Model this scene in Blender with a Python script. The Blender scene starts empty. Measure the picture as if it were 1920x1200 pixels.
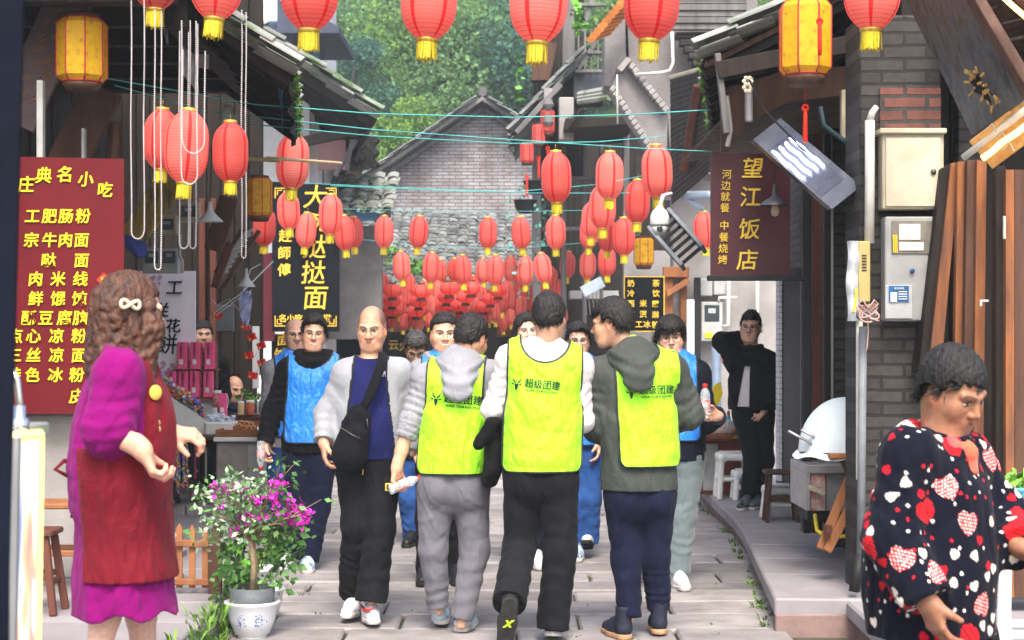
import bpy, math, random
import numpy as np
from mathutils import Vector, Matrix
from mathutils.bvhtree import BVHTree
R = math.radians
SC = bpy.context.scene
COL = SC.collection
# ---------------------------------------------------------------- camera, light, exposure
F, H = 3200.0, 1.51            # focal length in photo pixels (1920 wide), eye height in metres
HY = 640                       # horizon row of the photo
cam = bpy.data.cameras.new('camera'); cam_o = bpy.data.objects.new('camera', cam); COL.objects.link(cam_o)
cam.sensor_width = 36; cam.lens = 36 * F / 1920; cam.shift_y = (HY - 600) / 1920
cam.clip_start = .1; cam.clip_end = 2000
cam_o.location = (0, 0, H); cam_o.rotation_euler = (R(90), 0, 0)
cam.dof.use_dof = True; cam.dof.focus_distance = 9.2; cam.dof.aperture_fstop = 7.1
SC.camera = cam_o
W = bpy.data.worlds.new('World'); SC.world = W; W.use_nodes = True
nt = W.node_tree; sky = nt.nodes.new('ShaderNodeTexSky'); sky.sky_type = 'NISHITA'; sky.sun_disc = False
SUN_EL, SUN_AZ = 54, 176
sky.sun_elevation = R(SUN_EL); sky.sun_rotation = R(SUN_AZ); sky.dust_density = 5; sky.air_density = 1.0; sky.ozone_density = 0.6
bg = nt.nodes['Background']; bg.inputs[1].default_value = .15
nt.links.new(sky.outputs[0], bg.inputs[0])
sun = bpy.data.lights.new('sun', 'SUN'); sun.energy = 1.5; sun.angle = R(18); sun.color = (1, .96, .9)
sun_o = bpy.data.objects.new('sun', sun); COL.objects.link(sun_o)
# sun_rotation is measured clockwise from +Y seen from above
_dir = Vector((math.sin(R(SUN_AZ)) * math.cos(R(SUN_EL)), math.cos(R(SUN_AZ)) * math.cos(R(SUN_EL)), math.sin(R(SUN_EL))))
sun_o.rotation_euler = _dir.to_track_quat('Z', 'Y').to_euler()
vs = SC.view_settings; vs.view_transform = 'Standard'; vs.look = 'None'; vs.gamma = 1; vs.use_curve_mapping = False
vs.exposure = 1.52
SC.cycles.max_bounces = 6; SC.cycles.diffuse_bounces = 3; SC.cycles.glossy_bounces = 2; SC.cycles.transmission_bounces = 4
SC.cycles.transparent_max_bounces = 8
SC.cycles.use_denoising = True
# ---------------------------------------------------------------- helpers
def P(px, py, d):
 return np.array([(px - 960) * d / F, d, H - (py - HY) * d / F])
def PZ(px, py, z):
 return P(px, py, (H - z) * F / (py - HY))
def PX(px, x):                 # depth at which the upright plane x = const meets the photo column px
 return x * F / (px - 960)
rng = np.random.default_rng(7)
random.seed(7)
V3 = lambda *a: np.array(a, float)
def nrm(v):
 v = np.asarray(v, float); return v / max(np.linalg.norm(v), 1e-9)
def rotz(a): c, s = math.cos(a), math.sin(a); return np.array([[c, -s, 0], [s, c, 0], [0, 0, 1.]])
def rotx(a): c, s = math.cos(a), math.sin(a); return np.array([[1, 0, 0], [0, c, -s], [0, s, c.real]])
def roty(a): c, s = math.cos(a), math.sin(a); return np.array([[c, 0, s], [0, 1, 0], [-s, 0, c]])
class MB:
 """collects shapes in world coordinates; one mesh object comes out"""
 def __init__(s): s.v = []; s.f = []; s.mi = []; s.n = 0; s.ch = []
 def add(s, V, Fs, mi=0):
  V = np.asarray(V, float).reshape(-1, 3); s.ch.append(len(s.f))
  s.v.append(V); n = s.n
  s.f.extend([tuple(i + n for i in q) for q in Fs]); s.mi.extend([mi] * len(Fs)); s.n += len(V)
  return s
 def box(s, c, size, rot=None, bev=0.004, mi=0):
  hx, hy, hz = [max(k / 2, 1e-4) for k in size]
  b = min(bev, hx * .45, hy * .45, hz * .45)
  V = []; idx = {}
  for sx in (-1, 1):
   for sy in (-1, 1):
    for sz in (-1, 1):
     for ax in range(3):
      p = [sx * (hx - b), sy * (hy - b), sz * (hz - b)]
      p[ax] = (sx * hx, sy * hy, sz * hz)[ax]
      idx[(sx, sy, sz, ax)] = len(V); V.append(p)
  Fs = []
  for ax in range(3):
   u, w = [k for k in range(3) if k != ax]
   for sg in (-1, 1):
    q = []
    for a_, b_ in ((-1, -1), (1, -1), (1, 1), (-1, 1)):
     k = [0, 0, 0]; k[ax] = sg; k[u] = a_; k[w] = b_; q.append(idx[(*k, ax)])
    flip = (sg < 0) ^ (ax == 1)
    Fs.append(tuple(q[::-1] if flip else q))
  for ax in range(3):           # edge chamfers
   u, w = [k for k in range(3) if k != ax]
   for a_ in (-1, 1):
    for b_ in (-1, 1):
     q = []
     for sg, pair in ((-1, (u, w)), (1, (w, u))):
      for fa in pair:
       k = [0, 0, 0]; k[ax] = sg; k[u] = a_; k[w] = b_; q.append(idx[(*k, fa)])
     c0 = np.mean([V[i] for i in q], 0); n_ = np.cross(np.subtract(V[q[1]], V[q[0]]), np.subtract(V[q[2]], V[q[0]]))
     Fs.append(tuple(q if np.dot(n_, c0 * [ax != 0, ax != 1, ax != 2]) > 0 else q[::-1]))
  for sx in (-1, 1):
   for sy in (-1, 1):
    for sz in (-1, 1):
     q = [idx[(sx, sy, sz, a)] for a in range(3)]
     Fs.append(tuple(q if sx * sy * sz > 0 else q[::-1]))
  V = np.array(V)
  if rot is not None: V = V @ np.asarray(rot).T
  return s.add(V + np.asarray(c), Fs, mi)
 def beam(s, a, b, w, h, up=(0, 0, 1), bev=.004, mi=0):
  a = np.asarray(a, float); b = np.asarray(b, float)
  z = nrm(b - a); x = np.cross(up, z)
  if np.linalg.norm(x) < 1e-6: x = np.array([1., 0, 0])
  x = nrm(x); y = np.cross(z, x)
  return s.box((a + b) / 2, (w, h, np.linalg.norm(b - a)), np.stack([x, y, z], 1), bev, mi)
 def tube(s, pts, r, n=8, cap=True, mi=0, flat=1.0, up=None):
  pts = np.asarray(pts, float); m = len(pts)
  r = np.broadcast_to(np.asarray(r, float), (m,))
  T = np.gradient(pts, axis=0); T /= np.maximum(np.linalg.norm(T, axis=1, keepdims=True), 1e-9)
  ref = np.array(up if up is not None else ((0, 0, 1.) if abs(T[0][2]) < .9 else (1., 0, 0)))
  V = []
  x = nrm(np.cross(ref, T[0]))
  for i in range(m):
   x = nrm(x - T[i] * np.dot(x, T[i])); y = np.cross(T[i], x)
   for k in range(n):
    a = 2 * math.pi * k / n
    V.append(pts[i] + r[i] * (x * math.cos(a) + y * math.sin(a) * flat))
  Fs = []
  for i in range(m - 1):
   for k in range(n):
    k2 = (k + 1) % n
    Fs.append((i * n + k, i * n + k2, (i + 1) * n + k2, (i + 1) * n + k))
  if cap: Fs += [tuple(range(n))[::-1], tuple((m - 1) * n + k for k in range(n))]
  return s.add(V, Fs, mi)
 def lathe(s, prof, n=24, c=(0, 0, 0), axis=(0, 0, 1), cap=True, mi=0, squash=1.0):
  z = nrm(axis); x = nrm(np.cross((0, 1, 0.01), z)); y = np.cross(z, x)
  V = []
  for r, h in prof:
   for k in range(n):
    a = 2 * math.pi * k / n
    V.append(np.asarray(c) + x * r * math.cos(a) + y * r * math.sin(a) * squash + z * h)
  m = len(prof); Fs = []
  for i in range(m - 1):
   for k in range(n):
    k2 = (k + 1) % n
    Fs.append((i * n + k, i * n + k2, (i + 1) * n + k2, (i + 1) * n + k))
  if cap: Fs += [tuple(range(n))[::-1], tuple((m - 1) * n + k for k in range(n))]
  return s.add(V, Fs, mi)
 def prism(s, poly, o, ux, uy, depth, mi=0):
  """poly (2-D) laid along ux, uy from o, thickened by depth along ux x uy"""
  ux = np.asarray(ux, float); uy = np.asarray(uy, float); w = nrm(np.cross(ux, uy)) * depth
  o = np.asarray(o, float); n = len(poly)
  A = [o + ux * p[0] + uy * p[1] for p in poly]; B = [a + w for a in A]
  area = sum(poly[i][0] * poly[(i + 1) % n][1] - poly[(i + 1) % n][0] * poly[i][1] for i in range(n))
  Fs = [tuple(range(n))[::-1], tuple(range(n, 2 * n))] + [(i, (i + 1) % n, n + (i + 1) % n, n + i) for i in range(n)]
  if area * depth < 0: Fs = [q[::-1] for q in Fs]
  return s.add(A + B, Fs, mi)
 def quad(s, a, b, c, d, mi=0): return s.add([a, b, c, d], [(0, 1, 2, 3)], mi)
 def sheet(s, fn, nu, nv, mi=0, thick=0.0):
  V = np.array([[fn(i / nu, j / nv) for j in range(nv + 1)] for i in range(nu + 1)]).reshape(-1, 3)
  w = nv + 1
  Fs = [(i * w + j, (i + 1) * w + j, (i + 1) * w + j + 1, i * w + j + 1) for i in range(nu) for j in range(nv)]
  s.add(V, Fs, mi)
  if thick:
   nn = np.cross(V[w] - V[0], V[1] - V[0]); nn = nrm(nn) * thick
   s.add(V + nn, [q[::-1] for q in Fs], mi)
   rim = [i * w for i in range(nu + 1)] + [nu * w + j for j in range(1, w)] + [i * w + nv for i in range(nu - 1, -1, -1)] + [j for j in range(nv - 1, 0, -1)]
   k = len(rim); A = np.concatenate([V[rim], V[rim] + nn])
   s.add(A, [(i, (i + 1) % k, k + (i + 1) % k, k + i) for i in range(k)], mi)
  return s
 def arrays(s): return np.concatenate(s.v) if s.v else np.zeros((0, 3)), s.f
def raw_mesh(name, V, Fs, mats, mi=None, smooth=False, attrs=None):
 me = bpy.data.meshes.new(name)
 V = np.asarray(V, np.float32)
 if isinstance(Fs, np.ndarray):
  n, k = Fs.shape
  me.vertices.add(len(V)); me.vertices.foreach_set('co', V.ravel())
  me.loops.add(n * k); me.loops.foreach_set('vertex_index', Fs.astype(np.int32).ravel())
  me.polygons.add(n); me.polygons.foreach_set('loop_start', np.arange(0, n * k, k, dtype=np.int32))
  me.update(calc_edges=True)
 else:
  me.from_pydata(V.tolist(), [], Fs)
 for m in (mats if isinstance(mats, (list, tuple)) else [mats]): me.materials.append(m)
 if mi is not None and len(me.polygons): me.polygons.foreach_set('material_index', np.asarray(mi, np.int32))
 if smooth and len(me.polygons): me.polygons.foreach_set('use_smooth', np.ones(len(me.polygons), bool))
 for an, (typ, arr) in (attrs or {}).items():
  at = me.attributes.new(an, typ, 'POINT')
  at.data.foreach_set('color' if typ == 'FLOAT_COLOR' else 'value', np.asarray(arr, np.float32).ravel())
 me.validate(); me.update()
 return me
def tag(o, label=None, cat=None, group=None, kind=None):
 for k, v in (('label', label), ('category', cat), ('group', group), ('kind', kind)):
  if v: o[k] = v
 return o
def thing(name, label, cat, loc=(0, 0, 0), group=None):
 o = bpy.data.objects.new(name, None); COL.objects.link(o); o.location = [float(k) for k in loc]
 o.empty_display_size = .05
 return tag(o, label, cat, group)
def wloc(o):
 p = np.zeros(3)
 while o is not None: p += np.array(o.location); o = o.parent
 return p
def obj(name, me, parent=None, loc=(0, 0, 0)):
 o = bpy.data.objects.new(name, me); COL.objects.link(o); o.location = [float(k) for k in loc]
 if parent is not None: o.parent = parent
 return o
PIECES = set('wall pillar post rail conduit handle bracket hanger loose_tiles railing fascia rim frame shelf upright tile_edge barge_board brace window_pane dial balcony_front door_frame patch joist roof_timber'.split())
def part(name, mb, mat, parent=None, smooth=False, label=None):
 """a part (or, without parent, a top-level mesh) from an MB in world coordinates"""
 if parent is not None and 2 <= len(mb.v) <= 4 and name in PIECES:
  n = 0; ch = mb.ch + [len(mb.f)]
  for i, v in enumerate(mb.v):
   q = MB(); q.add(v, [tuple(k - n for k in f) for f in mb.f[ch[i]:ch[i + 1]]]); q.mi = mb.mi[ch[i]:ch[i + 1]]; n += len(v); o = part(name, q, mat, parent, smooth, label)
  return o
 V, Fs = mb.arrays()
 if parent is not None: off = wloc(parent); loc = (0, 0, 0)
 else:
  off = np.array([(V[:, 0].min() + V[:, 0].max()) / 2, (V[:, 1].min() + V[:, 1].max()) / 2, V[:, 2].min()]); loc = off
 o = obj(name, raw_mesh(name, V - off, Fs, mat, mb.mi, smooth), parent, loc)
 if smooth == 'auto': o.data.shade_smooth();
 if label: o['label'] = label
 return o
def copy_tree(o, parent=None):
 c = o.copy(); COL.objects.link(c); c.parent = parent
 for ch in o.children: copy_tree(ch, c)
 return c
def glyphs(text, size, bold=0.0, extrude=.002, align='CENTER', vertical=False, gap=1.05, shear=0.0):
 """flat writing as arrays: x right, y up, z towards the reader, centred on the origin"""
 Vs, Fs, n = [], [], 0
 lines = list(text) if vertical else [text]
 for li, ch in enumerate(lines):
  if not ch.strip(): continue
  c = bpy.data.curves.new('writing', 'FONT'); c.body = ch; c.size = size; c.extrude = extrude; c.offset = bold; c.shear = shear
  c.align_x = align; c.align_y = 'CENTER'; c.resolution_u = 3
  o = bpy.data.objects.new('writing', c); COL.objects.link(o)
  dg = bpy.context.evaluated_depsgraph_get()
  me = bpy.data.meshes.new_from_object(o.evaluated_get(dg))
  V = np.empty(len(me.vertices) * 3); me.vertices.foreach_get('co', V); V = V.reshape(-1, 3)
  if vertical: V = V - [0, li * size * gap - (len(lines) - 1) * size * gap / 2, 0]
  Vs.append(V); Fs += [tuple(i + n for i in p.vertices) for p in me.polygons]; n += len(V)
  bpy.data.objects.remove(o); bpy.data.curves.remove(c); bpy.data.meshes.remove(me)
 return np.concatenate(Vs), Fs
def write(mb, text, c, size, ux=(1, 0, 0), uy=(0, 0, 1), mi=0, **kw):
 V, Fs = glyphs(text, size, **kw)
 ux = nrm(ux); uy = nrm(uy); w = np.cross(ux, uy)
 return mb.add(np.asarray(c) + V[:, :1] * ux + V[:, 1:2] * uy + V[:, 2:] * w, Fs, mi)
# ---------------------------------------------------------------- materials
def newmat(name):
 m = bpy.data.materials.new(name); m.use_nodes = True
 return m, m.node_tree, m.node_tree.nodes['Principled BSDF']
def rgb(c): return (*c, 1) if len(c) == 3 else c
def N(t, typ, **kw):
 n = t.nodes.new(typ)
 for k, v in kw.items():
  if k in n.inputs: n.inputs[k].default_value = v
  else: setattr(n, k, v)
 return n
def coords(t, scale=(1, 1, 1), rot=(0, 0, 0)):
 tc = N(t, 'ShaderNodeTexCoord'); mp = N(t, 'ShaderNodeMapping')
 mp.inputs['Scale'].default_value = scale; mp.inputs['Rotation'].default_value = rot
 t.links.new(tc.outputs['Object'], mp.inputs[0]); return mp.outputs[0]
def noise(t, vec, scale, detail=5, rough=.6, dist=0):
 n = N(t, 'ShaderNodeTexNoise', Scale=scale, Detail=detail, Roughness=rough, Distortion=dist); t.links.new(vec, n.inputs['Vector']); return n.outputs['Fac']
def ramp(t, fac, stops):
 r = N(t, 'ShaderNodeValToRGB'); e = r.color_ramp.elements
 while len(e) < len(stops): e.new(.5)
 for k, (p, c) in zip(e, stops): k.position = p; k.color = rgb(c)
 t.links.new(fac, r.inputs[0]); return r.outputs[0]
def mix(t, fac, a, b, mode='MIX'):
 n = N(t, 'ShaderNodeMix', data_type='RGBA', blend_type=mode)
 for i, v in ((0, fac), (6, a), (7, b)):
  if hasattr(v, 'links'): t.links.new(v, n.inputs[i])
  else: n.inputs[i].default_value = v if i == 0 else rgb(v)
 return n.outputs[2]
def bump(t, b, h, strength=.5, dist=.01):
 n = N(t, 'ShaderNodeBump', Strength=strength, Distance=dist); t.links.new(h, n.inputs['Height']); t.links.new(n.outputs[0], b.inputs['Normal']); return n
def mat(name, c, c2=None, scale=8, rough=.7, bs=.3, bscale=None, bdist=.006, metal=0, stretch=(1, 1, 1), spec=.22, contrast=(.35, .65), island=0.0, sheen=0, coat=0):
 """surface with two-colour mottling, fine speckle and relief; island > 0 varies it piece by piece"""
 m, t, b = newmat(name)
 v = coords(t, stretch); f = noise(t, v, scale)
 c2 = c2 or tuple(k * .72 for k in c)
 colr = ramp(t, f, [(contrast[0], c2), (contrast[1], c)])
 if island:
  g = N(t, 'ShaderNodeNewGeometry')
  k = ramp(t, g.outputs['Random Per Island'], [(0, (1 - island,) * 3), (1, (1 + island * .6,) * 3)])
  colr = mix(t, 1.0, colr, k, 'MULTIPLY')
 t.links.new(colr, b.inputs['Base Color'])
 b.inputs['Roughness'].default_value = rough; b.inputs['Metallic'].default_value = metal
 b.inputs['Specular IOR Level'].default_value = spec
 if sheen: b.inputs['Sheen Weight'].default_value = sheen; b.inputs['Sheen Roughness'].default_value = .6
 if coat: b.inputs['Coat Weight'].default_value = coat
 rr = ramp(t, noise(t, v, scale * 2.3), [(.3, (max(rough - .12, .05),) * 3), (.7, (min(rough + .12, 1),) * 3)])
 t.links.new(rr, b.inputs['Roughness'])
 if bs: bump(t, b, noise(t, v, bscale or scale * 3), bs, bdist)
 return m
def wood(name, c, c2, axis='Z', scale=14, rough=.65, island=.25, bs=.5):
 st = {'X': (.12, 1, 1), 'Y': (1, .12, 1), 'Z': (1, 1, .12)}[axis]
 return mat(name, c, c2, scale, rough, bs, scale * 2.2, .006, stretch=st, island=island, contrast=(.3, .7))
def brick(name, c1, c2, mortar, bw=.24, bh=.065, plane='XZ', msize=.012, dirt=(.5, .5, .5), rough=.9):
 m, t, b = newmat(name)
 v = coords(t, rot={'XZ': (R(-90), 0, 0), 'YZ': (R(-90), 0, R(-90))}[plane] if plane == 'XZ' else (0, 0, 0))
 if plane == 'YZ':
  tc = N(t, 'ShaderNodeTexCoord'); sp = N(t, 'ShaderNodeSeparateXYZ'); cb = N(t, 'ShaderNodeCombineXYZ')
  t.links.new(tc.outputs['Object'], sp.inputs[0]); t.links.new(sp.outputs[1], cb.inputs[0]); t.links.new(sp.outputs[2], cb.inputs[1]); v = cb.outputs[0]
 else:
  tc = N(t, 'ShaderNodeTexCoord'); sp = N(t, 'ShaderNodeSeparateXYZ'); cb = N(t, 'ShaderNodeCombineXYZ')
  t.links.new(tc.outputs['Object'], sp.inputs[0]); t.links.new(sp.outputs[0], cb.inputs[0]); t.links.new(sp.outputs[2], cb.inputs[1]); v = cb.outputs[0]
 wob = N(t, 'ShaderNodeVectorMath', operation='ADD')
 nz = N(t, 'ShaderNodeTexNoise', Scale=6.0, Detail=3); t.links.new(v, nz.inputs['Vector'])
 sc_ = N(t, 'ShaderNodeVectorMath', operation='SCALE'); sc_.inputs['Scale'].default_value = .018; t.links.new(nz.outputs['Color'], sc_.inputs[0])
 t.links.new(v, wob.inputs[0]); t.links.new(sc_.outputs[0], wob.inputs[1])
 br = N(t, 'ShaderNodeTexBrick', Scale=1.0)
 br.inputs['Color1'].default_value = rgb(c1); br.inputs['Color2'].default_value = rgb(c2); br.inputs['Mortar'].default_value = rgb(mortar)
 br.inputs['Brick Width'].default_value = bw; br.inputs['Row Height'].default_value = bh; br.inputs['Mortar Size'].default_value = msize
 br.inputs['Mortar Smooth'].default_value = .3; br.inputs['Bias'].default_value = -.1
 t.links.new(wob.outputs[0], br.inputs['Vector'])
 stain = ramp(t, noise(t, coords(t), 1.7, 6, .65), [(.35, dirt), (.62, (1, 1, 1))])
 fine = ramp(t, noise(t, coords(t), 26, 5), [(.3, (.7, .7, .7)), (.7, (1.12, 1.12, 1.12))])
 c = mix(t, 1.0, mix(t, 1.0, br.outputs['Color'], stain, 'MULTIPLY'), fine, 'MULTIPLY')
 t.links.new(c, b.inputs['Base Color']); b.inputs['Roughness'].default_value = rough
 h = mix(t, .3, br.outputs['Fac'], noise(t, coords(t), 30), 'MIX')
 n = N(t, 'ShaderNodeBump', Strength=.7, Distance=-.012); t.links.new(h, n.inputs['Height']); t.links.new(n.outputs[0], b.inputs['Normal'])
 return m
def emit(name, c, strength):
 m, t, b = newmat(name)
 b.inputs['Base Color'].default_value = rgb(tuple(min(k, .8) for k in c)); b.inputs['Emission Color'].default_value = rgb(c); b.inputs['Emission Strength'].default_value = strength
 return m
# ---------------------------------------------------------------- figures: smooth bodies and clothes from distance fields
f4 = np.float32
class Fld:
 def __init__(s, lo, hi, h):
  s.h = h; lo = np.asarray(lo, float) - 3 * h; n = np.ceil((np.asarray(hi) - lo) / h).astype(int) + 4
  s.lo = lo; s.ax = [(lo[i] + h * np.arange(n[i])).astype(f4) for i in range(3)]
  s.D = np.full(n, .3, f4)
 def xyz(s, lo=None, hi=None):
  sl = []
  for i in range(3):
   if lo is None: sl.append(slice(None)); continue
   a = int(np.searchsorted(s.ax[i], lo[i])); b = int(np.searchsorted(s.ax[i], hi[i]))
   sl.append(slice(a, max(b, a)))
  sl = tuple(sl)
  return sl, s.ax[0][sl[0]][:, None, None], s.ax[1][sl[1]][None, :, None], s.ax[2][sl[2]][None, None, :]
 def op(s, fn, lo, hi, k, mode):
  pad = k + .03
  sl, X, Y, Z = s.xyz(np.asarray(lo) - pad, np.asarray(hi) + pad)
  A = s.D[sl]
  if A.size == 0: return s
  d = fn(X, Y, Z)
  if mode == 'u':
   hh = np.maximum(k - np.abs(A - d), 0) / max(k, 1e-6); s.D[sl] = np.minimum(A, d) - hh * hh * (k * .25)
  else:
   d = -d; hh = np.maximum(k - np.abs(A - d), 0) / max(k, 1e-6); s.D[sl] = np.maximum(A, d) + hh * hh * (k * .25)
  return s
 def cap(s, a, b, ra, rb, k=.02, flat=None, mode='u', wr=None, cut=False):
  """tapered rod; flat=(axis, factor) squeezes it along axis; wr=(amplitude, wavelength) rings it with creases; cut ends it square at b"""
  a = np.asarray(a, float); b = np.asarray(b, float); M = None
  if flat: ax = nrm(flat[0]); M = np.eye(3) + np.outer(ax, ax) * (1 / flat[1] - 1)
  A2 = a if M is None else M @ a; B2 = b if M is None else M @ b
  ab = B2 - A2; L2 = max(float(ab @ ab), 1e-9); L = math.sqrt(L2); dr = nrm(b - a)
  sd = rng.normal(size=3) * 2.2; ph = rng.random() * 6
  def fn(X, Y, Z):
   if M is None: x, y, z = X - a[0], Y - a[1], Z - a[2]
   else:
    x = M[0, 0] * X + M[0, 1] * Y + M[0, 2] * Z - A2[0]; y = M[1, 0] * X + M[1, 1] * Y + M[1, 2] * Z - A2[1]; z = M[2, 0] * X + M[2, 1] * Y + M[2, 2] * Z - A2[2]
   tt = (x * ab[0] + y * ab[1] + z * ab[2]) / L2; t = np.clip(tt, 0, 1)
   d = np.sqrt((x - t * ab[0]) ** 2 + (y - t * ab[1]) ** 2 + (z - t * ab[2]) ** 2) - (ra + (rb - ra) * t)
   if wr:
    w = np.sin(tt * L / wr[1] * 6.283 + ph + 2.4 * np.sin((X * sd[0] + Y * sd[1] + Z * sd[2]) * 9))
    d = d + wr[0] * w * np.clip(t * 4, 0, 1)
   if M is not None: d = d * (flat[1] + (1 - flat[1]) * .35)
   if cut: d = np.maximum(d, (X - b[0]) * dr[0] + (Y - b[1]) * dr[1] + (Z - b[2]) * dr[2])
   return d.astype(f4)
  r = max(ra, rb) + (wr[0] if wr else 0)
  return s.op(fn, np.minimum(a, b) - r, np.maximum(a, b) + r, k, mode)
 def ell(s, c, rad, M=None, k=.02, mode='u'):
  c = np.asarray(c, float); rad = np.asarray(rad, float); M = np.eye(3) if M is None else M
  def fn(X, Y, Z):
   x, y, z = X - c[0], Y - c[1], Z - c[2]
   q = [x * M[0, i] + y * M[1, i] + z * M[2, i] for i in range(3)]
   k0 = np.sqrt(sum((q[i] / rad[i]) ** 2 for i in range(3))); k1 = np.sqrt(sum((q[i] / rad[i] ** 2) ** 2 for i in range(3)))
   return (k0 * (k0 - 1) / np.maximum(k1, 1e-6)).astype(f4)
  e = np.abs(M) @ rad
  return s.op(fn, c - e, c + e, k, mode)
 def clip(s, fn):
  _, X, Y, Z = s.xyz(); s.D = np.maximum(s.D, fn(X, Y, Z).astype(f4)); return s
 def folds(s, amp, wl, seed=0, stretch=(1, 1, .6), sharp=.5, fade=None):
  I = np.nonzero(np.abs(s.D) < .02 + amp)
  p = np.stack([s.ax[i][I[i]] for i in range(3)], 1)
  v = foldfn(p * stretch, wl, seed, sharp)
  if fade is not None: v = v * fade(p)
  s.D[I] += (amp * v).astype(f4); return s
 def mesh(s):
  D = s.D; shp = np.array(D.shape); S = D < 0
  st = np.array([shp[1] * shp[2], shp[2], 1])
  cells, pts, quads = [], [], []
  for ax in range(3):
   lo = [slice(None)] * 3; hi = [slice(None)] * 3; lo[ax] = slice(0, -1); hi[ax] = slice(1, None)
   E = np.argwhere(S[tuple(lo)] != S[tuple(hi)])
   o1, o2 = [k for k in range(3) if k != ax]
   E = E[(E[:, o1] > 0) & (E[:, o2] > 0)]
   if not len(E): continue
   a = D[tuple(E.T)]; E2 = E.copy(); E2[:, ax] += 1; b = D[tuple(E2.T)]
   p = E.astype(f4); p[:, ax] += a / (a - b)
   base = E @ st
   c4 = [base - da * st[o1] - db * st[o2] for da, db in ((0, 0), (1, 0), (1, 1), (0, 1))]
   q = np.stack(c4, 1); inside = a < 0; flip = inside if ax != 1 else ~inside
   q[~flip] = q[~flip][:, ::-1]
   for c in c4: cells.append(c); pts.append(p)
   quads.append(q)
  cells = np.concatenate(cells); pts = np.concatenate(pts)
  u, inv = np.unique(cells, return_inverse=True)
  cnt = np.bincount(inv)
  V = np.stack([np.bincount(inv, pts[:, i]) / cnt for i in range(3)], 1) * s.h + s.lo
  Q = np.searchsorted(u, np.concatenate(quads))[:, ::-1]
  return V, Q
def foldfn(p, wl, seed=0, sharp=.5):
 r = np.random.default_rng(seed); v = 0
 for i in range(4):
  d1 = nrm(r.normal(size=3)); d2 = nrm(r.normal(size=3)); w = wl * (.7 + .8 * r.random())
  a = np.sin(p @ d1 * 6.283 / w + 1.7 * np.sin(p @ d2 * 6.283 / (w * 2.1) + r.random() * 6) + r.random() * 6)
  v = v + (1 - sharp) * a + sharp * (1 - 2 * np.abs(a) ** .7)
 return v / 3
def smooth(V, Q, n=1, w=.5):
 for _ in range(n):
  S = np.zeros_like(V); c = np.zeros(len(V))
  for i in range(4):
   for j in (1, 3):
    np.add.at(S, Q[:, i], V[Q[:, (i + j) % 4]]); np.add.at(c, Q[:, i], 1)
  V = V * (1 - w) + w * S / np.maximum(c, 1)[:, None]
 return V
def fpart(name, VQ, m, parent, attrs=None, label=None):
 V, Q = VQ
 o = obj(name, raw_mesh(name, V - wloc(parent), Q, m, None, True, attrs), parent)
 if label: o['label'] = label
 return o
def frame(yaw, pitch=0, roll=0):
 """columns: sideways, backwards, up.  yaw 0 looks at the camera, 90 to the picture's right; pitch > 0 looks down"""
 return rotz(R(yaw)) @ rotx(R(pitch)) @ roty(R(roll))
# ------------------------------------------------ materials for people
def fabric(name, c, c2=None, sheen=.06, rough=.85, wl=7, bs=.35, spec=.09, edge=None, grain=180):
 m, t, b = newmat(name)
 v = coords(t); f = noise(t, v, 5, 4)
 colr = ramp(t, f, [(.3, c2 or tuple(k * .86 for k in c)), (.7, c)])
 if edge is not None:
  a = N(t, 'ShaderNodeAttribute', attribute_name='edge'); mth = N(t, 'ShaderNodeMath', operation='GREATER_THAN'); mth.inputs[1].default_value = -.010
  t.links.new(a.outputs['Fac'], mth.inputs[0]); colr = mix(t, mth.outputs[0], colr, edge)
 t.links.new(colr, b.inputs['Base Color'])
 b.inputs['Roughness'].default_value = rough; b.inputs['Specular IOR Level'].default_value = spec
 b.inputs['Sheen Weight'].default_value = sheen; b.inputs['Sheen Roughness'].default_value = .5
 n1 = noise(t, coords(t, (1, 1, .45)), wl * 2.4, 3, .5, 1.2); n2 = noise(t, v, grain, 2)
 h = mix(t, .12, n1, n2)
 bump(t, b, h, bs, .03)
 return m
def painted(name, rough=.8, sheen=.2, sss=0.0, bs=.15, scale=60, spec=.35):
 """colour comes from the vertex colours of the thing itself (a print, lips, brows)"""
 m, t, b = newmat(name)
 a = N(t, 'ShaderNodeAttribute', attribute_name='paint')
 f = ramp(t, noise(t, coords(t), scale, 4), [(.3, (.84, .82, .81)), (.7, (1.08, 1.08, 1.08))])
 t.links.new(mix(t, 1.0, a.outputs['Color'], f, 'MULTIPLY'), b.inputs['Base Color'])
 b.inputs['Roughness'].default_value = rough; b.inputs['Sheen Weight'].default_value = sheen; b.inputs['Specular IOR Level'].default_value = spec
 if sss: b.inputs['Subsurface Weight'].default_value = sss; b.inputs['Subsurface Radius'].default_value = (.012, .005, .003); b.inputs['Subsurface Scale'].default_value = .6
 bump(t, b, noise(t, coords(t), scale * 3, 3), bs, .004)
 return m
M_SKIN = painted('skin', .48, .0, .0, .12, 70, .35)
M_HAIR = mat('black_hair', (.022, .019, .019), (.009, .008, .008), 60, .6, .8, 190, .004, stretch=(1, 1, .25), spec=.25)
M_HAIRG = mat('greying_hair', (.075, .072, .07), (.018, .017, .017), 60, .5, .8, 190, .004, stretch=(1, 1, .25))
M_GLASS_FRAME = mat('glasses_frame', (.03, .028, .03), rough=.3, bs=0)
M_WIRE_FRAME = mat('wire_glasses', (.14, .13, .12), rough=.3, bs=0, metal=.4)
SKW = np.array([1.02, .93, .84])
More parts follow.
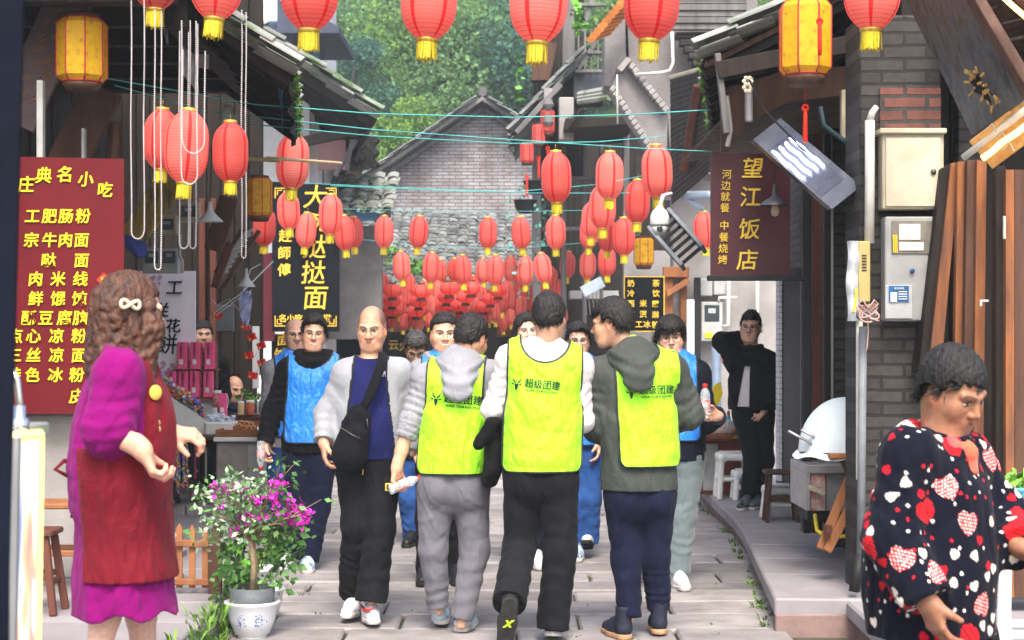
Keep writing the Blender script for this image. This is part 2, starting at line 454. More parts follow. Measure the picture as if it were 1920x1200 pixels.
def headfield(fl, c, M, s=1.0, ears=True, wide=1.0, jaw=1.0, smile=0):
 rv = np.random.default_rng(int(abs(c[0]) * 1e4)); nl, nw, ck, lw = rv.uniform(.95, 1.05), rv.uniform(.85, 1.25), rv.uniform(.85, 1.15), rv.uniform(.88, 1.15)
 L = lambda x, y, z: np.asarray(c) + M @ (np.array([x * wide, y, z]) * s)
 E = lambda p, r, k=.02, mode='u': fl.ell(L(*p), np.array(r) * s * [wide, 1, 1], M, k * s, mode)
 C = lambda p, q, ra, rb, k=.012, mode='u': fl.cap(L(*p), L(*q), ra * s, rb * s, k * s, mode=mode)
 E((0, .014, .036), (.075, .096, .084)); E((0, .03, .0), (.066, .07, .07), .03)
 E((0, -.026, -.03), (.063 * jaw, .062, .080), .03)
 C((-.022 * jaw, -.047, -.088), (.022 * jaw, -.047, -.088), .025, .025, .03); E((0, -.072, -.100), (.02, .016, .016), .02)
 for sx in (-1, 1):
  C((sx * .056 * jaw, .0, -.040), (sx * .030 * jaw, -.05, -.085), .019, .02, .045)
  E((sx * .042, -.060, -.026), (.022 * ck, .02 * ck, .026), .035)
  C((sx * .012, -.086, .022), (sx * .044, -.072, .024), .011, .010, .012)
  E((sx * .031, -.094, .003), (.018, .013, .010), .012, 's')
  E((sx * .031, -.0735, .002), (.016, .012, .0105), .003)
  if ears:
   E((sx * .076, .008, -.004), (.009, .019, .031), .006); E((sx * .083, .004, .0), (.006, .009, .016), .004, 's')
   E((sx * .078, .0, -.03), (.007, .009, .009), .006)
 C((0, -.086, .012), (0, -.106 * nl, -.026), .0085, .0125 * nw, .012)
 for sx in (-1, 1): E((sx * .0125 * nw, -.096, -.031), (.009 * nw, .011, .008), .008)
 E((0, -.082, -.062), (.027, .015, .022), .02)
 w = .021 * lw + .006 * smile; dz = .004 * smile
 for sx in (-1, 1):
  C((0, -.0945, -.0545), (sx * w, -.083, -.058 + dz), .0038, .0025, .005); C((0, -.0935, -.0655), (sx * w * .85, -.083, -.0625 + dz), .0048, .0025, .005)
  C((0, -.0995, -.060), (sx * w, -.0875, -.060 + dz * 1.3), .0018, .0016, .003, 's')
def headpaint(V, c, M, s, skin, wide=1.0, brows=1.0, stubble=0.0, smile=0, lips=(.60, .40, .385), buzz=0.0):
 q = ((V - c) @ M) / s; x, y, z = np.abs(q[:, 0]) / wide, q[:, 1], q[:, 2]
 tn = np.random.default_rng(int(abs(c[0]) * 1e4) + 1).uniform(.90, 1.08); skin = np.array(skin) * SKW * tn; col = np.tile(skin, (len(V), 1))
 front = y < -.04
 rosy = np.exp(-((x - .04) ** 2 + (z + .03) ** 2) / .0005) * front + .8 * np.exp(-(x ** 2 + (z + .03) ** 2) / .00025) * (y < -.09)
 col *= 1 - rosy[:, None] * np.array([.02, .09, .08])
 ear = (x > .072) & (np.abs(z) < .05); col[ear] *= [1.0, .84, .8]
 def blend(mask, colr):
  mm = np.clip(mask, 0, 1)[:, None]; col[:] = col * (1 - mm) + np.array(colr) * mm
 bz = .0215 + .006 * np.sin(np.clip((x - .012) / .036, 0, 1) * 2.6)
 blend(brows * .9 * front * (1 - np.abs(z - bz) / .0060) * 2.2 * ((x > .011) & (x < .05)), (.03, .024, .02))
 blend(.25 * front * np.clip(1 - np.hypot((x - .031) / .024, (z - .004) / .015), 0, 1) * 2, np.array(skin) * [.66, .56, .52])
 e = np.hypot((x - .031) / .0155, (z - .002) / (.0050 if smile < .5 else .0038))
 blend(front * (1.0 - e) * 6, (.50, .46, .43)); blend(front * (1 - np.hypot((x - .031) / .0066, (z - .002) / .0062)) * 5 * (e < 1.05), (.018, .012, .01))
 blend(front * (1 - np.hypot((x - .031) / .0185, (z - .0075) / .0036)) * 5, (.03, .02, .018))
 w = .022 + .006 * smile
 blend(.8 * front * (1 - np.hypot(x / w, (z + .060) / .009)) * 3, np.array(skin) * lips / .72 * .95)
 if smile > .5: blend(front * (1 - np.hypot(x / (w * .8), (z + .0605) / .004)) * 5, (.75, .72, .68))
 else: blend(front * (1 - np.hypot(x / (w * .95), (z + .060) / .0018)) * 4, (.16, .05, .045))
 blend(.7 * (y < -.085) * (1 - np.hypot((x - .009) / .005, (z + .0385) / .003)) * 3, (.12, .05, .04))
 if stubble: blend(stubble * front * (z < -.045) * (np.hypot(x / .026, (z + .06) / .011) > 1), np.array(skin) * .55)
 if buzz:
  line = .072 - 1.0 * np.maximum(y + .082, 0)
  blend(buzz * np.clip((z - line) / .012, 0, 1) * np.clip(.45 + (x - .030) / .03 + (y - .02) / .1, .38, 1), (.055, .05, .05))
 return np.clip(col, 0, 1)
def handfield(fl, wrist, d, palm, thumb, curl=.5, s=1.0, spread=.15, tcurl=.4):
 """wrist point, direction to the fingers, direction the palm faces, direction of the thumb side"""
 d = nrm(d); palm = nrm(palm - d * np.dot(palm, d)); side = nrm(thumb - d * np.dot(thumb, d) - palm * np.dot(thumb, palm))
 W_ = np.asarray(wrist, float)
 pt = lambda a, b, c: W_ + s * (d * a + side * b + palm * c)
 fl.cap(pt(-.02, 0, 0), pt(.015, 0, 0), .027 * s, .029 * s, .015, (palm, .75))
 for b, l in ((.029, .078), (.010, .082), (-.010, .078), (-.028, .07)):
  fl.cap(pt(.012, b * .55, 0), pt(l, b, 0), .0165 * s, .0125 * s, .014, (palm, .85))
 fl.ell(pt(.035, .022, .010), np.array([.02, .016, .032]) * s, np.stack([side, palm, d], 1), .015)
 for (b, l0, l), cu in zip(((.030, .080, .074), (.0105, .085, .082), (-.0105, .081, .076), (-.029, .072, .060)), (.85, 1.0, 1.05, 1.15)):
  p = pt(l0, b, 0); ang = 0.0; u = nrm(d + side * b * spread * 12)
  for i, (fr, r0, r1) in enumerate(((.45, .0095, .0088), (.31, .0088, .0080), (.24, .0080, .0066))):
   ang += curl * cu * (.75, 1.0, .7)[i]
   q = p + s * fr * l * (u * math.cos(ang) + palm * math.sin(ang))
   fl.cap(p, q, r0 * s, r1 * s, .004); p = q
 p = pt(.022, .028, .012); a = nrm(d * .75 + side * .6 + palm * .35)
 q = p + a * .042 * s; fl.cap(p, q, .0145 * s, .0115 * s, .012)
 a2 = nrm(a + palm * tcurl * 1.2 + d * .3 - side * tcurl * .6); q2 = q + a2 * .030 * s; fl.cap(q, q2, .0112 * s, .0085 * s, .004)
def glasses_mesh(c, M, s, wide, rw=.023, rh=.018, r=.0013, round_=False, top=True):
 mb = MB(); L = lambda x, y, z: np.asarray(c) + M @ (np.array([x * wide, y, z]) * s)
 for sx in (-1, 1):
  pts = []
  for k in range(25):
   a = 2 * math.pi * k / 24; e = 1 if round_ else .62
   ca, sa = math.cos(a), math.sin(a)
   pts.append(L(sx * .034 + rw * math.copysign(abs(ca) ** e, ca), -.099 + .006 * abs((sx * .034 + rw * ca) / .05), -.001 + rh * math.copysign(abs(sa) ** e, sa)))
  mb.tube(pts, r * s, 5, cap=False)
  mb.tube([L(sx * .058, -.094, .006), L(sx * .074, -.06, .008), L(sx * .079, .0, .010), L(sx * .08, .016, -.006)], r * s, 5)
 mb.tube([L(-.011, -.1, .004), L(0, -.104, .007), L(.011, -.1, .004)], r * s, 5)
 return mb
def hair_short(c, M, s, wide, mt, parent, thick=.010, top=.014, fringe=.062, slope=.80, tuft=.006, seed=1, strands=900, slen=.022, flow=(0, .3, .1), side=0.0, h=.004):
 c = np.asarray(c)
 fl = Fld(c - .19 * s, c + .19 * s, h * s)
 L = lambda x, y, z: c + M @ (np.array([x * wide, y, z]) * s)
 fl.ell(L(0, .015, .036), np.array([(.075 + thick) * wide, .096 + thick, .084 + top]) * s, M, .01)
 fl.ell(L(0, .045, -.005), np.array([(.064 + thick) * wide, .06 + thick, .07]) * s, M, .02)
 if side: fl.ell(L(0, -.05, .085), np.array([.07 * wide, .045, .03 + side]) * s, M, .02)
 I = np.nonzero(np.abs(fl.D) < .03); p = np.stack([fl.ax[i][I[i]] for i in range(3)], 1); q = ((p - c) @ M) / s
 line = fringe - slope * np.maximum(q[:, 1] + .085, 0) + .012 * (np.abs(q[:, 0]) / wide / .05) ** 2 * (q[:, 1] < -.03) * 1.0
 line = np.maximum(line, -.085) + .013 * foldfn(q * [1, 1, .2], .022, seed + 3, .3)
 ear = .030 - np.hypot(q[:, 1] - .004, q[:, 2] + .004)
 v = fl.D[I] + tuft * foldfn(q * [1.2, 1.2, .5], .026, seed, .7)
 fl.D[I] = np.maximum(np.maximum(v, (line - q[:, 2]) * .8), np.where(np.abs(q[:, 0]) > .055 * wide, ear * .8, -1)).astype(f4)
 V, Q = fl.mesh()
 r = np.random.default_rng(seed)
 nrmV = np.zeros_like(V); fn = np.cross(V[Q[:, 2]] - V[Q[:, 0]], V[Q[:, 3]] - V[Q[:, 1]])
 for i in range(4): np.add.at(nrmV, Q[:, i], fn)
 nrmV /= np.maximum(np.linalg.norm(nrmV, axis=1, keepdims=True), 1e-12)
 qv = ((V - c) @ M) / s
 ok = np.nonzero((np.einsum('ij,ij->i', nrmV, (V - c)) > 0))[0]
 pick = r.choice(ok, strands); p0 = V[pick]; n0 = nrmV[pick]
 fl_ = M @ np.array(flow); down = -M[:, 2]
 d = n0 * .45 + fl_ + down * .55 * (qv[pick][:, 2:3] < .07) + r.normal(size=(strands, 3)) * .28
 d /= np.linalg.norm(d, axis=1, keepdims=True)
 ln = (slen * s * (.5 + r.random(strands)))[:, None]
 w = np.cross(d, n0 + r.normal(size=(strands, 3)) * .2); w /= np.maximum(np.linalg.norm(w, axis=1, keepdims=True), 1e-6); w *= .0019 * s
 p0 = p0 - n0 * .003
 p1 = p0 + d * ln * .55; p2 = p1 + (d + n0 * -.25 + down * .25) * ln * .45
 SV = np.stack([p0 - w, p0 + w, p1 + w * .8, p1 - w * .8, p1 - w * .8, p1 + w * .8, p2 + w * .1, p2 - w * .1], 1).reshape(-1, 3)
 SQ = np.arange(strands * 8).reshape(-1, 4) + len(V)
 return fpart('hair', (np.concatenate([V, SV]), np.concatenate([Q, SQ])), mt, parent)
class Person:
 def __init__(s, label, d, yaw, **kw):
  s.d = d; s.yaw = yaw; s.M = frame(yaw); s.o = kw
  s.J = {}
  s.root = None; s.label = label
 def p(s, px, py, dy=0.0): return P(px, py, s.d + dy)
 def joints(s, **kw):
  for k, v in kw.items(): s.J[k] = s.p(*v)
  return s
 def start(s):
  J = s.J; b = (J['hl'] + J['hr']) / 2; z = s.o.get('ground', 0.0)
  s.root = thing('person', s.label, 'person', (b[0], b[1], z), s.o.get('group'))
  s.fwd = -s.M[:, 1]; s.side = s.M[:, 0]
  s.sc = s.o.get('sc', 1.0)
  return s
 # --- pieces of the field
 def torso(s, fl, off=0.0, belly=0.0, k=.05, arms=False):
  J = s.J; sc = s.sc; ms = (J['sl'] + J['sr']) / 2; mh = (J['hl'] + J['hr']) / 2; up = nrm(ms - mh)
  wc = s.o.get('chest', .158) * .95; wp = s.o.get('waist', .150) * .96; dp = s.o.get('depth', .70)
  fl.cap(ms - up * .125, (ms + mh) / 2 - up * .02, wc + off, (wc + wp) / 2 + off, k, (s.fwd, dp))
  fl.cap((ms + mh) / 2, mh + up * .06, (wc + wp) / 2 - .004 + off, wp + off, k, (s.fwd, dp + .04))
  if belly: fl.ell((ms + mh) / 2 + s.fwd * .05 - up * .08, (.12 + off, .08 + belly + off, .14), s.M, .05)
  for a in ('sl', 'sr'):
   fl.cap(J['nb'] - up * .005, J[a], .042 + off, .043 + off, k)
   fl.cap(ms - up * .05 + (J[a] - ms) * .4, J[a] - up * .01, .062 + off, .047 + off, k)
  return fl
 def pelvis(s, fl, off=0.0, k=.04, r=.098):
  J = s.J; up = V3(0, 0, 1); mh = (J['hl'] + J['hr']) / 2; ms = (J['sl'] + J['sr']) / 2
  top = mh + (ms - mh) * .22
  fl.cap(mh + up * .0, top, s.o.get('waist', .15) - .006 + off, s.o.get('waist', .15) - .012 + off, k, (s.fwd, .74))
  for a in ('hl', 'hr'): fl.ell(J[a] * .82 + mh * .18 - s.fwd * .030 - up * .02, (.078 + off, .084 + off, .10 + off), s.M, k)
  return fl
 def legs(s, fl, off=0.012, k=.03, r=(.080, .056, .041), wr=(.002, .085), to=1.06, cut=True, hem=0.0, rl=None):
  J = s.J
  for a, kn, an in (('hl', 'kl', 'al'), ('hr', 'kr', 'ar')):
   if kn not in J: continue
   fl.cap(J[a], J[kn], r[0] + off, r[1] + off, k, wr=wr and (wr[0] * .6, wr[1] * 1.7)); e = J[kn] + (J[an] - J[kn]) * to
   fl.cap(J[kn], e, r[1] + off, r[2] + off + hem, k, wr=wr, cut=cut)
  return fl
 def arms(s, fl, off=.01, k=.03, upto=1.0, wr=(.0018, .06), r=(.045, .038, .031), which='lr', cut=True):
  J = s.J
  for q in which:
   if 'e' + q not in J: continue
   a, e, w = J['s' + q], J['e' + q], J['w' + q]
   fl.cap(a, e, r[0] + off, r[1] + off, k, wr=wr)
   if upto > 0: fl.cap(e, e + (w - e) * upto, r[1] + off, r[1] + (r[2] - r[1]) * upto + off, k, wr=wr, cut=cut)
  return fl
 def bounds(s, keys, m=.22):
  A = np.array([s.J[k] for k in keys if k in s.J]); return A.min(0) - m, A.max(0) + m
 # --- body
 def body(s, head, hy=0, hp=0, hr=0, skin=(.55, .33, .24), hs=.97, hands=(), wide=1.0, jaw=.94, hres=.0027, ears=True, **paint):
  J = s.J; c = s.p(*head); Mh = frame(hy, hp, hr); s.hc, s.hM, s.hs, s.wide = c, Mh, hs, wide
  smile = paint.get('smile', 0)
  lo, hi = s.bounds(J.keys(), .12)
  fl = Fld(np.minimum(lo, c - .2), np.maximum(hi, c + .2), .0085)
  s.torso(fl, -.012); s.pelvis(fl, -.012); s.legs(fl, -.012, wr=None, cut=False); s.arms(fl, -.010, wr=None, cut=False)
  fl.cap(J['nb'] - V3(0, 0, .02), c + Mh @ V3(0, .025, -.05), .05, .047, .03)
  V0, Q0 = fl.mesh()
  nb = J['nb']
  fl = Fld(np.minimum(c - .16, nb - .08), np.maximum(c + .16, nb + .05), hres)
  headfield(fl, c, Mh, hs, ears, wide, jaw, smile)
  fl.cap(nb - V3(0, 0, .03), c + Mh @ V3(0, .022, -.06) * hs, .062, .054, .025)
  for sx in (-1, 1): fl.cap(c + Mh @ V3(sx * .05, .02, -.04) * hs, nb + s.fwd * .035 + s.side * sx * .012, .012, .012, .02)
  V1, Q1 = fl.mesh()
  Vs, Qs, Cs, n = [V0, V1], [Q0, Q1 + len(V0)], [np.tile(skin, (len(V0), 1)), headpaint(V1, c, Mh, hs, skin, wide, **paint)], len(V0) + len(V1)
  for (q, dv, palm, th, curl, *rest) in hands:
   w, e = J['w' + q], J['e' + q]; dv = V3(*dv)
   hsz = (rest[0] if rest else 1.0)
   fl = Fld(np.minimum(w, w + nrm(dv) * .16) - .1, np.maximum(w, w + nrm(dv) * .16) + .1, .0034)
   handfield(fl, w, dv, V3(*palm), V3(*th), curl, hsz)
   a = w + (e - w) * min(1, .085 / max(np.linalg.norm(e - w), .01)); fl.cap(a, w, .034, .029, .02)
   ends = [fl]
   if s.o.get('bare'):
    fl2 = Fld(np.minimum(w, e) - .08, np.maximum(w, e) + .08, .005); fl2.cap(e, a, .041, .0345, .02); fl2.cap(a, w, .0345, .028, .01); ends.append(fl2)
   for g in ends:
    V2, Q2 = g.mesh(); cc = np.tile(np.array(skin) * SKW, (len(V2), 1)); t = np.clip(((V2 - w) @ nrm(dv)) / .18, 0, 1)[:, None]
    Vs.append(V2); Qs.append(Q2 + n); n += len(V2); Cs.append(cc * (1 - t * np.array([0, .14, .13])))
  Vs, Qs, Cs = np.concatenate(Vs), np.concatenate(Qs), np.concatenate(Cs)
  fpart('body', (Vs, Qs), M_SKIN, s.root, {'paint': ('FLOAT_COLOR', np.concatenate([Cs, np.ones((len(Cs), 1))], 1))})
  return s
 def hair(s, mt=None, **kw):
  hair_short(s.hc, s.hM, s.hs, s.wide, mt or M_HAIR, s.root, **kw); return s
 def glasses(s, m=None, **kw):
  part('glasses', glasses_mesh(s.hc, s.hM, s.hs, s.wide, **kw), m or M_GLASS_FRAME, s.root, True); return s
 # --- clothes
 def top(s, name, m, off=.02, arms='lr', upto=1.0, amp=.004, wl=.09, hem=None, h=.006, extra=None, clip=None, belly=0, seed=None, wr=(.0022, .055), attrs=None, label=None, r=(.045, .038, .031), hemr=0):
  seed = seed if seed is not None else int(abs(s.J['nb'][0]) * 1000) % 997
  lo, hi = s.bounds(['nb', 'sl', 'sr', 'hl', 'hr'] + ['e' + q for q in arms] + ['w' + q for q in arms], .2)
  fl = Fld(lo, hi, h); s.torso(fl, off, belly)
  J = s.J; up = V3(0, 0, 1); mh = (J['hl'] + J['hr']) / 2
  if hem is not None:
   hz = s.p(0, hem)[2]; fl.cap(mh + up * .05, V3(mh[0], mh[1], hz - .05), s.o.get('waist', .15) + off, s.o.get('waist', .15) + off + .004, .05, (s.fwd, s.o.get('depth', .7) + .06))
  s.arms(fl, off, .035, upto, wr, r, arms)
  if extra: extra(fl)
  fl.folds(amp, wl, seed)
  nb = J['nb']
  fl.op(lambda X, Y, Z: np.sqrt((X - nb[0]) ** 2 + (Y - nb[1]) ** 2 + (Z - nb[2] - .072) ** 2).astype(f4) - f4(.080), nb - .1, nb + V3(.1, .1, .18), .01, 's') if s.o.get('collar_open', 1) else None
  if hem is not None:
   hz = s.p(0, hem)[2]; an = s.side
   keep = [(J['w' + q], J['e' + q]) for q in arms]
   cx, cy = mh[0], mh[1]
   fl.clip(lambda X, Y, Z: np.where(((X - cx) ** 2 + (Y - cy) ** 2 < .225 ** 2) if not keep else (np.abs((X - cx) * s.side[0] + (Y - cy) * s.side[1]) < (hemr or s.o.get('waist', .15) + off + .012)), hz - Z, -1))
  if clip: fl.clip(clip)
  VQ = fl.mesh(); s.VQ = VQ
  return fpart(name, VQ, m, s.root, attrs(VQ[0]) if attrs else None, label)
 def bottoms(s, m, off=.014, amp=.004, wl=.10, h=.0065, hem=0.0, to=1.07, r=(.080, .056, .041), wr=(.0024, .085), name='trousers', extra=None, zcut=None):
  lo, hi = s.bounds(['hl', 'hr', 'kl', 'kr', 'al', 'ar'], .2)
  fl = Fld(lo, hi, h); s.pelvis(fl, off); s.legs(fl, off, .03, r, wr, to, True, hem)
  if extra: extra(fl)
  fl.folds(amp, wl, 11 + int(abs(s.J['hl'][0]) * 100))
  if zcut is not None: fl.clip(lambda X, Y, Z: Z - zcut)
  return fpart(name, fl.mesh(), m, s.root)
 def vest(s, m, hem, ws, wb, zneck, rneck, armpit, off=.034, amp=.005, seed=3, h=.0055, belly=0.0, cx=0.0, name='vest', hang=.0):
  """bib over the head: open sides, dark bound edges. ws/wb = half widths at shoulder and body, zneck/armpit/hem = photo rows"""
  J = s.J; ms = (J['sl'] + J['sr']) / 2; mh = (J['hl'] + J['hr']) / 2
  zt, za, zh = (s.p(0, k)[2] for k in (zneck, armpit, hem))
  lo, hi = s.bounds(['nb', 'sl', 'sr', 'hl', 'hr'], .22)
  fl = Fld(lo, hi, h); s.torso(fl, off, belly)
  up = V3(0, 0, 1)
  fl.cap(mh + up * .10, V3(mh[0], mh[1], zh - .03), s.o.get('waist', .15) + off - .004, s.o.get('waist', .15) + off + .002 + hang, .06, (s.fwd, s.o.get('depth', .7) + .08))
  fl.folds(amp, .13, seed, (1, 1, .45), .6)
  fl.folds(amp * .4, .05, seed + 9, (1, 1, .6), .5)
  def g(u, z):
   t = np.clip((za + .03 - z) / .12, 0, 1); t = t * t * (3 - 2 * t); w = ws + (wb - ws) * t
   b = np.clip((zh + .05 - z) / .05, 0, 1); w = w - .05 * (1 - np.sqrt(np.maximum(1 - b * b, 0)))
   d = np.maximum(np.abs(u) - w, zh - z)
   ax_ = np.clip((za + .16 - z) / .16, 0, 1)
   return np.maximum(d, rneck - np.hypot(u, (z - zt) * 1.0))
  cu = ms + s.side * cx
  slope = (mh - ms) / (mh[2] - ms[2])
  def clipf(X, Y, Z):
   bx, by = cu[0] + slope[0] * (Z - ms[2]), cu[1] + slope[1] * (Z - ms[2])
   return g((X - bx) * s.side[0] + (Y - by) * s.side[1], Z)
  fl.clip(clipf)
  V, Q = fl.mesh()
  e = clipf(V[:, 0], V[:, 1], V[:, 2])
  s.vest_VQ = (V, Q)
  s.vest_o = fpart(name, (V, Q), m, s.root, {'edge': ('FLOAT', e)})
  return s.vest_o
 def hood(s, m, a=.095, b=.085, z=.0, r=.030, front=.035, pouch=None, name='hood', seed=2, lift=0.0):
  J = s.J; up = V3(0, 0, 1); nb = J['nb'] + up * z
  fl = Fld(nb - .34, nb + .28, .0055); pts = []
  for i in range(17):
   t = 2 * math.pi * i / 16
   pts.append(nb + s.side * a * math.cos(t) + s.fwd * (b * math.sin(t) - .005) - up * front * max(math.sin(t), -.2) + up * lift * max(-math.sin(t), 0))
  for p0, p1 in zip(pts[:-1], pts[1:]): fl.cap(p0, p1, r, r, .015)
  if pouch:
   w0, w1, drop, back = pouch
   p0 = nb - s.fwd * (b * .75) - up * .015; p1 = nb - s.fwd * back - up * drop
   fl.cap(p0, p1, w0, w1, .04, (s.fwd, .42)); fl.cap(p0 + up * .03, p0 - up * .04, w0 * .95, w0 * .9, .04, (s.fwd, .5))
  I = np.nonzero(np.abs(fl.D) < .03); p = np.stack([fl.ax[i][I[i]] for i in range(3)], 1)
  u = (p - nb) @ s.side; zz = p[:, 2] - nb[2] - 3.0 * u * u
  fl.D[I] += (.0034 * np.sin(zz * 6.283 / .066 + .8 * np.sin(u * 22 + seed)) * (zz < .0)).astype(f4)
  fl.folds(.003, .07, seed)
  nk = J['nb']
  fl.cap(nk - up * .02, nk + up * .2, .060, .075, .01, mode='s')
  return fpart(name, fl.mesh(), m, s.root)
 def shoe(s, heel, toe, up, m_up, m_sole, size=1.0, high=0.0, name='shoe', accent=None):
  heel, toe = np.asarray(heel, float), np.asarray(toe, float)
  y = nrm(toe - heel); z = nrm(np.asarray(up) - y * np.dot(up, y)); x = np.cross(y, z); Mf = np.stack([x, y, z], 1)
  L = lambda a, b, c: heel + Mf @ (np.array([a, b, c]) * size)
  lo, hi = np.minimum(heel, toe) - .16, np.maximum(heel, toe) + .16
  fl = Fld(lo, hi, .0045)
  fl.cap(L(0, .035, .045), L(0, .13, .045), .036 * size, .038 * size, .02); fl.cap(L(0, .13, .042), L(0, .228, .030), .043 * size, .034 * size, .03)
  fl.cap(L(0, .04, .06), L(0, .038, .098 + high), .039 * size, .041 * size, .02, cut=True); fl.cap(L(0, .07, .09), L(0, .15, .066), .026 * size, .02 * size, .03)
  fl.cap(L(0, .04, .085 + high), L(0, .038, .13 + high), .033 * size, .034 * size, .002, mode='s')
  fl.folds(.0018, .05, 5)
  fl.clip(lambda X, Y, Z: .022 * size - ((X - heel[0]) * z[0] + (Y - heel[1]) * z[1] + (Z - heel[2]) * z[2]))
  sh = fpart(name, fl.mesh(), m_up, s.root)
  fl = Fld(lo, hi, .0045)
  fl.cap(L(0, .038, .014), L(0, .13, .014), .041 * size, .043 * size, .02); fl.cap(L(0, .13, .014), L(0, .232, .018), .047 * size, .038 * size, .02)
  zz = lambda X, Y, Z: (X - heel[0]) * z[0] + (Y - heel[1]) * z[1] + (Z - heel[2]) * z[2]
  fl.clip(lambda X, Y, Z: np.abs(zz(X, Y, Z) - .013 * size) - .013 * size)
  fpart('sole', fl.mesh(), m_sole, sh)
  mb = MB()                                     # laces
  for i in range(4):
   yy = .105 + i * .018; zq = .104 - i * .011
   mb.tube([L(-.022, yy, zq - .012), L(-.008, yy + .004, zq), L(.008, yy + .006, zq), L(.022, yy + .002, zq - .012)], .0028 * size, 5)
  if accent: part('laces', mb, accent, sh, True)
  return sh
 def project(s, mb_VF, VQ, direction, lift=.0025):
  """lays flat writing on a cloth surface along direction"""
  V, Fs = mb_VF; bv = BVHTree.FromPolygons(VQ[0].tolist(), VQ[1].tolist()); dv = Vector(nrm(direction))
  out = V.copy()
  for i, v in enumerate(V):
   h = bv.ray_cast(Vector(v) - dv * .6, dv)
   out[i] = (np.array(h[0]) - np.array(dv) * (lift + .0012 * (i % 2))) if h[0] is not None else v
  return out, Fs
# ---------------------------------------------------------------- people: materials
NEON = fabric('neon_vest', (.36, .90, .008), (.28, .80, .006), .1, .5, 7, .9, .4, edge=(.012, .014, .012))
BLUEV = fabric('blue_vest', (.015, .24, .80), (.01, .17, .68), .1, .3, 7, 1.0, .5, edge=(.01, .012, .02))
F_BLACK = fabric('black_cloth', (.0075, .0075, .009), (.004, .004, .005), .02)
F_BLACKT = fabric('black_trousers', (.0115, .012, .0145), (.007, .007, .0085), .02, wl=5)
F_NAVYT = fabric('navy_trousers', (.0085, .0115, .032), (.005, .0065, .02), .03, wl=5)
F_NAVY = fabric('navy_tee', (.012, .015, .085), (.008, .010, .06), .04)
F_GREYT = fabric('grey_sweatpants', (.15, .147, .17), (.105, .103, .122), .08, wl=6)
F_GREYG = fabric('greygreen_trousers', (.17, .22, .23), (.12, .16, .17), .3)
F_LGREY = fabric('light_grey_fleece', (.27, .275, .295), (.20, .205, .23), .05)
F_WHITE = fabric('white_sweat', (.60, .565, .565), (.50, .47, .475), .08)
F_OLIVE = fabric('olive_jacket', (.060, .068, .060), (.040, .045, .040), .03, .6, 6, .5)
F_JEANS = fabric('blue_jeans', (.035, .11, .34), (.018, .06, .21), .05, wl=6, bs=.5)
F_DKNAVY = fabric('dark_navy_jacket', (.009, .012, .024), (.006, .007, .013), .03, .6)
S_WHITE = mat('shoe_white', (.75, .74, .75), (.55, .56, .6), 30, .5, .3)
S_SOLE = mat('shoe_sole', (.62, .6, .58), (.4, .38, .36), 30, .7, .2)
S_SOLED = mat('dark_sole', (.03, .03, .03), (.015, .015, .015), 40, .7, .6, 90)
S_BLACK = mat('black_shoe', (.02, .02, .022), rough=.45, bs=.2)
S_TAN = mat('tan_sole', (.42, .25, .14), (.3, .17, .09), 30, .7, .3)
S_NAVY = mat('navy_boot', (.02, .022, .04), (.012, .014, .025), 30, .6, .3)
S_BLUEW = mat('pale_blue_shoe', (.45, .58, .68), (.08, .10, .2), 22, .5, .3, contrast=(.38, .44))
INK = mat('print_ink', (.018, .03, .03), rough=.6, bs=0)
INKW = mat('white_print', (.8, .8, .8), rough=.6, bs=0)
M_PLASTIC = newmat('clear_plastic');
def _clear(m3, c=(.93, .95, .97)):
 m, t, b = m3
 b.inputs['Base Color'].default_value = rgb(c); b.inputs['Roughness'].default_value = .12; b.inputs['Transmission Weight'].default_value = .75; b.inputs['IOR'].default_value = 1.2
 return m
M_PLASTIC = _clear(M_PLASTIC)
M_REDCAP = mat('red_cap', (.62, .03, .03), rough=.4, bs=0)
M_LABEL = mat('red_label', (.55, .04, .05), (.75, .7, .7), 30, .5, 0)
def bottle(label, base, axis, s=1.0):
 base = np.asarray(base, float); ax = nrm(axis)
 t = thing('water_bottle', label, 'bottle', base, 'half litre water bottles carried by walkers')
 prof = [(.001, 0), (.028, 0), (.032, .008)]
 for k in range(8): prof += [(.0325, .012 + k * .016), (.0305, .020 + k * .016)]
 prof += [(.032, .145), (.031, .16), (.022, .185), (.0125, .197), (.0125, .205)]
 part('bottle_body', MB().lathe([(r * s, h * s) for r, h in prof], 20, base, ax), M_PLASTIC, t, True)
 part('label_band', MB().lathe([(.0334 * s, .075 * s), (.0336 * s, .08 * s), (.0336 * s, .12 * s), (.0334 * s, .125 * s)], 20, base, ax, cap=False), M_LABEL, t, True)
 part('cap', MB().lathe([(.0155 * s, .200 * s), (.0165 * s, .203 * s), (.0165 * s, .222 * s), (.014 * s, .225 * s)], 16, base, ax), M_REDCAP, t, True)
 return t
def goat_emblem(size):
 """the horned head on the vests: outline polygons, centred"""
 polys = [[(-.10, .10), (.10, .10), (.16, .0), (.12, -.16), (.06, -.40), (.0, -.46), (-.06, -.40), (-.12, -.16), (-.16, .0)],
   [(-.05, .10), (-.16, .16), (-.30, .34), (-.36, .58), (-.22, .40), (-.06, .22)],
   [(.05, .10), (.06, .22), (.22, .40), (.36, .58), (.30, .34), (.16, .16)],
   [(-.17, .06), (-.20, .00), (-.36, .04), (-.46, .14), (-.30, .14)], [(.17, .06), (.30, .14), (.46, .14), (.36, .04), (.20, .0)]]
 V, Fs, n = [], [], 0
 for p in polys:
  V += [(x * size, y * size, 0) for x, y in p]; Fs.append(tuple(range(n, n + len(p)))); n += len(p)
 return np.array(V), Fs
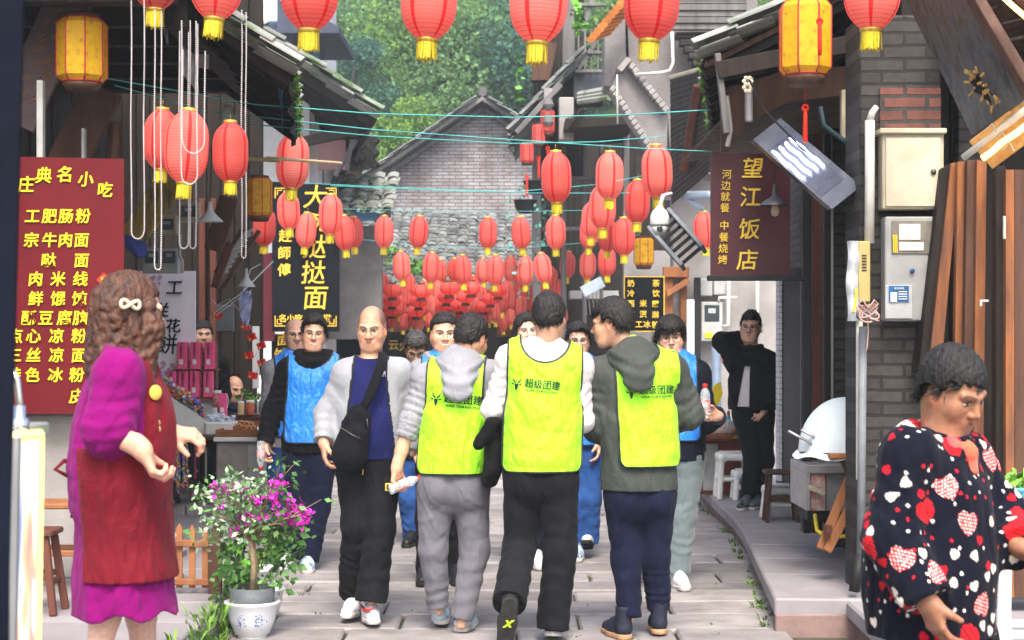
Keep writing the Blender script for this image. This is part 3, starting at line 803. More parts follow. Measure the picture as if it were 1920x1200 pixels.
def vest_print(s, px, py, size_px, slope=0.0, dirn=(0, 1, 0)):
 """emblem and two lines of writing on the back of a vest; px,py centre in the photo, size_px overall width"""
 w = size_px / F * s.d; ux = nrm(V3(1, 0, -slope)); uy = V3(slope, 0, 1); c = s.p(px, py)
 V, Fs = glyphs('超级团建', w * .172, w * .0022, 0); V[:, 0] *= 1.05
 A = V * [1, 1.12, 1] + [w * .13, w * .045, 0]
 V2, F2 = glyphs('SUPER TEAM BUILDING', w * .062, w * .0006, 0)
 B = V2 + [w * .13, -w * .085, 0]
 V3_, F3 = goat_emblem(w * .25); C = V3_ + [-w * .39, w * .0, 0]
 Vs = np.concatenate([A, B, C]); Fa = list(Fs) + [tuple(i + len(A) for i in q) for q in F2] + [tuple(i + len(A) + len(B) for i in q) for q in F3]
 Wd = c + Vs[:, :1] * ux + Vs[:, 1:2] * uy
 V4, F5 = s.project((Wd, Fa), s.vest_VQ, dirn)
 o = obj('print', raw_mesh('print', V4 - wloc(s.vest_o) , F5, INK), s.vest_o)
 return o
def ring_hood(fl, pts, r, k=.02):
 for a, b in zip(pts[:-1], pts[1:]): fl.cap(a, b, r[0], r[0], k, wr=(.003, .05))
M_YELT = mat('yellow_tag', (.70, .55, .08), rough=.5, bs=0)
# ---------------------------------------------------------------- materials of the setting
W_DARK = wood('dark_wood', (.026, .0175, .0135), (.009, .007, .006))
W_DARKY = wood('dark_wood_along', (.026, .0175, .0135), (.009, .007, .006), 'Y')
W_DARKX = wood('dark_wood_across', (.026, .0175, .0135), (.009, .007, .006), 'X')
W_BROWN = wood('brown_wood', (.115, .056, .036), (.05, .025, .017))
W_RED = wood('red_brown_wood', (.16, .055, .035), (.07, .024, .017))
W_GREY = wood('weathered_wood', (.20, .19, .19), (.10, .095, .095))
W_PINK = wood('painted_plank', (.22, .16, .17), (.15, .105, .11), 'X')
W_ORANGE = wood('orange_wood', (.36, .15, .06), (.22, .085, .035))
TILE = mat('roof_tile', (.235, .245, .24), (.075, .08, .078), 5, .9, .6, 40, .006, island=.45, contrast=(.3, .7))
TILE_M = mat('mossy_tile', (.26, .27, .25), (.07, .13, .035), 3.5, .95, .7, 40, .006, island=.4, contrast=(.36, .5))
STONE = mat('paving_stone', (.325, .30, .29), (.17, .155, .15), 3.2, .6, .7, 22, .008, island=.26, contrast=(.3, .66), spec=.45)
STONE_P = mat('platform_stone', (.29, .27, .28), (.21, .195, .205), 2.5, .6, .4, 30, .004, island=.10, contrast=(.3, .7))
STONE_R = mat('reddish_riser', (.25, .165, .145), (.17, .12, .11), 6, .85, .6, 30, .006, island=.12)
EARTH = mat('earth', (.085, .075, .06), (.045, .05, .03), 3, .95, .6, 30)
CONC = mat('concrete', (.36, .345, .33), (.22, .21, .20), 2.4, .9, .5, 30, .006, contrast=(.32, .7))
CONC_D = mat('dark_concrete', (.17, .165, .165), (.10, .098, .10), 2.4, .9, .5, 30, .006)
PLASTER = mat('rough_plaster', (.25, .235, .235), (.15, .14, .14), 3, .95, .9, 55, .012, contrast=(.3, .7))
WHITEW = mat('white_wall', (.68, .68, .68), (.50, .51, .53), 1.5, .8, .2)
BR_GREY = brick('grey_brick', (.40, .40, .43), (.30, .295, .32), (.16, .155, .16), .30, .085, 'XZ', .014, (.62, .5, .46))
BR_DARK = brick('dark_brick', (.062, .056, .053), (.034, .031, .031), (.024, .021, .02), .24, .068, 'XZ', .010, (.6, .6, .55))
BR_DARKY = brick('dark_brick_side', (.095, .088, .084), (.05, .047, .046), (.035, .032, .03), .24, .068, 'YZ', .010, (.6, .6, .55))
M_BLACK = mat('soft_black', (.018, .018, .02), rough=.6, bs=.1)
M_CHROME = mat('chrome', (.75, .75, .76), rough=.15, bs=0, metal=1)
M_STEEL = mat('stainless', (.42, .42, .43), (.34, .34, .35), 6, .42, .05, metal=.6)
M_GREYP = mat('grey_paint', (.42, .43, .42), (.34, .35, .34), 12, .5, .1)
M_CREAM = mat('cream_metal', (.47, .43, .32), (.38, .34, .24), 6, .5, .15)
M_PVC = mat('white_pvc', (.62, .60, .54), (.50, .48, .42), 8, .45, .05)
M_PVCG = mat('grey_pipe', (.20, .22, .235), (.14, .15, .165), 8, .5, .1)
M_WHITEP = mat('white_plastic', (.74, .76, .73), (.66, .68, .66), 10, .4, .05)
M_CYAN = mat('cyan_cable', (.10, .52, .50), rough=.5, bs=0)
M_GOLD = mat('gold_letter', (.72, .50, .06), (.58, .38, .04), 30, .4, .1)
M_YEL = mat('yellow_paint', (.80, .66, .03), (.72, .56, .02), 40, .5, .1)
M_GLASS = mat('dark_glass', (.05, .06, .07), rough=.08, bs=0, spec=.8)
def obox(mb, x0, y0, x1, y1, d, depth, mi=0, bev=.004):
 """box whose front face covers the photo rectangle at distance d"""
 a, b = P(x0, y0, d), P(x1, y1, d)
 return mb.box(((a[0] + b[0]) / 2, d + depth / 2, (a[2] + b[2]) / 2), (abs(b[0] - a[0]), depth, abs(b[2] - a[2])), None, bev, mi)
def tiles(mb, o, u, v, nu, nv, w=.22, l=.20, amp=.028, jit=.012, mi=0, r=None, both=True):
 """courses of curved tiles: o = eave corner, u along the eave, v up the slope (unit vectors)"""
 r = r or np.random.default_rng(3); u = nrm(u); v = nrm(v); n = nrm(np.cross(u, v)); n = n if n[2] > 0 else -n
 for j in range(nv):
  for i in range(nu):
   sgn = 1 if (i % 2 == 0 or not both) else -1
   c = np.asarray(o) + u * (i * w * (.62 if both else 1) + r.normal() * jit) + v * (j * l + r.normal() * jit) + n * (.02 + r.normal() * jit * .5 + (.03 if sgn > 0 else 0))
   dv = nrm(v + n * (-.09 + r.normal() * .02)); uu = nrm(u + v * r.normal() * .05)
   V = []
   for b_ in (0, 1):
    for a_ in range(5):
     t = a_ / 4 - .5
     V.append(c + uu * t * w * .95 + dv * b_ * l * 1.45 + n * sgn * amp * (1 - 4 * t * t))
   V += [p - n * .012 for p in V]
   Fs = [(a_, a_ + 1, a_ + 6, a_ + 5) for a_ in range(4)] + [(10 + a_, 15 + a_, 16 + a_, 11 + a_) for a_ in range(4)] + [(a_, 10 + a_, 11 + a_, a_ + 1) for a_ in range(4)] + [(0, 5, 15, 10), (4, 14, 19, 9)]
   mb.add(V, Fs, mi)
# ---------------------------------------------------------------- ground, street, pavements
g = MB(); g.quad((-600, -60, -.09), (600, -60, -.09), (600, 900, -.09), (-600, 900, -.09)); tag(part('ground', g, EARTH), kind='structure')
def lerp_tab(tab, d): return np.interp(d, [t[0] for t in tab], [t[1] for t in tab])
XL = [(3, -1.35), (8.6, -1.46), (14, -1.72), (20, -2.0), (46, -3.2)]
XR = [(3, 1.1), (8.87, 1.42), (12.5, 1.72), (16, 1.80), (24, 2.2), (46, 3.0)]
g = MB(); g.sheet(lambda u, v: (lerp_tab(XL, 3 + 43 * u) - .3 + (lerp_tab(XR, 3 + 43 * u) - lerp_tab(XL, 3 + 43 * u) + .6) * v, 3 + 43 * u, -.03), 20, 4); tag(part('street_bed', g, EARTH), kind='structure')
g = MB(); d = 3.0; r = np.random.default_rng(11)
while d < 46:
 dep = r.uniform(.30, .52); x = lerp_tab(XL, d) - .05 - r.random() * .5; xe = lerp_tab(XR, d) + .04
 while x < xe:
  w = r.uniform(.55, 1.35); gap = .016
  x0 = max(x, lerp_tab(XL, d) - .05); x1 = min(x + w, xe)
  if x1 - x0 > .12:
   sk = r.normal() * .008; n = 8
   rot = rotx(r.normal() * .008) @ roty(r.normal() * .006) @ rotz(r.normal() * .006)
   g.box(((x0 + x1) / 2, d + dep / 2 + sk, -.05 + r.normal() * .004), (x1 - x0 - gap, dep - gap - r.random() * .008, .10), rot, .012)
  x += w
 d += dep
tag(part('street', g, STONE), kind='structure')
g = MB()
for (d0, d1, z) in ((2.5, 13.4, .15), (13.4, 30, .22)):
 n = int((d1 - d0) / .62); r = np.random.default_rng(int(d1))
 for i in range(n):
  a, b = d0 + (d1 - d0) * i / n, d0 + (d1 - d0) * (i + 1) / n; x = lerp_tab(XL, (a + b) / 2) - .06
  for k in range(5):
   w = r.uniform(.7, 1.1); g.box((x - w / 2, (a + b) / 2, z / 2 - .06 + r.normal() * .002), (w - .006, b - a - .006, z + .12), rotz(-.02), .008); x -= w
  g.box((x - 3, (a + b) / 2, z / 2 - .07), (6, b - a, z + .10), None, .0)
tag(part('pavement_left', g, STONE_P), kind='structure')
g = MB(); r = np.random.default_rng(5); d = 8.87
while d < 30:
 e = d + r.uniform(.7, 1.0); x = (lerp_tab(XR, d) + lerp_tab(XR, e)) / 2 - .055; ang = -math.atan2(lerp_tab(XR, e) - lerp_tab(XR, d), e - d)
 for k in range(4):
  w = .62 if k == 0 else r.uniform(.6, .9)
  g.box((x + w / 2, (d + e) / 2, .125), (w - .005, e - d - .005, .09), rotz(ang), .010, 0)
  if k == 0: g.box((x + w / 2 + .022, (d + e) / 2, .035), (w - .03, e - d - .003, .13), rotz(ang), .006, 1)
  x += w
 g.box((x + 2.5, (d + e) / 2, .05), (5, e - d, .2), None, .0, 0)
 d = e
g.box((1.62, 8.895, .02), (.50, .05, .14), None, .006, 1)
g.box((3.4, 6.9, .115), (3.44, 3.9, .09), rotz(-.03), .012, 0); g.box((3.43, 6.9, .0), (3.40, 3.86, .16), rotz(-.03), .006, 1); g.box((4.2, 3.5, .05), (5, 3.1, .2), None, .01, 0)
tag(part('pavement_right', g, [STONE_P, STONE_R]), kind='structure')
# weeds along kerbs and joints
def tuft(mb, c, n, h, spread, r, wid=.006):
 for _ in range(n):
  a = r.random() * 6.283; b = np.asarray(c) + V3(math.cos(a), math.sin(a), 0) * r.random() * spread
  t = V3(math.cos(a), math.sin(a), 0) * h * r.uniform(.2, .8); hh = h * r.uniform(.5, 1.1); s_ = V3(-math.sin(a), math.cos(a), 0) * wid * r.uniform(.6, 1.6)
  p1 = b + t * .4 + V3(0, 0, hh * .6); p2 = b + t + V3(0, 0, hh * r.uniform(.6, 1))
  mb.add([b - s_ * .5, b + s_ * .5, p1 + s_, p1 - s_, p2], [(0, 1, 2, 3), (3, 2, 4)])
GRASS = mat('weed_green', (.14, .27, .035), (.06, .14, .02), 12, .7, 0, island=.5)
g = MB(); r = np.random.default_rng(8)
for _ in range(45):
 d = 8.9 + r.random() ** 1.6 * 10; tuft(g, (lerp_tab(XR, d) - .075 + r.normal() * .012, d, 0), int(r.integers(3, 9)), r.uniform(.02, .055), .03, r)
for _ in range(34):
 d = r.uniform(8.4, 13); x = r.uniform(lerp_tab(XL, d), lerp_tab(XR, d)); tuft(g, (x, d, -.01), 7, .022, .05, r, .005)
for _ in range(330):
 d = 7.6 + r.random() * 6.4; tuft(g, (lerp_tab(XL, d) + r.uniform(-.10, .03), d, 0 if r.random() < .7 else .12), int(r.integers(4, 10)), r.uniform(.03, .13), .05, r, .006)
tag(part('weeds', g, GRASS), 'green weeds growing along the kerbs and between the stones', 'weeds', kind='stuff')
# ---------------------------------------------------------------- hill and woods
def hill_z(x, y): return -1 + np.clip((y - 47) * .50, 0, 40) + 2.5 * np.sin(x * .09 + 1) + 1.5 * np.sin(y * .13 + x * .05)
LEAF = [mat('leaves_mid', (.23, .40, .15), (.13, .27, .11), .8, .6, 0, island=.6), mat('leaves_bright', (.26, .42, .09), (.15, .30, .06), .8, .6, 0, island=.5),
  mat('leaves_dark', (.10, .24, .17), (.06, .16, .12), .8, .6, 0, island=.6), mat('leaves_pale', (.22, .30, .17), (.12, .19, .10), .8, .6, 0, island=.5)]
for m_ in LEAF:                                        # thin leaves let light through
 t = m_.node_tree; b = t.nodes['Principled BSDF']; out = t.nodes['Material Output']; tr = N(t, 'ShaderNodeBsdfTranslucent'); mx = N(t, 'ShaderNodeMixShader'); mx.inputs[0].default_value = .5
 src = b.inputs['Base Color'].links[0].from_socket; t.links.new(src, tr.inputs[0]); t.links.new(b.outputs[0], mx.inputs[1]); t.links.new(tr.outputs[0], mx.inputs[2]); t.links.new(mx.outputs[0], out.inputs[0])
def leafcloud(blobs, per, size, r, droop=0.0, shell=.5):
 """blobs (c, radii): leaf clumps spread in lumpy volumes; returns V, Q"""
 Vs = []
 for c, rad in blobs:
  n = int(per * (rad[0] * rad[1] * rad[2]) ** .66)
  q = r.normal(size=(n, 3)); q /= np.linalg.norm(q, axis=1, keepdims=True)
  k = r.random((n, 1)) ** shell; lump = 1 + .28 * foldfn(q * 1.0, .9, int(r.integers(1e6)), .3)[:, None]
  p = np.asarray(c) + q * k * lump * np.asarray(rad)
  ax = r.normal(size=(n, 3)) + [0, 0, -droop]; ax /= np.linalg.norm(ax, axis=1, keepdims=True)
  nn = q * .6 + r.normal(size=(n, 3)) * .6 + [0, 0, .5]; b = np.cross(ax, nn); b /= np.maximum(np.linalg.norm(b, axis=1, keepdims=True), 1e-6)
  s_ = size * (.5 + r.random((n, 1)))
  Vs.append(np.stack([p - b * s_ * .42, p + ax * s_ * .6 - b * s_ * .1, p + b * s_ * .42, p - ax * s_ * .6], 1).reshape(-1, 3))
 V = np.concatenate(Vs); return V, np.arange(len(V)).reshape(-1, 4)
g = MB(); g.sheet(lambda u, v: (-70 + 140 * u, 46 + 110 * v, hill_z(-70 + 140 * u, 46 + 110 * v)), 40, 40)
tag(part('hill', g, mat('hill_ground', (.05, .09, .03), (.03, .05, .02), .4, .9, 0), None, True), kind='structure')
r = np.random.default_rng(21); blobs = [[], [], []]
for _ in range(420):
 y = 60 + r.random() ** 1.3 * 75; x = r.uniform(-.26, .17) * y + r.normal();
 k = int(r.choice(3, p=[.5, .22, .28])); rr = r.uniform(1.1, 2.4)
 blobs[k].append(((x, y, hill_z(x, y) + r.uniform(.6, 3.2)), (rr, rr, rr * r.uniform(.8, 1.3))))
for k, nm in enumerate(('mid green woods', 'bright green woods', 'dark green woods')):
 V, Q = leafcloud(blobs[k], 600, .15, r)
 tag(obj('woods', raw_mesh('woods', V, Q, LEAF[k])), f'dense {nm} covering the hillside', 'woods', kind='stuff')
def tree(px, py, d, rad, h, mi, label, kind='round', n=7, seed=1):
 """px,py: centre of the crown in the photo"""
 r = np.random.default_rng(seed); c = P(px, py, d); base = V3(c[0], d, hill_z(c[0], d))
 t = thing('tree', label, 'tree', base, 'trees on the hillside')
 mb = MB(); top = c + V3(0, 0, rad * .3); pts = [base + (top - base) * k + V3(r.normal() * .12, r.normal() * .12, 0) * k * rad * .4 for k in np.linspace(0, 1, 7)]
 mb.tube(pts, np.linspace(rad * .07 + .08, .04, 7), 8)
 bl = []
 for i in range(n):
  a = i * 2.4 + r.random(); e = c + V3(math.cos(a), math.sin(a), 0) * rad * r.uniform(.35, .8) + V3(0, 0, h * r.uniform(-.45, .5))
  s0 = pts[int(r.integers(3, 6))]; mb.tube([s0, (s0 + e) / 2 + V3(0, 0, -.1), e], [.07, .05, .02], 6)
  q = rad * r.uniform(.32, .6); bl.append((e, (q, q, q * (1.5 if kind == 'plume' else .8))))
 bl.append((c, (rad * .6, rad * .6, h * .45)))
 part('trunk', mb, W_GREY, t, True)
 V, Q = leafcloud(bl, 1300 if kind != 'plume' else 1500, .11 if kind != 'plume' else .13, r, 1.2 if kind == 'plume' else 0, .4)
 obj('crown', raw_mesh('crown', V - base, Q, LEAF[mi]), t)
tree(700, 115, 62, 2.6, 4.2, 0, 'feathery mid green bamboo clump above the tiled eave', 'plume', 9, 1)
tree(640, 175, 58, 1.6, 3.0, 2, 'dark leafy tree close behind the noodle shop eave', 'round', 7, 2)
tree(775, 60, 78, 2.6, 4.0, 3, 'pale airy tree between the two middle lanterns of the near row', 'round', 8, 3)
tree(845, 130, 66, 2.0, 2.6, 3, 'pale thin tree with yellowing leaves above the gable roof', 'round', 8, 4)
tree(885, 45, 92, 2.8, 5.0, 2, 'dark blue green conifer high on the hill', 'plume', 8, 5)
tree(945, 110, 70, 2.2, 6.5, 0, 'tall drooping green tree beside the wooden tower house', 'plume', 9, 6)
tree(720, 265, 54, 1.7, 1.9, 1, 'bright green rounded tree at the gable house eave', 'round', 8, 7)
tree(690, 300, 50, 1.0, 1.1, 1, 'small bright bush between two roofs', 'round', 6, 8)
tree(625, 60, 72, 2.2, 3.0, 1, 'light green tree beside the white building', 'round', 7, 9)
tree(800, 215, 60, 1.8, 2.0, 0, 'mid green tree above the left slope of the gable', 'round', 7, 10)
tree(975, 30, 84, 2.4, 4.0, 0, 'tall green tree at the top of the hill by the timber tower', 'round', 7, 11)
# ---------------------------------------------------------------- grey brick gable house and the roofs before it
h = thing('gable_house', 'grey brick house with broad tiled gable roof below the wooded hill', 'house', P(900, 600, 42))
D0 = 42.0
gp = [P(*a, D0) for a in ((680, 345), (905, 205), (1010, 270), (1010, 640), (680, 640))]
mb = MB(); mb.prism([(p[0], p[2]) for p in gp], (0, D0 + 6, 0), (1, 0, 0), (0, 0, 1), 6)
part('wall', mb, BR_GREY, h)
mb = MB(); ap = P(905, 188, D0)
for tip in (P(668, 352, D0), P(1060, 290, D0)):
 mb.beam((ap + tip) / 2 + (ap - tip) * .5 + V3(0, -.45, -.06), tip + V3(0, -.45, -.06), .10, .16, (0, 1, 0)); mb.beam(ap + V3(0, -.2, -.22), tip + V3(0, -.2, -.22), .10, .12, (0, 1, 0))
 mb.prism([(ap[0], ap[2]), (tip[0], tip[2]), (tip[0], tip[2] - .10), (ap[0], ap[2] - .10)], (0, D0 + 6, 0), (1, 0, 0), (0, 0, 1), 6.7)
part('roof_timber', mb, W_GREY, h)
mb = MB()
for tip, sg in ((P(668, 352, D0), 1), (P(1060, 290, D0), -1)):
 v = nrm(ap - tip); L_ = np.linalg.norm(ap - tip); tiles(mb, tip + V3(0, -.75, .04), (0, 1, 0), v, 48, int(L_ / .27) - 1, .24, .27, .04)
mb.tube([ap + V3(0, -.7, .12), ap + V3(0, 6, .12)], .13, 8)
part('roof', mb, TILE, h)
# lower roof facing the street
h = thing('low_tiled_house', 'low house with wide weathered tiled roof in front of the brick gable', 'house', P(820, 640, 34))
e0, e1 = P(640, 575, 32), P(1010, 590, 32); v = nrm(V3(0, 6.0, 3.0)); u = nrm(e1 - e0)
mb = MB(); nu = int(np.linalg.norm(e1 - e0) / .136) + 2; tiles(mb, e0, u, v, int(nu * .136 / .099) + 1, 26, .16, .185, .022, .009); part('roof', mb, TILE, h)
mb = MB(); mb.quad(e0 - V3(0, 0, .05), e1 - V3(0, 0, .05), e1 + v * 4.9 - V3(0, 0, .05), e0 + v * 4.9 - V3(0, 0, .05)); mb.box(((e0 + e1) / 2 + V3(0, .6, -1.0)), (e1[0] - e0[0], .2, 1.9)); part('wall', mb, CONC_D, h)
VINE = mat('vine_leaf', (.13, .36, .04), (.07, .2, .03), 6, .6, 0, island=.5)
r = np.random.default_rng(4); bl = []
for t in np.linspace(0, 1, 26):
 c = e0 + u * (.5 + 2.4 * t) + v * (2.4 - 2.2 * t + r.normal() * .22) + V3(0, -.08, .16); bl.append((c, (.34, .3, .09)))
bl += [(e0 + u * k + v * .25 + V3(0, -.05, .12), (.2, .2, .1)) for k in (.4, .8, 3.2, 3.5)]
V, Q = leafcloud(bl, 480, .085, r); tag(obj('roof_vine', raw_mesh('roof_vine', V, Q, VINE)), 'bright green creeper spreading over the low tiled roof', 'creeper')
# small outbuilding with blue fascia
h = thing('small_house', 'small grey house with mossy ridge and blue fascia at the eave', 'house', P(670, 640, 28))
mb = MB(); a, b = P(618, 408, 28), P(700, 398, 28); v = nrm(V3(0, 2.2, 1.0))
tiles(mb, P(612, 402, 27.8), (1, 0, .05), v, 9, 8, .2, .22, .035, .015); part('roof', mb, TILE_M, h)
mb = MB(); r0 = P(612, 335, 30); r1 = P(700, 372, 30)
for i in range(24): mb.box(r0 + (r1 - r0) * i / 23 + V3(0, 0, rng.normal() * .02), (.12, .35, .10 + rng.random() * .06), rotz(rng.normal() * .2) @ roty(.4), .02)
part('ridge', mb, TILE_M, h)
mb = MB(); mb.box((a + b) / 2 + V3(0, .05, -.02), (b[0] - a[0] + .3, .05, .14)); part('fascia', mb, mat('blue_fascia', (.10, .26, .48), (.07, .18, .34), 10, .6, .1), h)
mb = MB(); mb.box(P(650, 530, 28.6), (1.2, .2, 1.9)); mb.box(P(722, 380, 29.5), (.20, .2, .5)); mb.box(P(640, 378, 29.6), (.5, .2, .6)); part('wall', mb, CONC_D, h)
# ---------------------------------------------------------------- white building behind the left roofs
h = thing('white_building', 'tall whitewashed building rising behind the dark tiled eaves', 'building', P(510, 640, 26))
mb = MB(); a, b = P(470, -400, 26), P(580, 640, 26); mb.box(((a[0] + b[0]) / 2, 28, 4), (b[0] - a[0], 4, 9)); a, b = P(350, 0, 27), P(470, 640, 27); mb.box(((a[0] + b[0]) / 2 - .6, 29, 4), (b[0] - a[0] + 1.4, 4, 9)); part('wall', mb, WHITEW, h)
fr = MB(); obox(fr, 498, 34, 535, 64, 25.94, .06); f = part('window', fr, M_GREYP, h)
pn = MB(); obox(pn, 503, 39, 530, 60, 25.92, .03); [obox(pn, 503, 41 + 4.5 * k, 530, 42.2 + 4.5 * k, 25.89, .02) for k in range(5)]; part('louver', pn, mat('blue_louver', (.12, .17, .28), rough=.4, bs=0), f)
cu = MB()
for k in range(12):
 x = 441 + k * 3.6; a = P(x, -30, 26.9); b = P(x, 38, 26.9); cu.tube([a, b], .03, 6)
part('window_bars', cu, mat('teal_bars', (.05, .30, .24), rough=.5, bs=.1), h)
cu = MB(); obox(cu, 436, -60, 486, 48, 26.98, .02); part('window_pane', cu, M_GLASS, h)
cu = MB(); obox(cu, 557, 85, 592, 150, 25.6, .5); part('blue_panel', cu, mat('blue_steel', (.16, .34, .52), (.10, .25, .42), 6, .4, .1), h)
ro = MB(); a = P(640, 58, 25); b = P(578, 8, 25); ro.prism([(a[0], a[2]), (a[0], a[2] - .10), (b[0] - .4, a[2] - .10), (b[0] - .4, b[2])], (0, 27, 0), (1, 0, 0), (0, 0, 1), 2.4); part('eave', ro, mat('slate_blue', (.06, .07, .11), rough=.6, bs=.2), h)
# ---------------------------------------------------------------- damp mountain air
m_, t_, b_ = newmat('haze'); t_.nodes.remove(b_); pv = t_.nodes.new('ShaderNodeVolumePrincipled'); pv.inputs['Color'].default_value = (.86, .95, .97, 1); pv.inputs['Density'].default_value = .0016; pv.inputs['Anisotropy'].default_value = .2
t_.links.new(pv.outputs[0], t_.nodes['Material Output'].inputs['Volume'])
mb = MB(); mb.box((0, 75, 24), (190, 180, 50.4), None, 0); tag(part('haze', mb, m_), 'pale damp air lying over the street and the hillside', 'haze', kind='stuff')
# ---------------------------------------------------------------- near house on the left: dark timber front under a tiled eave
h = thing('timber_house', 'dark timber house with open beams and mossy tiled eave beside the red menu board', 'house', (-3.4, 12, .15))
mb = MB(); r = np.random.default_rng(2)
for i in range(22):
 y = 8.2 + i * .29; mb.box((-3.45 + r.normal() * .008, y, 2.4), (.06, .28, 4.6), None, .006)
part('wall', mb, W_DARK, h)
mb = MB()                                              # wall across at the far end with shop openings
for i in range(19):
 x = -4.7 + i * .13; mb.box((x, 15.75 + r.normal() * .01, 3.0), (.125, .06, 3.6), None, .006)
for x0, x1 in ((-3.4, -3.2), (-2.5, -2.35)): mb.box(((x0 + x1) / 2, 15.7, .9), (x1 - x0, .1, 1.5))
mb.box((-2.95, 16.7, 1.2), (.9, .1, 2.6)); part('end_wall', mb, W_DARK, h)
mb = MB()                                              # loft floor, joists
for i in range(11): mb.box((-2.9, 9.6 + i * .34, 3.62 + r.normal() * .01), (2.0, .33, .04), None, .005)
part('loft_floor', mb, W_DARKX, h)
mb = MB()
for i in range(6): mb.box((-2.8, 9.7 + i * .68, 3.5), (1.8, .12, .16), None, .01)
mb.box((-1.95, 12.4, 3.42), (.14, 5.0, .18)); part('joist', mb, W_DARK, h)
mb = MB(); mb.box((-3.9, 10.7, 4.6), (4.0, .06, 1.9)); mb.box((-4.2, 12, 4.6), (1.6, 6, .1)); part('gable_boards', mb, W_DARK, h)
E0, E1 = P(548, 128, 10.0), P(556, 238, 13.2); UP = nrm(V3(-1, 0, .72)); ue = nrm(E1 - E0)
mb = MB(); mb.prism([(0, 0), (np.linalg.norm(E1 - E0), 0), (np.linalg.norm(E1 - E0), 2.6), (0, 2.6)], E0 - V3(0, 0, .03), ue, UP, .03); part('roof_boards', mb, W_DARK, h)
mb = MB()
for k in range(11): mb.beam(E0 + ue * (.1 + k * .33) - V3(0, 0, .07), E0 + ue * (.1 + k * .33) + UP * 2.5 - V3(0, 0, .07), .06, .08)
part('rafter', mb, W_DARK, h)
mb = MB(); tiles(mb, E0 - ue * .12, ue, UP, 26, 13, .22, .19, .035, .014); part('roof', mb, TILE_M, h)
mb = MB(); mb.sheet(lambda u, v: E0 + ue * (3.4 * u) + V3(-.02 + .02 * math.sin(u * 40), 0, .02 - .16 * v - .03 * math.sin(u * 23)), 30, 3); part('eave_board', mb, W_DARK, h)
r = np.random.default_rng(6); bl = [(E0 + ue * t + V3(.02, 0, -.02 - .05 * r.random()), (.035, .05, .05)) for t in np.linspace(0, 3.2, 40)]
V, Q = leafcloud(bl, 5200, .022, r); o = obj('eave_moss', raw_mesh('eave_moss', V - wloc(h), Q, GRASS), h)
# loose braces and planks under the loft
def plank(name, label, a, b, w, t, m, up=(0, 1, 0), grp=None):
 mb = MB(); mb.beam(a, b, w, t, up, .006); return tag(part(name, mb, m), label, 'plank', grp)
plank('plank', 'wide rough brown plank slanting up behind the yellow lantern', P(118, 320, 10.5), P(196, 165, 10.5), .24, .05, W_BROWN, (0, 1, 0))
mb = MB(); mb.beam(P(25, 232, 10.3), P(150, -40, 10.3), .27, .05, (0, 1, 0), .006); mb2 = tag(part('plank', mb, W_PINK), 'faded mauve plank with orange paint streaks slanting at the edge of the shop front', 'plank')
st = MB(); r = np.random.default_rng(14)
for i in range(46):
 k_ = r.uniform(.15, .8); q_ = r.uniform(-30, 30); c = P(25 + 125 * k_ + q_ * .9, 232 - 272 * k_ + q_ * .42, 10.27); a = R(35) + r.normal() * .15; L_ = r.uniform(.02, .075); st.beam(c, c + V3(math.cos(a), 0, math.sin(a)) * L_, .003, r.uniform(.006, .016), (0, 1, 0), 0)
o = part('paint_streaks', st, mat('orange_streak', (.55, .26, .05), rough=.7, bs=0), mb2)
plank('plank', 'dark plank with yellow paint streaks leaning under the bead ropes', P(248, 448, 12.4), P(322, 338, 12.4), .20, .04, wood('yellow_streaked', (.50, .36, .05), (.07, .055, .05), 'Z', 30, .7, .1))
plank('plank', 'narrow brown plank leaning beside the tall red post', P(400, 470, 12.6), P(430, 370, 12.6), .14, .04, W_BROWN)
plank('plank', 'short brown plank leaning before the tilted shutter', P(402, 540, 13.0), P(432, 455, 13.0), .06, .04, W_RED)
for i, (x0, x1, y0, y1, d) in enumerate(((68, 80, 150, 300, 9.9), (152, 158, 240, 300, 10.2))):
 mb = MB(); obox(mb, x0, y0, x1, y1 + 700, d, .06); tag(part('post', mb, M_GREYP), ('pale grey square post' if i == 0 else 'thin pale post') + ' behind the top of the red menu board', 'post', )
mb = MB(); a = P(215, 265, 10.6); mb.tube([a + V3(0, 0, .12), a, a - V3(.01, 0, .1), a - V3(0, 0, .3)], [.04, .05, .045, .05], 8); tag(part('stump', mb, W_BROWN), 'rough bark post stub showing above the menu board', 'post')
for x0, x1, nm in ((372, 384, 'tall red brown wooden post beside the flower cake board'), (393, 405, 'second red brown post further from the flower cake board')):
 mb = MB(); obox(mb, x0, 372, x1, 905, 15.5, .08, bev=.008); tag(part('wooden_post', mb, W_RED), nm, 'post')
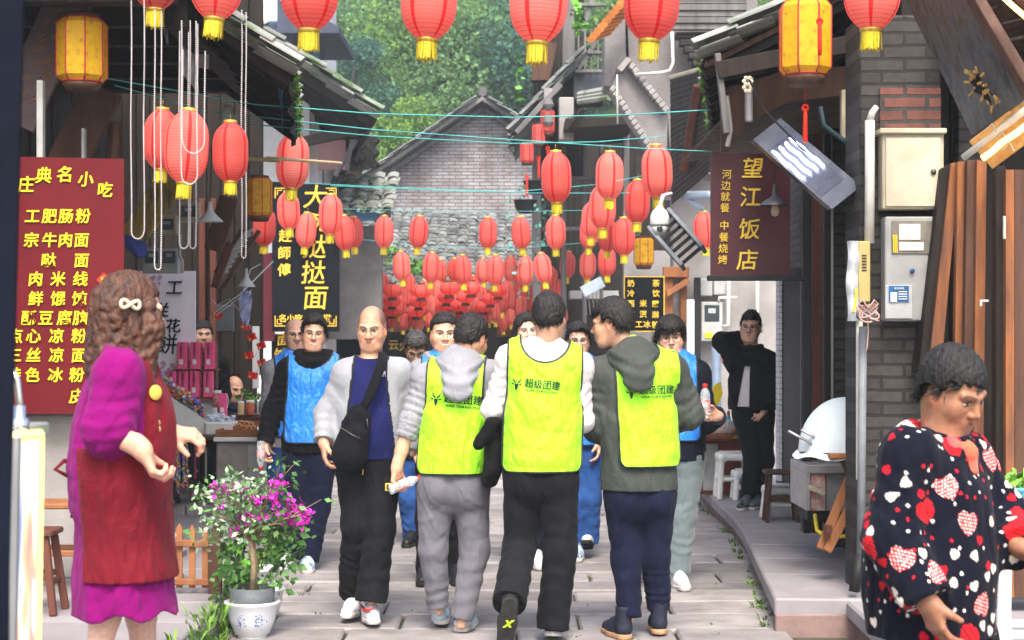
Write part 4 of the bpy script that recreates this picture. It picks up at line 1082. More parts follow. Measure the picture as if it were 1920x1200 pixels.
# concrete wall and red menu board
mb = MB(); mb.box((-2.95, 9.95, .62), (1.7, .34, .96), None, .02); tag(part('concrete_wall', mb, CONC), 'low stained concrete wall beneath the red menu board', 'wall')
RED = mat('menu_red', (.125, .005, .010), (.10, .004, .008), 3, .5, .05)
def sign(name, label, cat, x0, y0, x1, y1, d, m, tm, texts, thick=.03, below=0, tilt=0.0, tname='lettering', rim=None):
 a, b = P(x0, y0, d), P(x1, y1, d); t = thing(name, label, cat, ((a[0] + b[0]) / 2, d, b[2]))
 mb = MB(); mb.prism([(a[0], a[2] ), (b[0], a[2] - tilt), (b[0], b[2] - tilt * .3), (a[0], b[2])], (0, d, 0), (1, 0, 0), (0, 0, 1), -thick); part('panel', mb, m, t)
 if texts:
  lt = MB()
  for ch, px, py, sz, *o in texts:
   kw = dict(bold=sz * d / F * .018, extrude=.003); kw.update(o[0] if o else {}); write(lt, ch, P(px, py, d - .006), sz * d / F * .93, **kw)
  part(tname, lt, tm, t)
 if rim:
  rb = MB(); w = rim[0]
  for q in ((x0, y0, x1, y0 + w), (x0, y1 - w, x1, y1), (x0, y0 + w, x0 + w, y1 - w), (x1 - w, y0 + w, x1, y1 - w)): obox(rb, *q, d - .008, .006, bev=.001)
  part('border', rb, rim[1], t)
 return t
bt = dict(bold=.0016, shear=.1)
menu = [('庄', 48, 348, 34, bt), ('典', 81, 331, 34, bt), ('名', 121, 329, 34, bt), ('小', 160, 338, 32, bt), ('吃', 196, 358, 32, bt)]
for y, row in ((407, ((60, '工'), (92, '肥'), (123, '肠'), (155, '粉'))), (452, ((58, '宗'), (92, '牛'), (122, '肉'), (152, '面'))), (490, ((90, '哒'), (152, '面'))), (525, ((66, '肉'), (108, '米'), (150, '线'))),
   (562, ((66, '鲜'), (108, '馄'), (148, '饨'))), (598, ((53, '酥'), (85, '豆'), (120, '腐'), (150, '脑'))), (632, ((28, '点'), (62, '心'), (105, '凉'), (147, '粉'))), (668, ((26, '三'), (62, '丝'), (105, '凉'), (147, '面'))), (705, ((24, '特'), (60, '色'), (103, '冰'), (143, '粉'))), (745, ((143, '皮'),))):
 menu += [(c, x, y, 31, bt) for x, c in row]
t = sign('menu_board', 'tall dark red menu board with rows of yellow brush lettering above the concrete wall', 'menu board', -40, 292, 232, 775, 9.62, RED, M_YEL, menu, .03, tilt=.018)
for (x, y, ch) in ((195, 525, '柳'), (195, 557, '江'), (191, 590, '味')):
 mb = MB(); s_ = 14 * 9.6 / F; mb.prism([(0, s_), (-s_, 0), (0, -s_), (s_, 0)], P(x, y, 9.612), (1, 0, 0), (0, 0, 1), .004, 0); write(mb, ch, P(x, y, 9.605), 14 * 9.6 / F, mi=1, extrude=.001); part('sticker', mb, [mat('sticker_red', (.72, .05, .02), rough=.5, bs=0), M_GOLD], t)
# things at the very edge, close to the camera
mb = MB(); mb.prism([(P(44, 0, 2.6)[0], P(0, -60, 2.6)[2]), (P(14, 1064, 2.6)[0], P(0, 1064, 2.6)[2]), (P(8, 1300, 2.6)[0], .15), (P(-160, 1300, 2.6)[0], .15), (P(-160, 0, 2.6)[0], P(0, -60, 2.6)[2])], (0, 2.6, 0), (1, 0, 0), (0, 0, 1), -.012)
tag(part('door_post', mb, mat('blue_black', (.006, .008, .018), rough=.7, bs=.1, spec=.08)), 'blue black door post close to the camera at the picture edge', 'post')
t = thing('light_box', 'glowing upright shop light box with yellow rim and blurred food pictures', 'light box', P(50, 1300, 3.5))
lb = newmat('lit_poster'); m_, tt, b_ = lb
tc = N(tt, 'ShaderNodeTexCoord'); sp = N(tt, 'ShaderNodeSeparateXYZ'); tt.links.new(tc.outputs['Object'], sp.inputs[0])
nz = N(tt, 'ShaderNodeTexNoise', Scale=9.0, Detail=2); tt.links.new(coords(tt, (1, .6, .35)), nz.inputs['Vector'])
pic = ramp(tt, nz.outputs['Fac'], [(.36, (.06, .10, .5)), (.43, (.9, .9, .85)), (.50, (.9, .45, .06)), (.56, (.7, .08, .03)), (.64, (.95, .95, .9))])
msk = ramp(tt, sp.outputs[2], [(.36, (1, 1, 1)), (.46, (0, 0, 0))])
cc = mix(tt, msk, (1, .98, .93), pic); tt.links.new(cc, b_.inputs['Emission Color']); b_.inputs['Emission Strength'].default_value = .40; b_.inputs['Base Color'].default_value = (.5, .5, .5, 1)
mb = MB(); A, B_ = P(24, 820, 3.3), P(74, 814, 3.72); A2, B2 = P(14, 1330, 3.3), P(66, 1310, 3.72); mb.add([A, B_, B2, A2, A + V3(-.06, .03, 0), B_ + V3(-.06, .03, 0), B2 + V3(-.06, .03, 0), A2 + V3(-.06, .03, 0)], [(0, 3, 2, 1), (4, 5, 6, 7)]); part('lit_panel', mb, m_, t)
mb = MB(); mb.tube([A, B_], .012, 6); mb.tube([B_, B2], .012, 6); part('rim', mb, emit('warm_rim', (1, .78, .25), .4), t); mb = MB(); mb.tube([A2, A], .016, 6); mb.box((A + B_) / 2 + V3(-.06, .03, .0), (.06, .5, .03)); part('frame', mb, M_STEEL, t)
t = thing('faucet', 'curved chrome tap above the light box', 'tap', P(30, 815, 3.5)); mb = MB()
mb.tube([P(12, 740, 3.5), P(15, 700, 3.5), P(22, 690, 3.5), P(32, 712, 3.5), P(37, 760, 3.5), P(37, 808, 3.5)], .007, 10); part('spout', mb, M_CHROME, t, True)
mb = MB(); mb.lathe([(.02, 0), (.02, .03), (.012, .035), (.012, .06)], 14, P(37, 815, 3.5)); part('base', mb, M_CHROME, t, True)
# wooden stools by the wall
def stool(name, label, c, w, hgt, m, splay=.05, grp=None, leg=.035, seat=.03):
 c = np.asarray(c, float); t = thing(name, label, 'stool', c, grp)
 part('seat', MB().box(c + V3(0, 0, hgt - seat / 2), (w, w * .8, seat), None, .008), m, t)
 for sx in (-1, 1):
  for sy in (-1, 1):
   a = c + V3(sx * (w / 2 - .04), sy * (w * .4 - .04), hgt - seat); b = c + V3(sx * (w / 2 - .04 + splay), sy * (w * .4 - .04 + splay * .7), 0)
   part('leg', MB().beam(a, b, leg, leg, (0, 1, 0)), m, t)
 mb = MB()
 for sy in (-1, 1): z = hgt * .45; mb.beam(c + V3(-(w / 2 - .04 + splay * .5), sy * (w * .4 - .04 + splay * .35), z), c + V3((w / 2 - .04 + splay * .5), sy * (w * .4 - .04 + splay * .35), z), .022, .03, (0, 0, 1))
 for sx in (-1, 1): z = hgt * .38; mb.beam(c + V3(sx * (w / 2 - .04 + splay * .5), -(w * .4 - .04 + splay * .35), z), c + V3(sx * (w / 2 - .04 + splay * .5), (w * .4 - .04 + splay * .35), z), .022, .03, (0, 0, 1))
 part('stretcher', mb, m, t); return t
stool('wooden_stool', 'orange brown wooden stool by the concrete wall behind the magenta dress', PZ(112, 1108, .15), .40, .49, W_ORANGE)
stool('wooden_stool', 'reddish wooden stool low behind the glowing light box', PZ(52, 1148, .15) + V3(0, 0, 0), .30, .42, W_RED)
# picket fence, stacked bricks
t = thing('picket_fence', 'small brown picket fence at the pavement edge by the flower pots', 'fence', PZ(360, 1108, .15))
yf = 9.2
for x in (313, 336, 360, 384):
 a = P(x, 0, yf); w = .016; zt = P(0, 978 + (x - 313) * .12, yf)[2]
 part('picket', MB().prism([(-w, .18), (w, .18), (w, zt - .03), (0, zt), (-w, zt - .03)], (a[0], yf, 0), (1, 0, 0), (0, 0, 1), -.015), W_ORANGE, t)
mb = MB()
for y in (1018, 1090): c0, c1 = P(308, y, yf - .02), P(398, y + 2, yf - .02); mb.beam(c0, c1, .035, .015, (0, 1, 0))
part('rail', mb, W_ORANGE, t)
c = P(402, 1000, yf - .03); part('end_post', MB().prism([(-.034, .15), (.034, .15), (.034, c[2]), (0, c[2] + .03), (-.034, c[2])], (c[0], yf - .03, 0), (1, 0, 0), (0, 0, 1), -.05), W_BROWN, t)
r = np.random.default_rng(3); c = PZ(318, 1092, .15)
BRK = mat('loose_brick', (.33, .29, .27), (.22, .2, .19), 9, .9, .6, 40, island=.3)
for i in range(6):
 mb = MB(); mb.box(c + V3(r.normal() * .006, r.normal() * .01, .022 + i * .046), (.115, .20, .043), rotz(r.normal() * .05), .006); tag(part('brick', mb, BRK), 'grey brick in the short stack at the fence end', 'brick', 'bricks stacked at the picket fence')
# ---------------------------------------------------------------- signs further along
BLK = mat('sign_black', (.008, .009, .012), (.005, .006, .008), 5, .5, .05, spec=.06)
BOARD_W = mat('poster_lilac', (.86, .85, .92), (.80, .76, .86), 4, .6, 0)
t = sign('flower_cake_board', 'pale lilac board with black brush lettering beside the pink gift boxes', 'signboard', 262, 508, 366, 712, 14.3, BOARD_W, mat('brush_black', (.015, .015, .02), rough=.6, bs=0),
  [('工', 326, 541, 34, bt), ('鲜', 296, 588, 42, bt), ('花', 325, 613, 30, {}), ('餅', 311, 648, 44, bt)], .03)
mb = MB(); r = np.random.default_rng(3)
for k in range(46):
 x, y = (r.uniform(300, 362), r.uniform(672, 708)) if k < 36 else (r.uniform(276, 300), r.uniform(515, 545)); s_ = r.uniform(2.5, 6) * 14.3 / F; a0 = r.random()
 mb.prism([(s_ * math.cos(a0 + i * 1.257) * (1 if i % 2 == 0 else .8), s_ * math.sin(a0 + i * 1.257)) for i in range(5)], P(x, y, 14.297), (1, 0, 0), (0, 0, 1), .0012 + k * .00002)
part('blossom_print', mb, mat('blossom_pink', (.62, .36, .52), (.5, .3, .5), 20, .7, 0), t)
mb = MB(); obox(mb, 280, 660, 289, 678, 14.295, .003, bev=.0); part('seal', mb, mat('seal_red', (.5, .05, .06), rough=.6, bs=0), t)
gl = [('大', 590, 372, 50, bt), ('碗', 592, 419, 42, bt), ('挞', 588, 466, 50, bt), ('挞', 586, 514, 50, bt), ('面', 590, 561, 52, bt), ('趙', 535, 444, 27, {}), ('師', 533, 476, 27, {}), ('傅', 533, 508, 27, {}), ('名', 530, 598, 17, {}), ('小', 545, 598, 17, {}), ('吃', 560, 598, 17, {}), ('老', 582, 598, 17, {}), ('字', 598, 598, 17, {}), ('徹', 614, 598, 17, {})]
t = sign('noodle_shop_sign', 'large black hanging shop sign with tall gold calligraphy over the smiling man', 'shop sign', 510, 345, 636, 622, 14.0, BLK, M_GOLD, gl, .05)
mb = MB()
for sx, sy, x, y in ((1, 1, 515, 352), (-1, 1, 631, 352), (1, -1, 515, 612), (-1, -1, 631, 612)):
 for k, L_ in enumerate((20, 14, 8)):
  obox(mb, x + sx * k * 4, y + sy * k * 4, x + sx * (k * 4 + 1.6), y + sy * L_, 13.99, .005, bev=0); obox(mb, x + sx * k * 4, y + sy * k * 4, x + sx * L_, y + sy * (k * 4 + 1.6), 13.986, .005, bev=0)
part('corner_ornament', mb, M_GOLD, t)
mb = MB(); mb.tube([P(540, 345, 14.02), P(540, 318, 14.02)], .008, 6); mb.tube([P(606, 345, 14.02), P(606, 318, 14.02)], .008, 6); part('hanger', mb, M_BLACK, t)
sign('noodle_shop_board', 'smaller black board with gold characters below the large noodle sign', 'shop sign', 509, 626, 548, 700, 14.4, BLK, M_GOLD, [('面', 531, 638, 28, bt), ('馆', 526, 668, 30, bt), ('味', 545, 634, 9, {})], .04)
mb = MB(); obox(mb, 486, 474, 514, 640, 14.3, .06); tag(part('maroon_board', mb, mat('maroon', (.10, .012, .02), rough=.5, bs=.1)), 'plain maroon board next to the large black noodle sign', 'board')
sign('shop_fascia', 'dark fascia board with small gold characters glimpsed behind the bald man', 'shop sign', 636, 622, 800, 672, 31.0, BLK, M_GOLD, [('云', 738, 648, 22, {}), ('火', 758, 650, 22, {}), ('锅', 690, 648, 20, {})], .05)
# far house on the left under the second eave
h = thing('noodle_house', 'dark timber noodle house under a long grey tiled eave, behind the big black sign', 'house', (-2.2, 17, .2))
E0, E1 = P(703, 214, 14.2), P(645, 322, 19.4); ue = nrm(E1 - E0); Ln = np.linalg.norm(E1 - E0); UP = nrm(V3(-1, -.0, .70))
mb = MB(); tiles(mb, E0 - ue * .14, ue, UP, int(Ln / .136) + 1, 16, .22, .19, .035, .014); part('roof', mb, TILE_M, h)
mb = MB(); mb.prism([(0, 0), (Ln, 0), (Ln, 3), (0, 3)], E0 - V3(0, 0, .03), ue, UP, .03); part('roof_boards', mb, W_DARK, h)
mb = MB()
for k in range(15): mb.beam(E0 + ue * (.08 + k * .37) - V3(0, 0, .07), E0 + ue * (.08 + k * .37) + UP * 2.6 - V3(0, 0, .07), .06, .09)
mb.beam(P(560, 268, 14.5), P(690, 240, 14.5), .08, .10, (0, 1, 0)); part('rafter', mb, W_DARK, h)
mb = MB()
for i in range(20): mb.box((-2.12 + rng.normal() * .008, 16.0 + i * .28, 1.9), (.06, .27, 3.8), None, .006)
for i in range(9): mb.box((-2.0 + i * .0 - i * .14, 22.0, 1.9), (.135, .06, 3.8))
part('wall', mb, W_DARK, h)
mb = MB(); mb.box((-2.7, 17.5, 2.9), (1.3, 4.6, .06)); part('loft_floor', mb, W_DARK, h)
mb = MB(); a = P(640, 270, 15.2); mb.beam(P(668, 262, 15), P(628, 330, 15), .035, .06, (0, 1, 0)); mb.beam(P(660, 262, 15), P(650, 320, 15), .03, .05, (0, 1, 0)); part('bracket', mb, W_GREY, h)
mb = MB(); obox(mb, 596, 262, 648, 318, 15.6, .03); part('pink_panel', mb, mat('faded_pink', (.36, .20, .21), (.26, .15, .16), 5, .8, .1), h)
mb = MB(); mb.sheet(lambda u, v: P(640 + 68 * u + 6 * math.sin(v * 17 + u * 5), 262 + 62 * v - 10 * u + 3 * math.sin(u * 40), 16.5 + 1.5 * v), 14, 10, 0, .01); part('torn_sheet', mb, W_GREY, h)
# hanging things under the near eave
mb = MB(); mb.sheet(lambda u, v: P(520 + 18 * u * (1 - .75 * v) + 8 * v + 3 * math.sin(v * 9 + u * 3), 84 + 160 * v, 10.2 + .9 * v + .05 * math.sin(u * 9 + v * 14)), 6, 24)
tag(part('tarp_strip', mb, mat('blue_tarp', (.07, .15, .30), (.04, .09, .2), 20, .6, .3)), 'frayed strip of blue tarpaulin hanging from the near eave', 'tarpaulin')
mb = MB(); mb.tube([P(462, 297, 12.2), P(525, 301, 12.2)], .016, 8); mb.tube([P(500, 296, 12.3), P(640, 306, 12.9)], .012, 8); tag(part('bamboo_pole', mb, mat('bamboo', (.50, .38, .22), (.38, .28, .15), 14, .5, .1)), 'bamboo pole laid across under the eave behind the hanging lanterns', 'pole')
mb = MB(); mb.lathe([(.06, 0), (.062, .02), (.058, .14), (.03, .20), (.02, .22)], 16, P(425, 257, 11.8), (.05, 0, 1)); mb.tube([P(424, 205, 11.8), P(425, 235, 11.8)], .004, 5); tag(part('plastic_jug', mb, M_WHITEP, None, True), 'white plastic jug hung under the dark eave', 'jug')
def crumple(name, label, pts, d, m):
 mb = MB(); r = np.random.default_rng(len(label)); n = len(pts)
 mb.sheet(lambda u, v: P(np.interp(v, np.linspace(0, 1, n), [p[0] for p in pts]) + (u - .5) * np.interp(v, np.linspace(0, 1, n), [p[2] for p in pts]), np.interp(v, np.linspace(0, 1, n), [p[1] for p in pts]) + 2 * math.sin(u * 11), d + .05 * math.sin(u * 7 + v * 15)), 8, 16)
 return tag(part(name, mb, m, None, True), label, 'bag')
PB = mat('thin_white_bag', (.72, .75, .80), (.60, .64, .72), 14, .35, .4, 30)
crumple('plastic_bag', 'crumpled white plastic bag caught among the bead ropes', [(343, 88, 4), (350, 110, 22), (356, 140, 26), (366, 160, 12), (372, 178, 3)], 10.6, PB)
crumple('plastic_bag', 'small white plastic bag hanging beside the first red lantern', [(312, 8, 18), (318, 32, 14), (310, 58, 8), (314, 82, 4)], 10.4, PB)
t = thing('cloth_banner', 'narrow white cloth banner hanging beneath the roof edge at the top', 'banner', P(372, 140, 10.8))
mb = MB(); mb.sheet(lambda u, v: P(346 + 46 * u + 14 * v * (1 - u), -40 + (165 + 5 * u) * v + 40 * u * (1 - v) * .4, 10.8 + .03 * math.sin(v * 9)), 6, 14); part('cloth', mb, mat('white_cloth', (.66, .66, .70), (.5, .5, .55), 6, .8, .3), t)
# bead ropes hung in loops
BEAD = mat('pearl_bead', (.70, .66, .66), rough=.3, bs=0)
def rope(label, px0, px1, ytop, ybot, d):
 mb = MB(); cx, w = (px0 + px1) / 2, (px1 - px0) / 2; pts = []
 for y in np.arange(ytop, ybot - w * 1.2, 3.2): pts.append((px0 + .8 * math.sin(y * .02), y))
 for a in np.linspace(0, math.pi, 14)[1:-1]: pts.append((cx - w * math.cos(a) * .98, ybot - w * 1.2 + w * 1.2 * math.sin(a)))
 for y in np.arange(ybot - w * 1.2, ytop, -3.2): pts.append((px1 + .8 * math.sin(y * .02), y))
 W3 = [P(x, y, d) for x, y in pts]; L_ = [0] + list(np.cumsum([np.linalg.norm(b - a) for a, b in zip(W3[:-1], W3[1:])])); L_ = np.array(L_); W3 = np.array(W3)
 for s_ in np.arange(0, L_[-1], .0115):
  c = [np.interp(s_, L_, W3[:, k]) for k in range(3)]; rr = .0062
  mb.add([(c[0] + rr * x, c[1] + rr * y, c[2] + rr * z) for x, y, z in ((1, 0, 0), (0, 1, 0), (-1, 0, 0), (0, -1, 0), (0, 0, 1), (0, 0, -1), )], [(0, 1, 4), (1, 2, 4), (2, 3, 4), (3, 0, 4), (1, 0, 5), (2, 1, 5), (3, 2, 5), (0, 3, 5)])
 return tag(part('bead_rope', mb, BEAD, None, True), label, 'bead rope', 'pearl ropes hung in loops on the near house')
rope('pearl rope in a long narrow loop, nearest to the red menu board', 246, 270, -20, 448, 9.3)
rope('pearl rope whose loop hangs lowest, down to the lilac board', 290, 302, 20, 506, 9.2)
rope('pearl rope loop lying across the big red lantern front, ending at its fringe', 340, 370, 40, 346, 8.95)
rope('short pearl rope curling over the middle of the big red lantern', 342, 384, 95, 288, 8.9)
rope('pearl rope with a tight loop beside the white enamel lamp', 336, 353, 60, 466, 9.4)
rope('second tight pearl rope loop touching the red brown post', 356, 367, 40, 466, 9.45)
rope('pearl rope hanging alone between the pale lantern and the yellow lantern', 453, 461, 20, 484, 9.8)
# meter boxes, pipes
def meter(label, x0, y0, x1, y1, d, m=None, windows=((.15, .2, .85, .75),), depth=.12):
 a = P((x0 + x1) / 2, y1, d); t = thing('meter_box', label, 'meter box', a)
 mb = MB(); obox(mb, x0, y0, x1, y1, d, depth, bev=.008); part('case', mb, m or M_GREYP, t)
 for (u0, v0, u1, v1) in windows:
  mb = MB(); X = lambda u: x0 + (x1 - x0) * u; Y = lambda v: y0 + (y1 - y0) * v
  obox(mb, X(u0), Y(v0), X(u1), Y(v1), d - .004, .01, bev=.002); f = part('window', mb, M_GLASS, t)
  mb = MB(); obox(mb, X(u0 + (u1 - u0) * .25), Y(v0 + (v1 - v0) * .2), X(u1 - (u1 - u0) * .25), Y(v0 + (v1 - v0) * .5), d - .009, .006, bev=.001); part('dial', mb, mat('dial_pale', (.40, .44, .42), rough=.5, bs=0), f)
 return t
meter('cream meter box with dark window, lower of two beside the streaked plank', 294, 403, 331, 440, 13.2, M_CREAM)
meter('cream meter box with dark window, upper one by the white enamel lamp', 334, 378, 372, 416, 13.3, M_CREAM)
meter('grey double meter box with two glass windows above the lilac board', 266, 466, 334, 512, 13.4, M_GREYP, ((.08, .1, .45, .6), (.58, .1, .92, .6)))
mb = MB(); mb.tube([P(337, 440, 13.3), P(337, 480, 13.3), P(342, 490, 13.3), P(342, 512, 13.3)], .012, 8); tag(part('conduit', mb, M_PVC, None, True), 'thin white conduit running down beside the double meter box', 'pipe')
mb = MB(); fl = Fld(P(250, 462, 12) - .14, P(250, 462, 12) + .14, .006); fl.cap(P(240, 452, 12), P(262, 470, 12), .04, .05, .02); fl.cap(P(262, 470, 12), P(266, 460, 12), .045, .03, .02); fl.folds(.004, .06, 2); V, Q = fl.mesh()
o = obj('cloth_bundle', raw_mesh('cloth_bundle', V - P(250, 480, 12), Q, fabric('blue_bundle', (.06, .10, .36), (.03, .05, .2)), None, True), None, P(250, 480, 12)); tag(o, 'blue cloth bundle stuffed beside the red menu board', 'bundle')
def shade_lamp(label, px, py, d, r_, m, bulb=False):
 t = thing('pendant_lamp', label, 'lamp', P(px, py, d)); c = P(px, py, d)
 part('lamp_shade', MB().lathe([(r_, 0), (r_ * .98, .006), (r_ * .55, .045), (r_ * .28, .075), (r_ * .2, .10), (r_ * .16, .14), (r_ * .05, .15)], 28, c, cap=False), m, t, True)
 part('cable', MB().tube([c + V3(0, 0, .15), c + V3(0.01, 0, .55)], .004, 5), M_BLACK, t)
 if bulb: part('bulb', MB().lathe([(.001, -.085), (.022, -.07), (.028, -.045), (.018, -.01), (.014, .02)], 16, c), newmat_bulb, t, True)
newmat_bulb = _clear(newmat('clear_bulb'), (.95, .85, .65))
shade_lamp('white enamel lamp shade hanging by the red brown post', 394, 416, 12.4, .095, M_WHITEP)
shade_lamp('dark enamel lamp shade hanging near the tilted shutter', 462, 538, 13.4, .07, M_GREYP)
t = thing('tilted_shutter', 'grey louvred shutter propped open at a slant under the eave', 'shutter', P(440, 530, 13.2)); a, b = P(412, 520, 13.2), P(466, 432, 13.2)
mb = MB(); [mb.beam(a + (b - a) * (k + .5) / 9 + nrm(V3(.6, 0, .35)) * -.09, a + (b - a) * (k + .5) / 9 + nrm(V3(.6, 0, .35)) * .06, .02, .05, (0, 1, 0)) for k in range(9)]; part('slat', mb, M_GREYP, t)
mb = MB(); mb.beam(P(418, 540, 13.18), P(486, 432, 13.18), .03, .05, (0, 1, 0)); mb.beam(P(404, 512, 13.18), P(456, 428, 13.18), .03, .04, (0, 1, 0)); part('frame', mb, W_BROWN, t)
meter('dark grey switch cabinet low behind the flag string', 405, 572, 436, 622, 14.6, mat('dark_cabinet', (.09, .10, .11), rough=.5, bs=.1), ())
mb = MB(); mb.tube([P(441, 590, 16.6), P(441, 740, 16.6)], .033, 12); tag(part('drain_pipe', mb, mat('blue_black_pipe', (.04, .055, .08), rough=.4, bs=.1), None, True), 'blue black drain pipe standing behind the old man at the stall', 'pipe')
mb = MB(); obox(mb, 473, 612, 485, 728, 14.6, .05); tag(part('white_jamb', mb, M_WHITEP), 'pale door jamb behind the string of small flags', 'door jamb')
crumple('cloth_bag', 'bluish white cloth bag hanging below the dark enamel lamp', [(462, 545, 18), (460, 565, 26), (460, 590, 20), (462, 612, 8)], 13.6, mat('bluish_cloth', (.30, .34, .60), (.45, .5, .66), 10, .7, .2))
mb = MB(); mb.tube([P(400, 588, 13.4), P(450, 552, 13.6), P(512, 490, 13.9)], .006, 6); mb.tube([P(404, 592, 13.4), P(452, 556, 13.6), P(470, 505, 13.8), P(488, 495, 13.9)], .004, 6); tag(part('cable', mb, M_GREYP, None, True), 'grey cables sagging diagonally from the noodle sign to the red post', 'cable')
# string of small flags
FLAG = mat('flag_red', (.68, .02, .02), rough=.6, bs=0); r = np.random.default_rng(12)
mb = MB(); fp = [(408, 572), (430, 560), (462, 600), (478, 630), (492, 645), (478, 668), (490, 682), (476, 705)]; mb.tube([P(x, y, 13.9) for x, y in [(395, 560)] + fp + [(474, 730)]], .0025, 5); tag(part('flag_line', mb, M_GREYP), 'thin line carrying the small red flags', 'string')
for i, (x, y) in enumerate(((407, 590), (461, 612), (472, 632), (490, 648), (467, 666), (491, 680), (474, 704))):
 t = thing('small_flag', 'small red flag with a yellow star hanging on the line by the drain pipe', 'flag', P(x, y, 13.9), 'little red flags on one string'); a = r.uniform(-.5, .5) + (.9 if i == 0 else 0); u_ = V3(math.cos(a), .35 * math.sin(a * 3), -math.sin(a)); v_ = nrm(np.cross(u_, (0, -1, 0))); w = .075
 part('cloth', MB().sheet(lambda u, v: P(x, y, 13.9) + u_ * (u - .5) * w + v_ * (v - .5) * w * .75 + V3(0, .006 * math.sin(u * 7), 0), 6, 4), FLAG, t, True)
 st = [(.011 * (1 if k % 2 == 0 else .42) * math.sin(k * math.pi / 5), .011 * (1 if k % 2 == 0 else .42) * math.cos(k * math.pi / 5)) for k in range(10)]
 part('star', MB().prism(st, P(x, y, 13.885) - u_ * w * .27 + v_ * w * .18, u_, v_, .002), M_YEL, t)
# ---------------------------------------------------------------- stall with gift boxes
PINK = mat('gift_pink', (.85, .11, .28), (.78, .09, .24), 6, .45, .05); REDB = mat('ribbon_red', (.40, .015, .05), (.55, .1, .12), 40, .5, .2)
t = thing('display_stand', 'two tier display stand holding the pink gift boxes', 'stand', P(365, 790, 14.25)); mb = MB()
obox(mb, 310, 746, 405, 752, 14.2, .22); obox(mb, 322, 692.5, 406, 694.5, 14.2, .20); part('shelf', mb, W_ORANGE, t); mb = MB(); obox(mb, 326, 752, 402, 830, 14.3, .15); part('front_board', mb, M_WHITEP, t)
mb = MB(); obox(mb, 402, 640, 405, 746, 14.25, .12); obox(mb, 324, 694, 327, 746, 14.3, .1); part('upright', mb, W_BROWN, t)
gi = 0
for row, (y0, y1, xs) in enumerate(((640, 692, (332, 357, 383)), (695, 745, (313, 335, 356, 381)))):
 for i, x in enumerate(xs):
  nm = ['first', 'second', 'third', 'fourth'][i] + (' pink gift box on the upper tier counted from the lilac board' if row == 0 else ' pink gift box on the lower tier counted from the lilac board')
  g_ = thing('gift_box', nm, 'gift box', P(x + 9, y1, 14.2), 'pink gift boxes on the two tier stand'); w = 17 if row else 18
  mb = MB(); obox(mb, x, y0 + 1, x + w, y1, 14.16, .09, bev=.004); part('box', mb, PINK, g_)
  mb = MB(); obox(mb, x + 4, y1 - 18, x + 11, y1 - 9, 14.156, .003, bev=0); part('label', mb, M_WHITEP, g_)
  V, Fs = glyphs('玫瑰鲜花饼', 6 * 14.2 / F, 0.0003, .001, vertical=True, gap=.95); lt = MB(); lt.add(P(x + 7.5, (y0 + y1) / 2 - 9, 14.154) + V[:, :1] * V3(1, 0, 0) + V[:, 1:2] * V3(0, 0, 1), Fs); part('lettering', lt, REDB, g_)
  if i < len(xs) - 1 or row == 0:
   mb = MB(); rr = np.random.default_rng(gi)
   for k in range(3): mb.tube([P(x + w + 1.5 + k * 1.7 + rr.normal() * .4, yy, 14.22 - .02 * (k % 2)) for yy in np.linspace(y0 + 3, y1 - 2, 8)], .0035, 5)
   part('ribbon', mb, REDB, g_)
  gi += 1
g_ = thing('gift_box', 'single pink gift bag standing away from the stand beside the red lidded jar', 'gift box', P(417, 782, 13.9)); mb = MB(); obox(mb, 410, 738, 424, 782, 13.9, .07, bev=.004); part('box', mb, PINK, g_); mb = MB(); obox(mb, 413, 764, 420, 773, 13.896, .003, bev=0); part('label', mb, M_WHITEP, g_); mb = MB(); mb.tube([P(424 + 4 * math.sin(a), 752 + 14 * math.cos(a), 13.93) for a in np.linspace(0, 6.28, 12)], .003, 5); part('cord', mb, M_WHITEP, g_)
# tables
t = thing('stall_table', 'dark table with black slatted front under hanging bead charms', 'table', P(355, 940, 13.6)); mb = MB(); obox(mb, 296, 818, 406, 826, 13.5, .55); part('table_top', mb, W_BROWN, t)
mb = MB()
for k in range(9): obox(mb, 318 + k * 10, 832, 323 + k * 10, 905, 13.62, .03)
obox(mb, 312, 826, 406, 834, 13.6, .03); obox(mb, 312, 902, 406, 908, 13.6, .03); part('slat_front', mb, M_BLACK, t)
for x in (300, 401):
 mb = MB(); obox(mb, x, 826, x + 5, 940, 13.56, .06); part('leg', mb, M_BLACK, t)
mb = MB(); [obox(mb, 312 + k * 23, 912 + 12 * j, 333 + k * 23, 923 + 12 * j, 13.66, .1) for k in range(4) for j in range(2)]; part('brick_base', mb, BRK, t)
for x, nm in ((337, 'white and pink'), (362, 'pink printed'), (384, 'white printed')):
 mb = MB(); obox(mb, x, 838, x + 9, 898, 13.7, .02); tag(part('paper_scroll', mb, M_WHITEP if 'white' in nm else PINK), f'{nm} paper strip behind the black slats of the stall table', 'paper strip')
t = thing('concrete_counter', 'flaking concrete counter with a pale tray edge, beside the bougainvillea', 'counter', P(445, 945, 13.4)); mb = MB(); obox(mb, 405, 828, 486, 948, 13.4, .6, bev=.015); part('body', mb, CONC, t); mb = MB(); obox(mb, 400, 820, 490, 828, 13.34, .7); part('top', mb, M_WHITEP, t)
mb = MB(); r = np.random.default_rng(7); mb.prism([(.045 * (1 + .5 * r.random()) * math.cos(a), .075 * (1 + .4 * r.random()) * math.sin(a)) for a in np.linspace(0, 6.28, 15)[:-1]], P(423, 862, 13.396), (1, 0, 0), (0, 0, 1), .002); part('bare_patch', mb, BRK, t)
mb = MB(); obox(mb, 465, 834, 486, 946, 13.385, .012); part('side_slab', mb, M_GREYP, t)
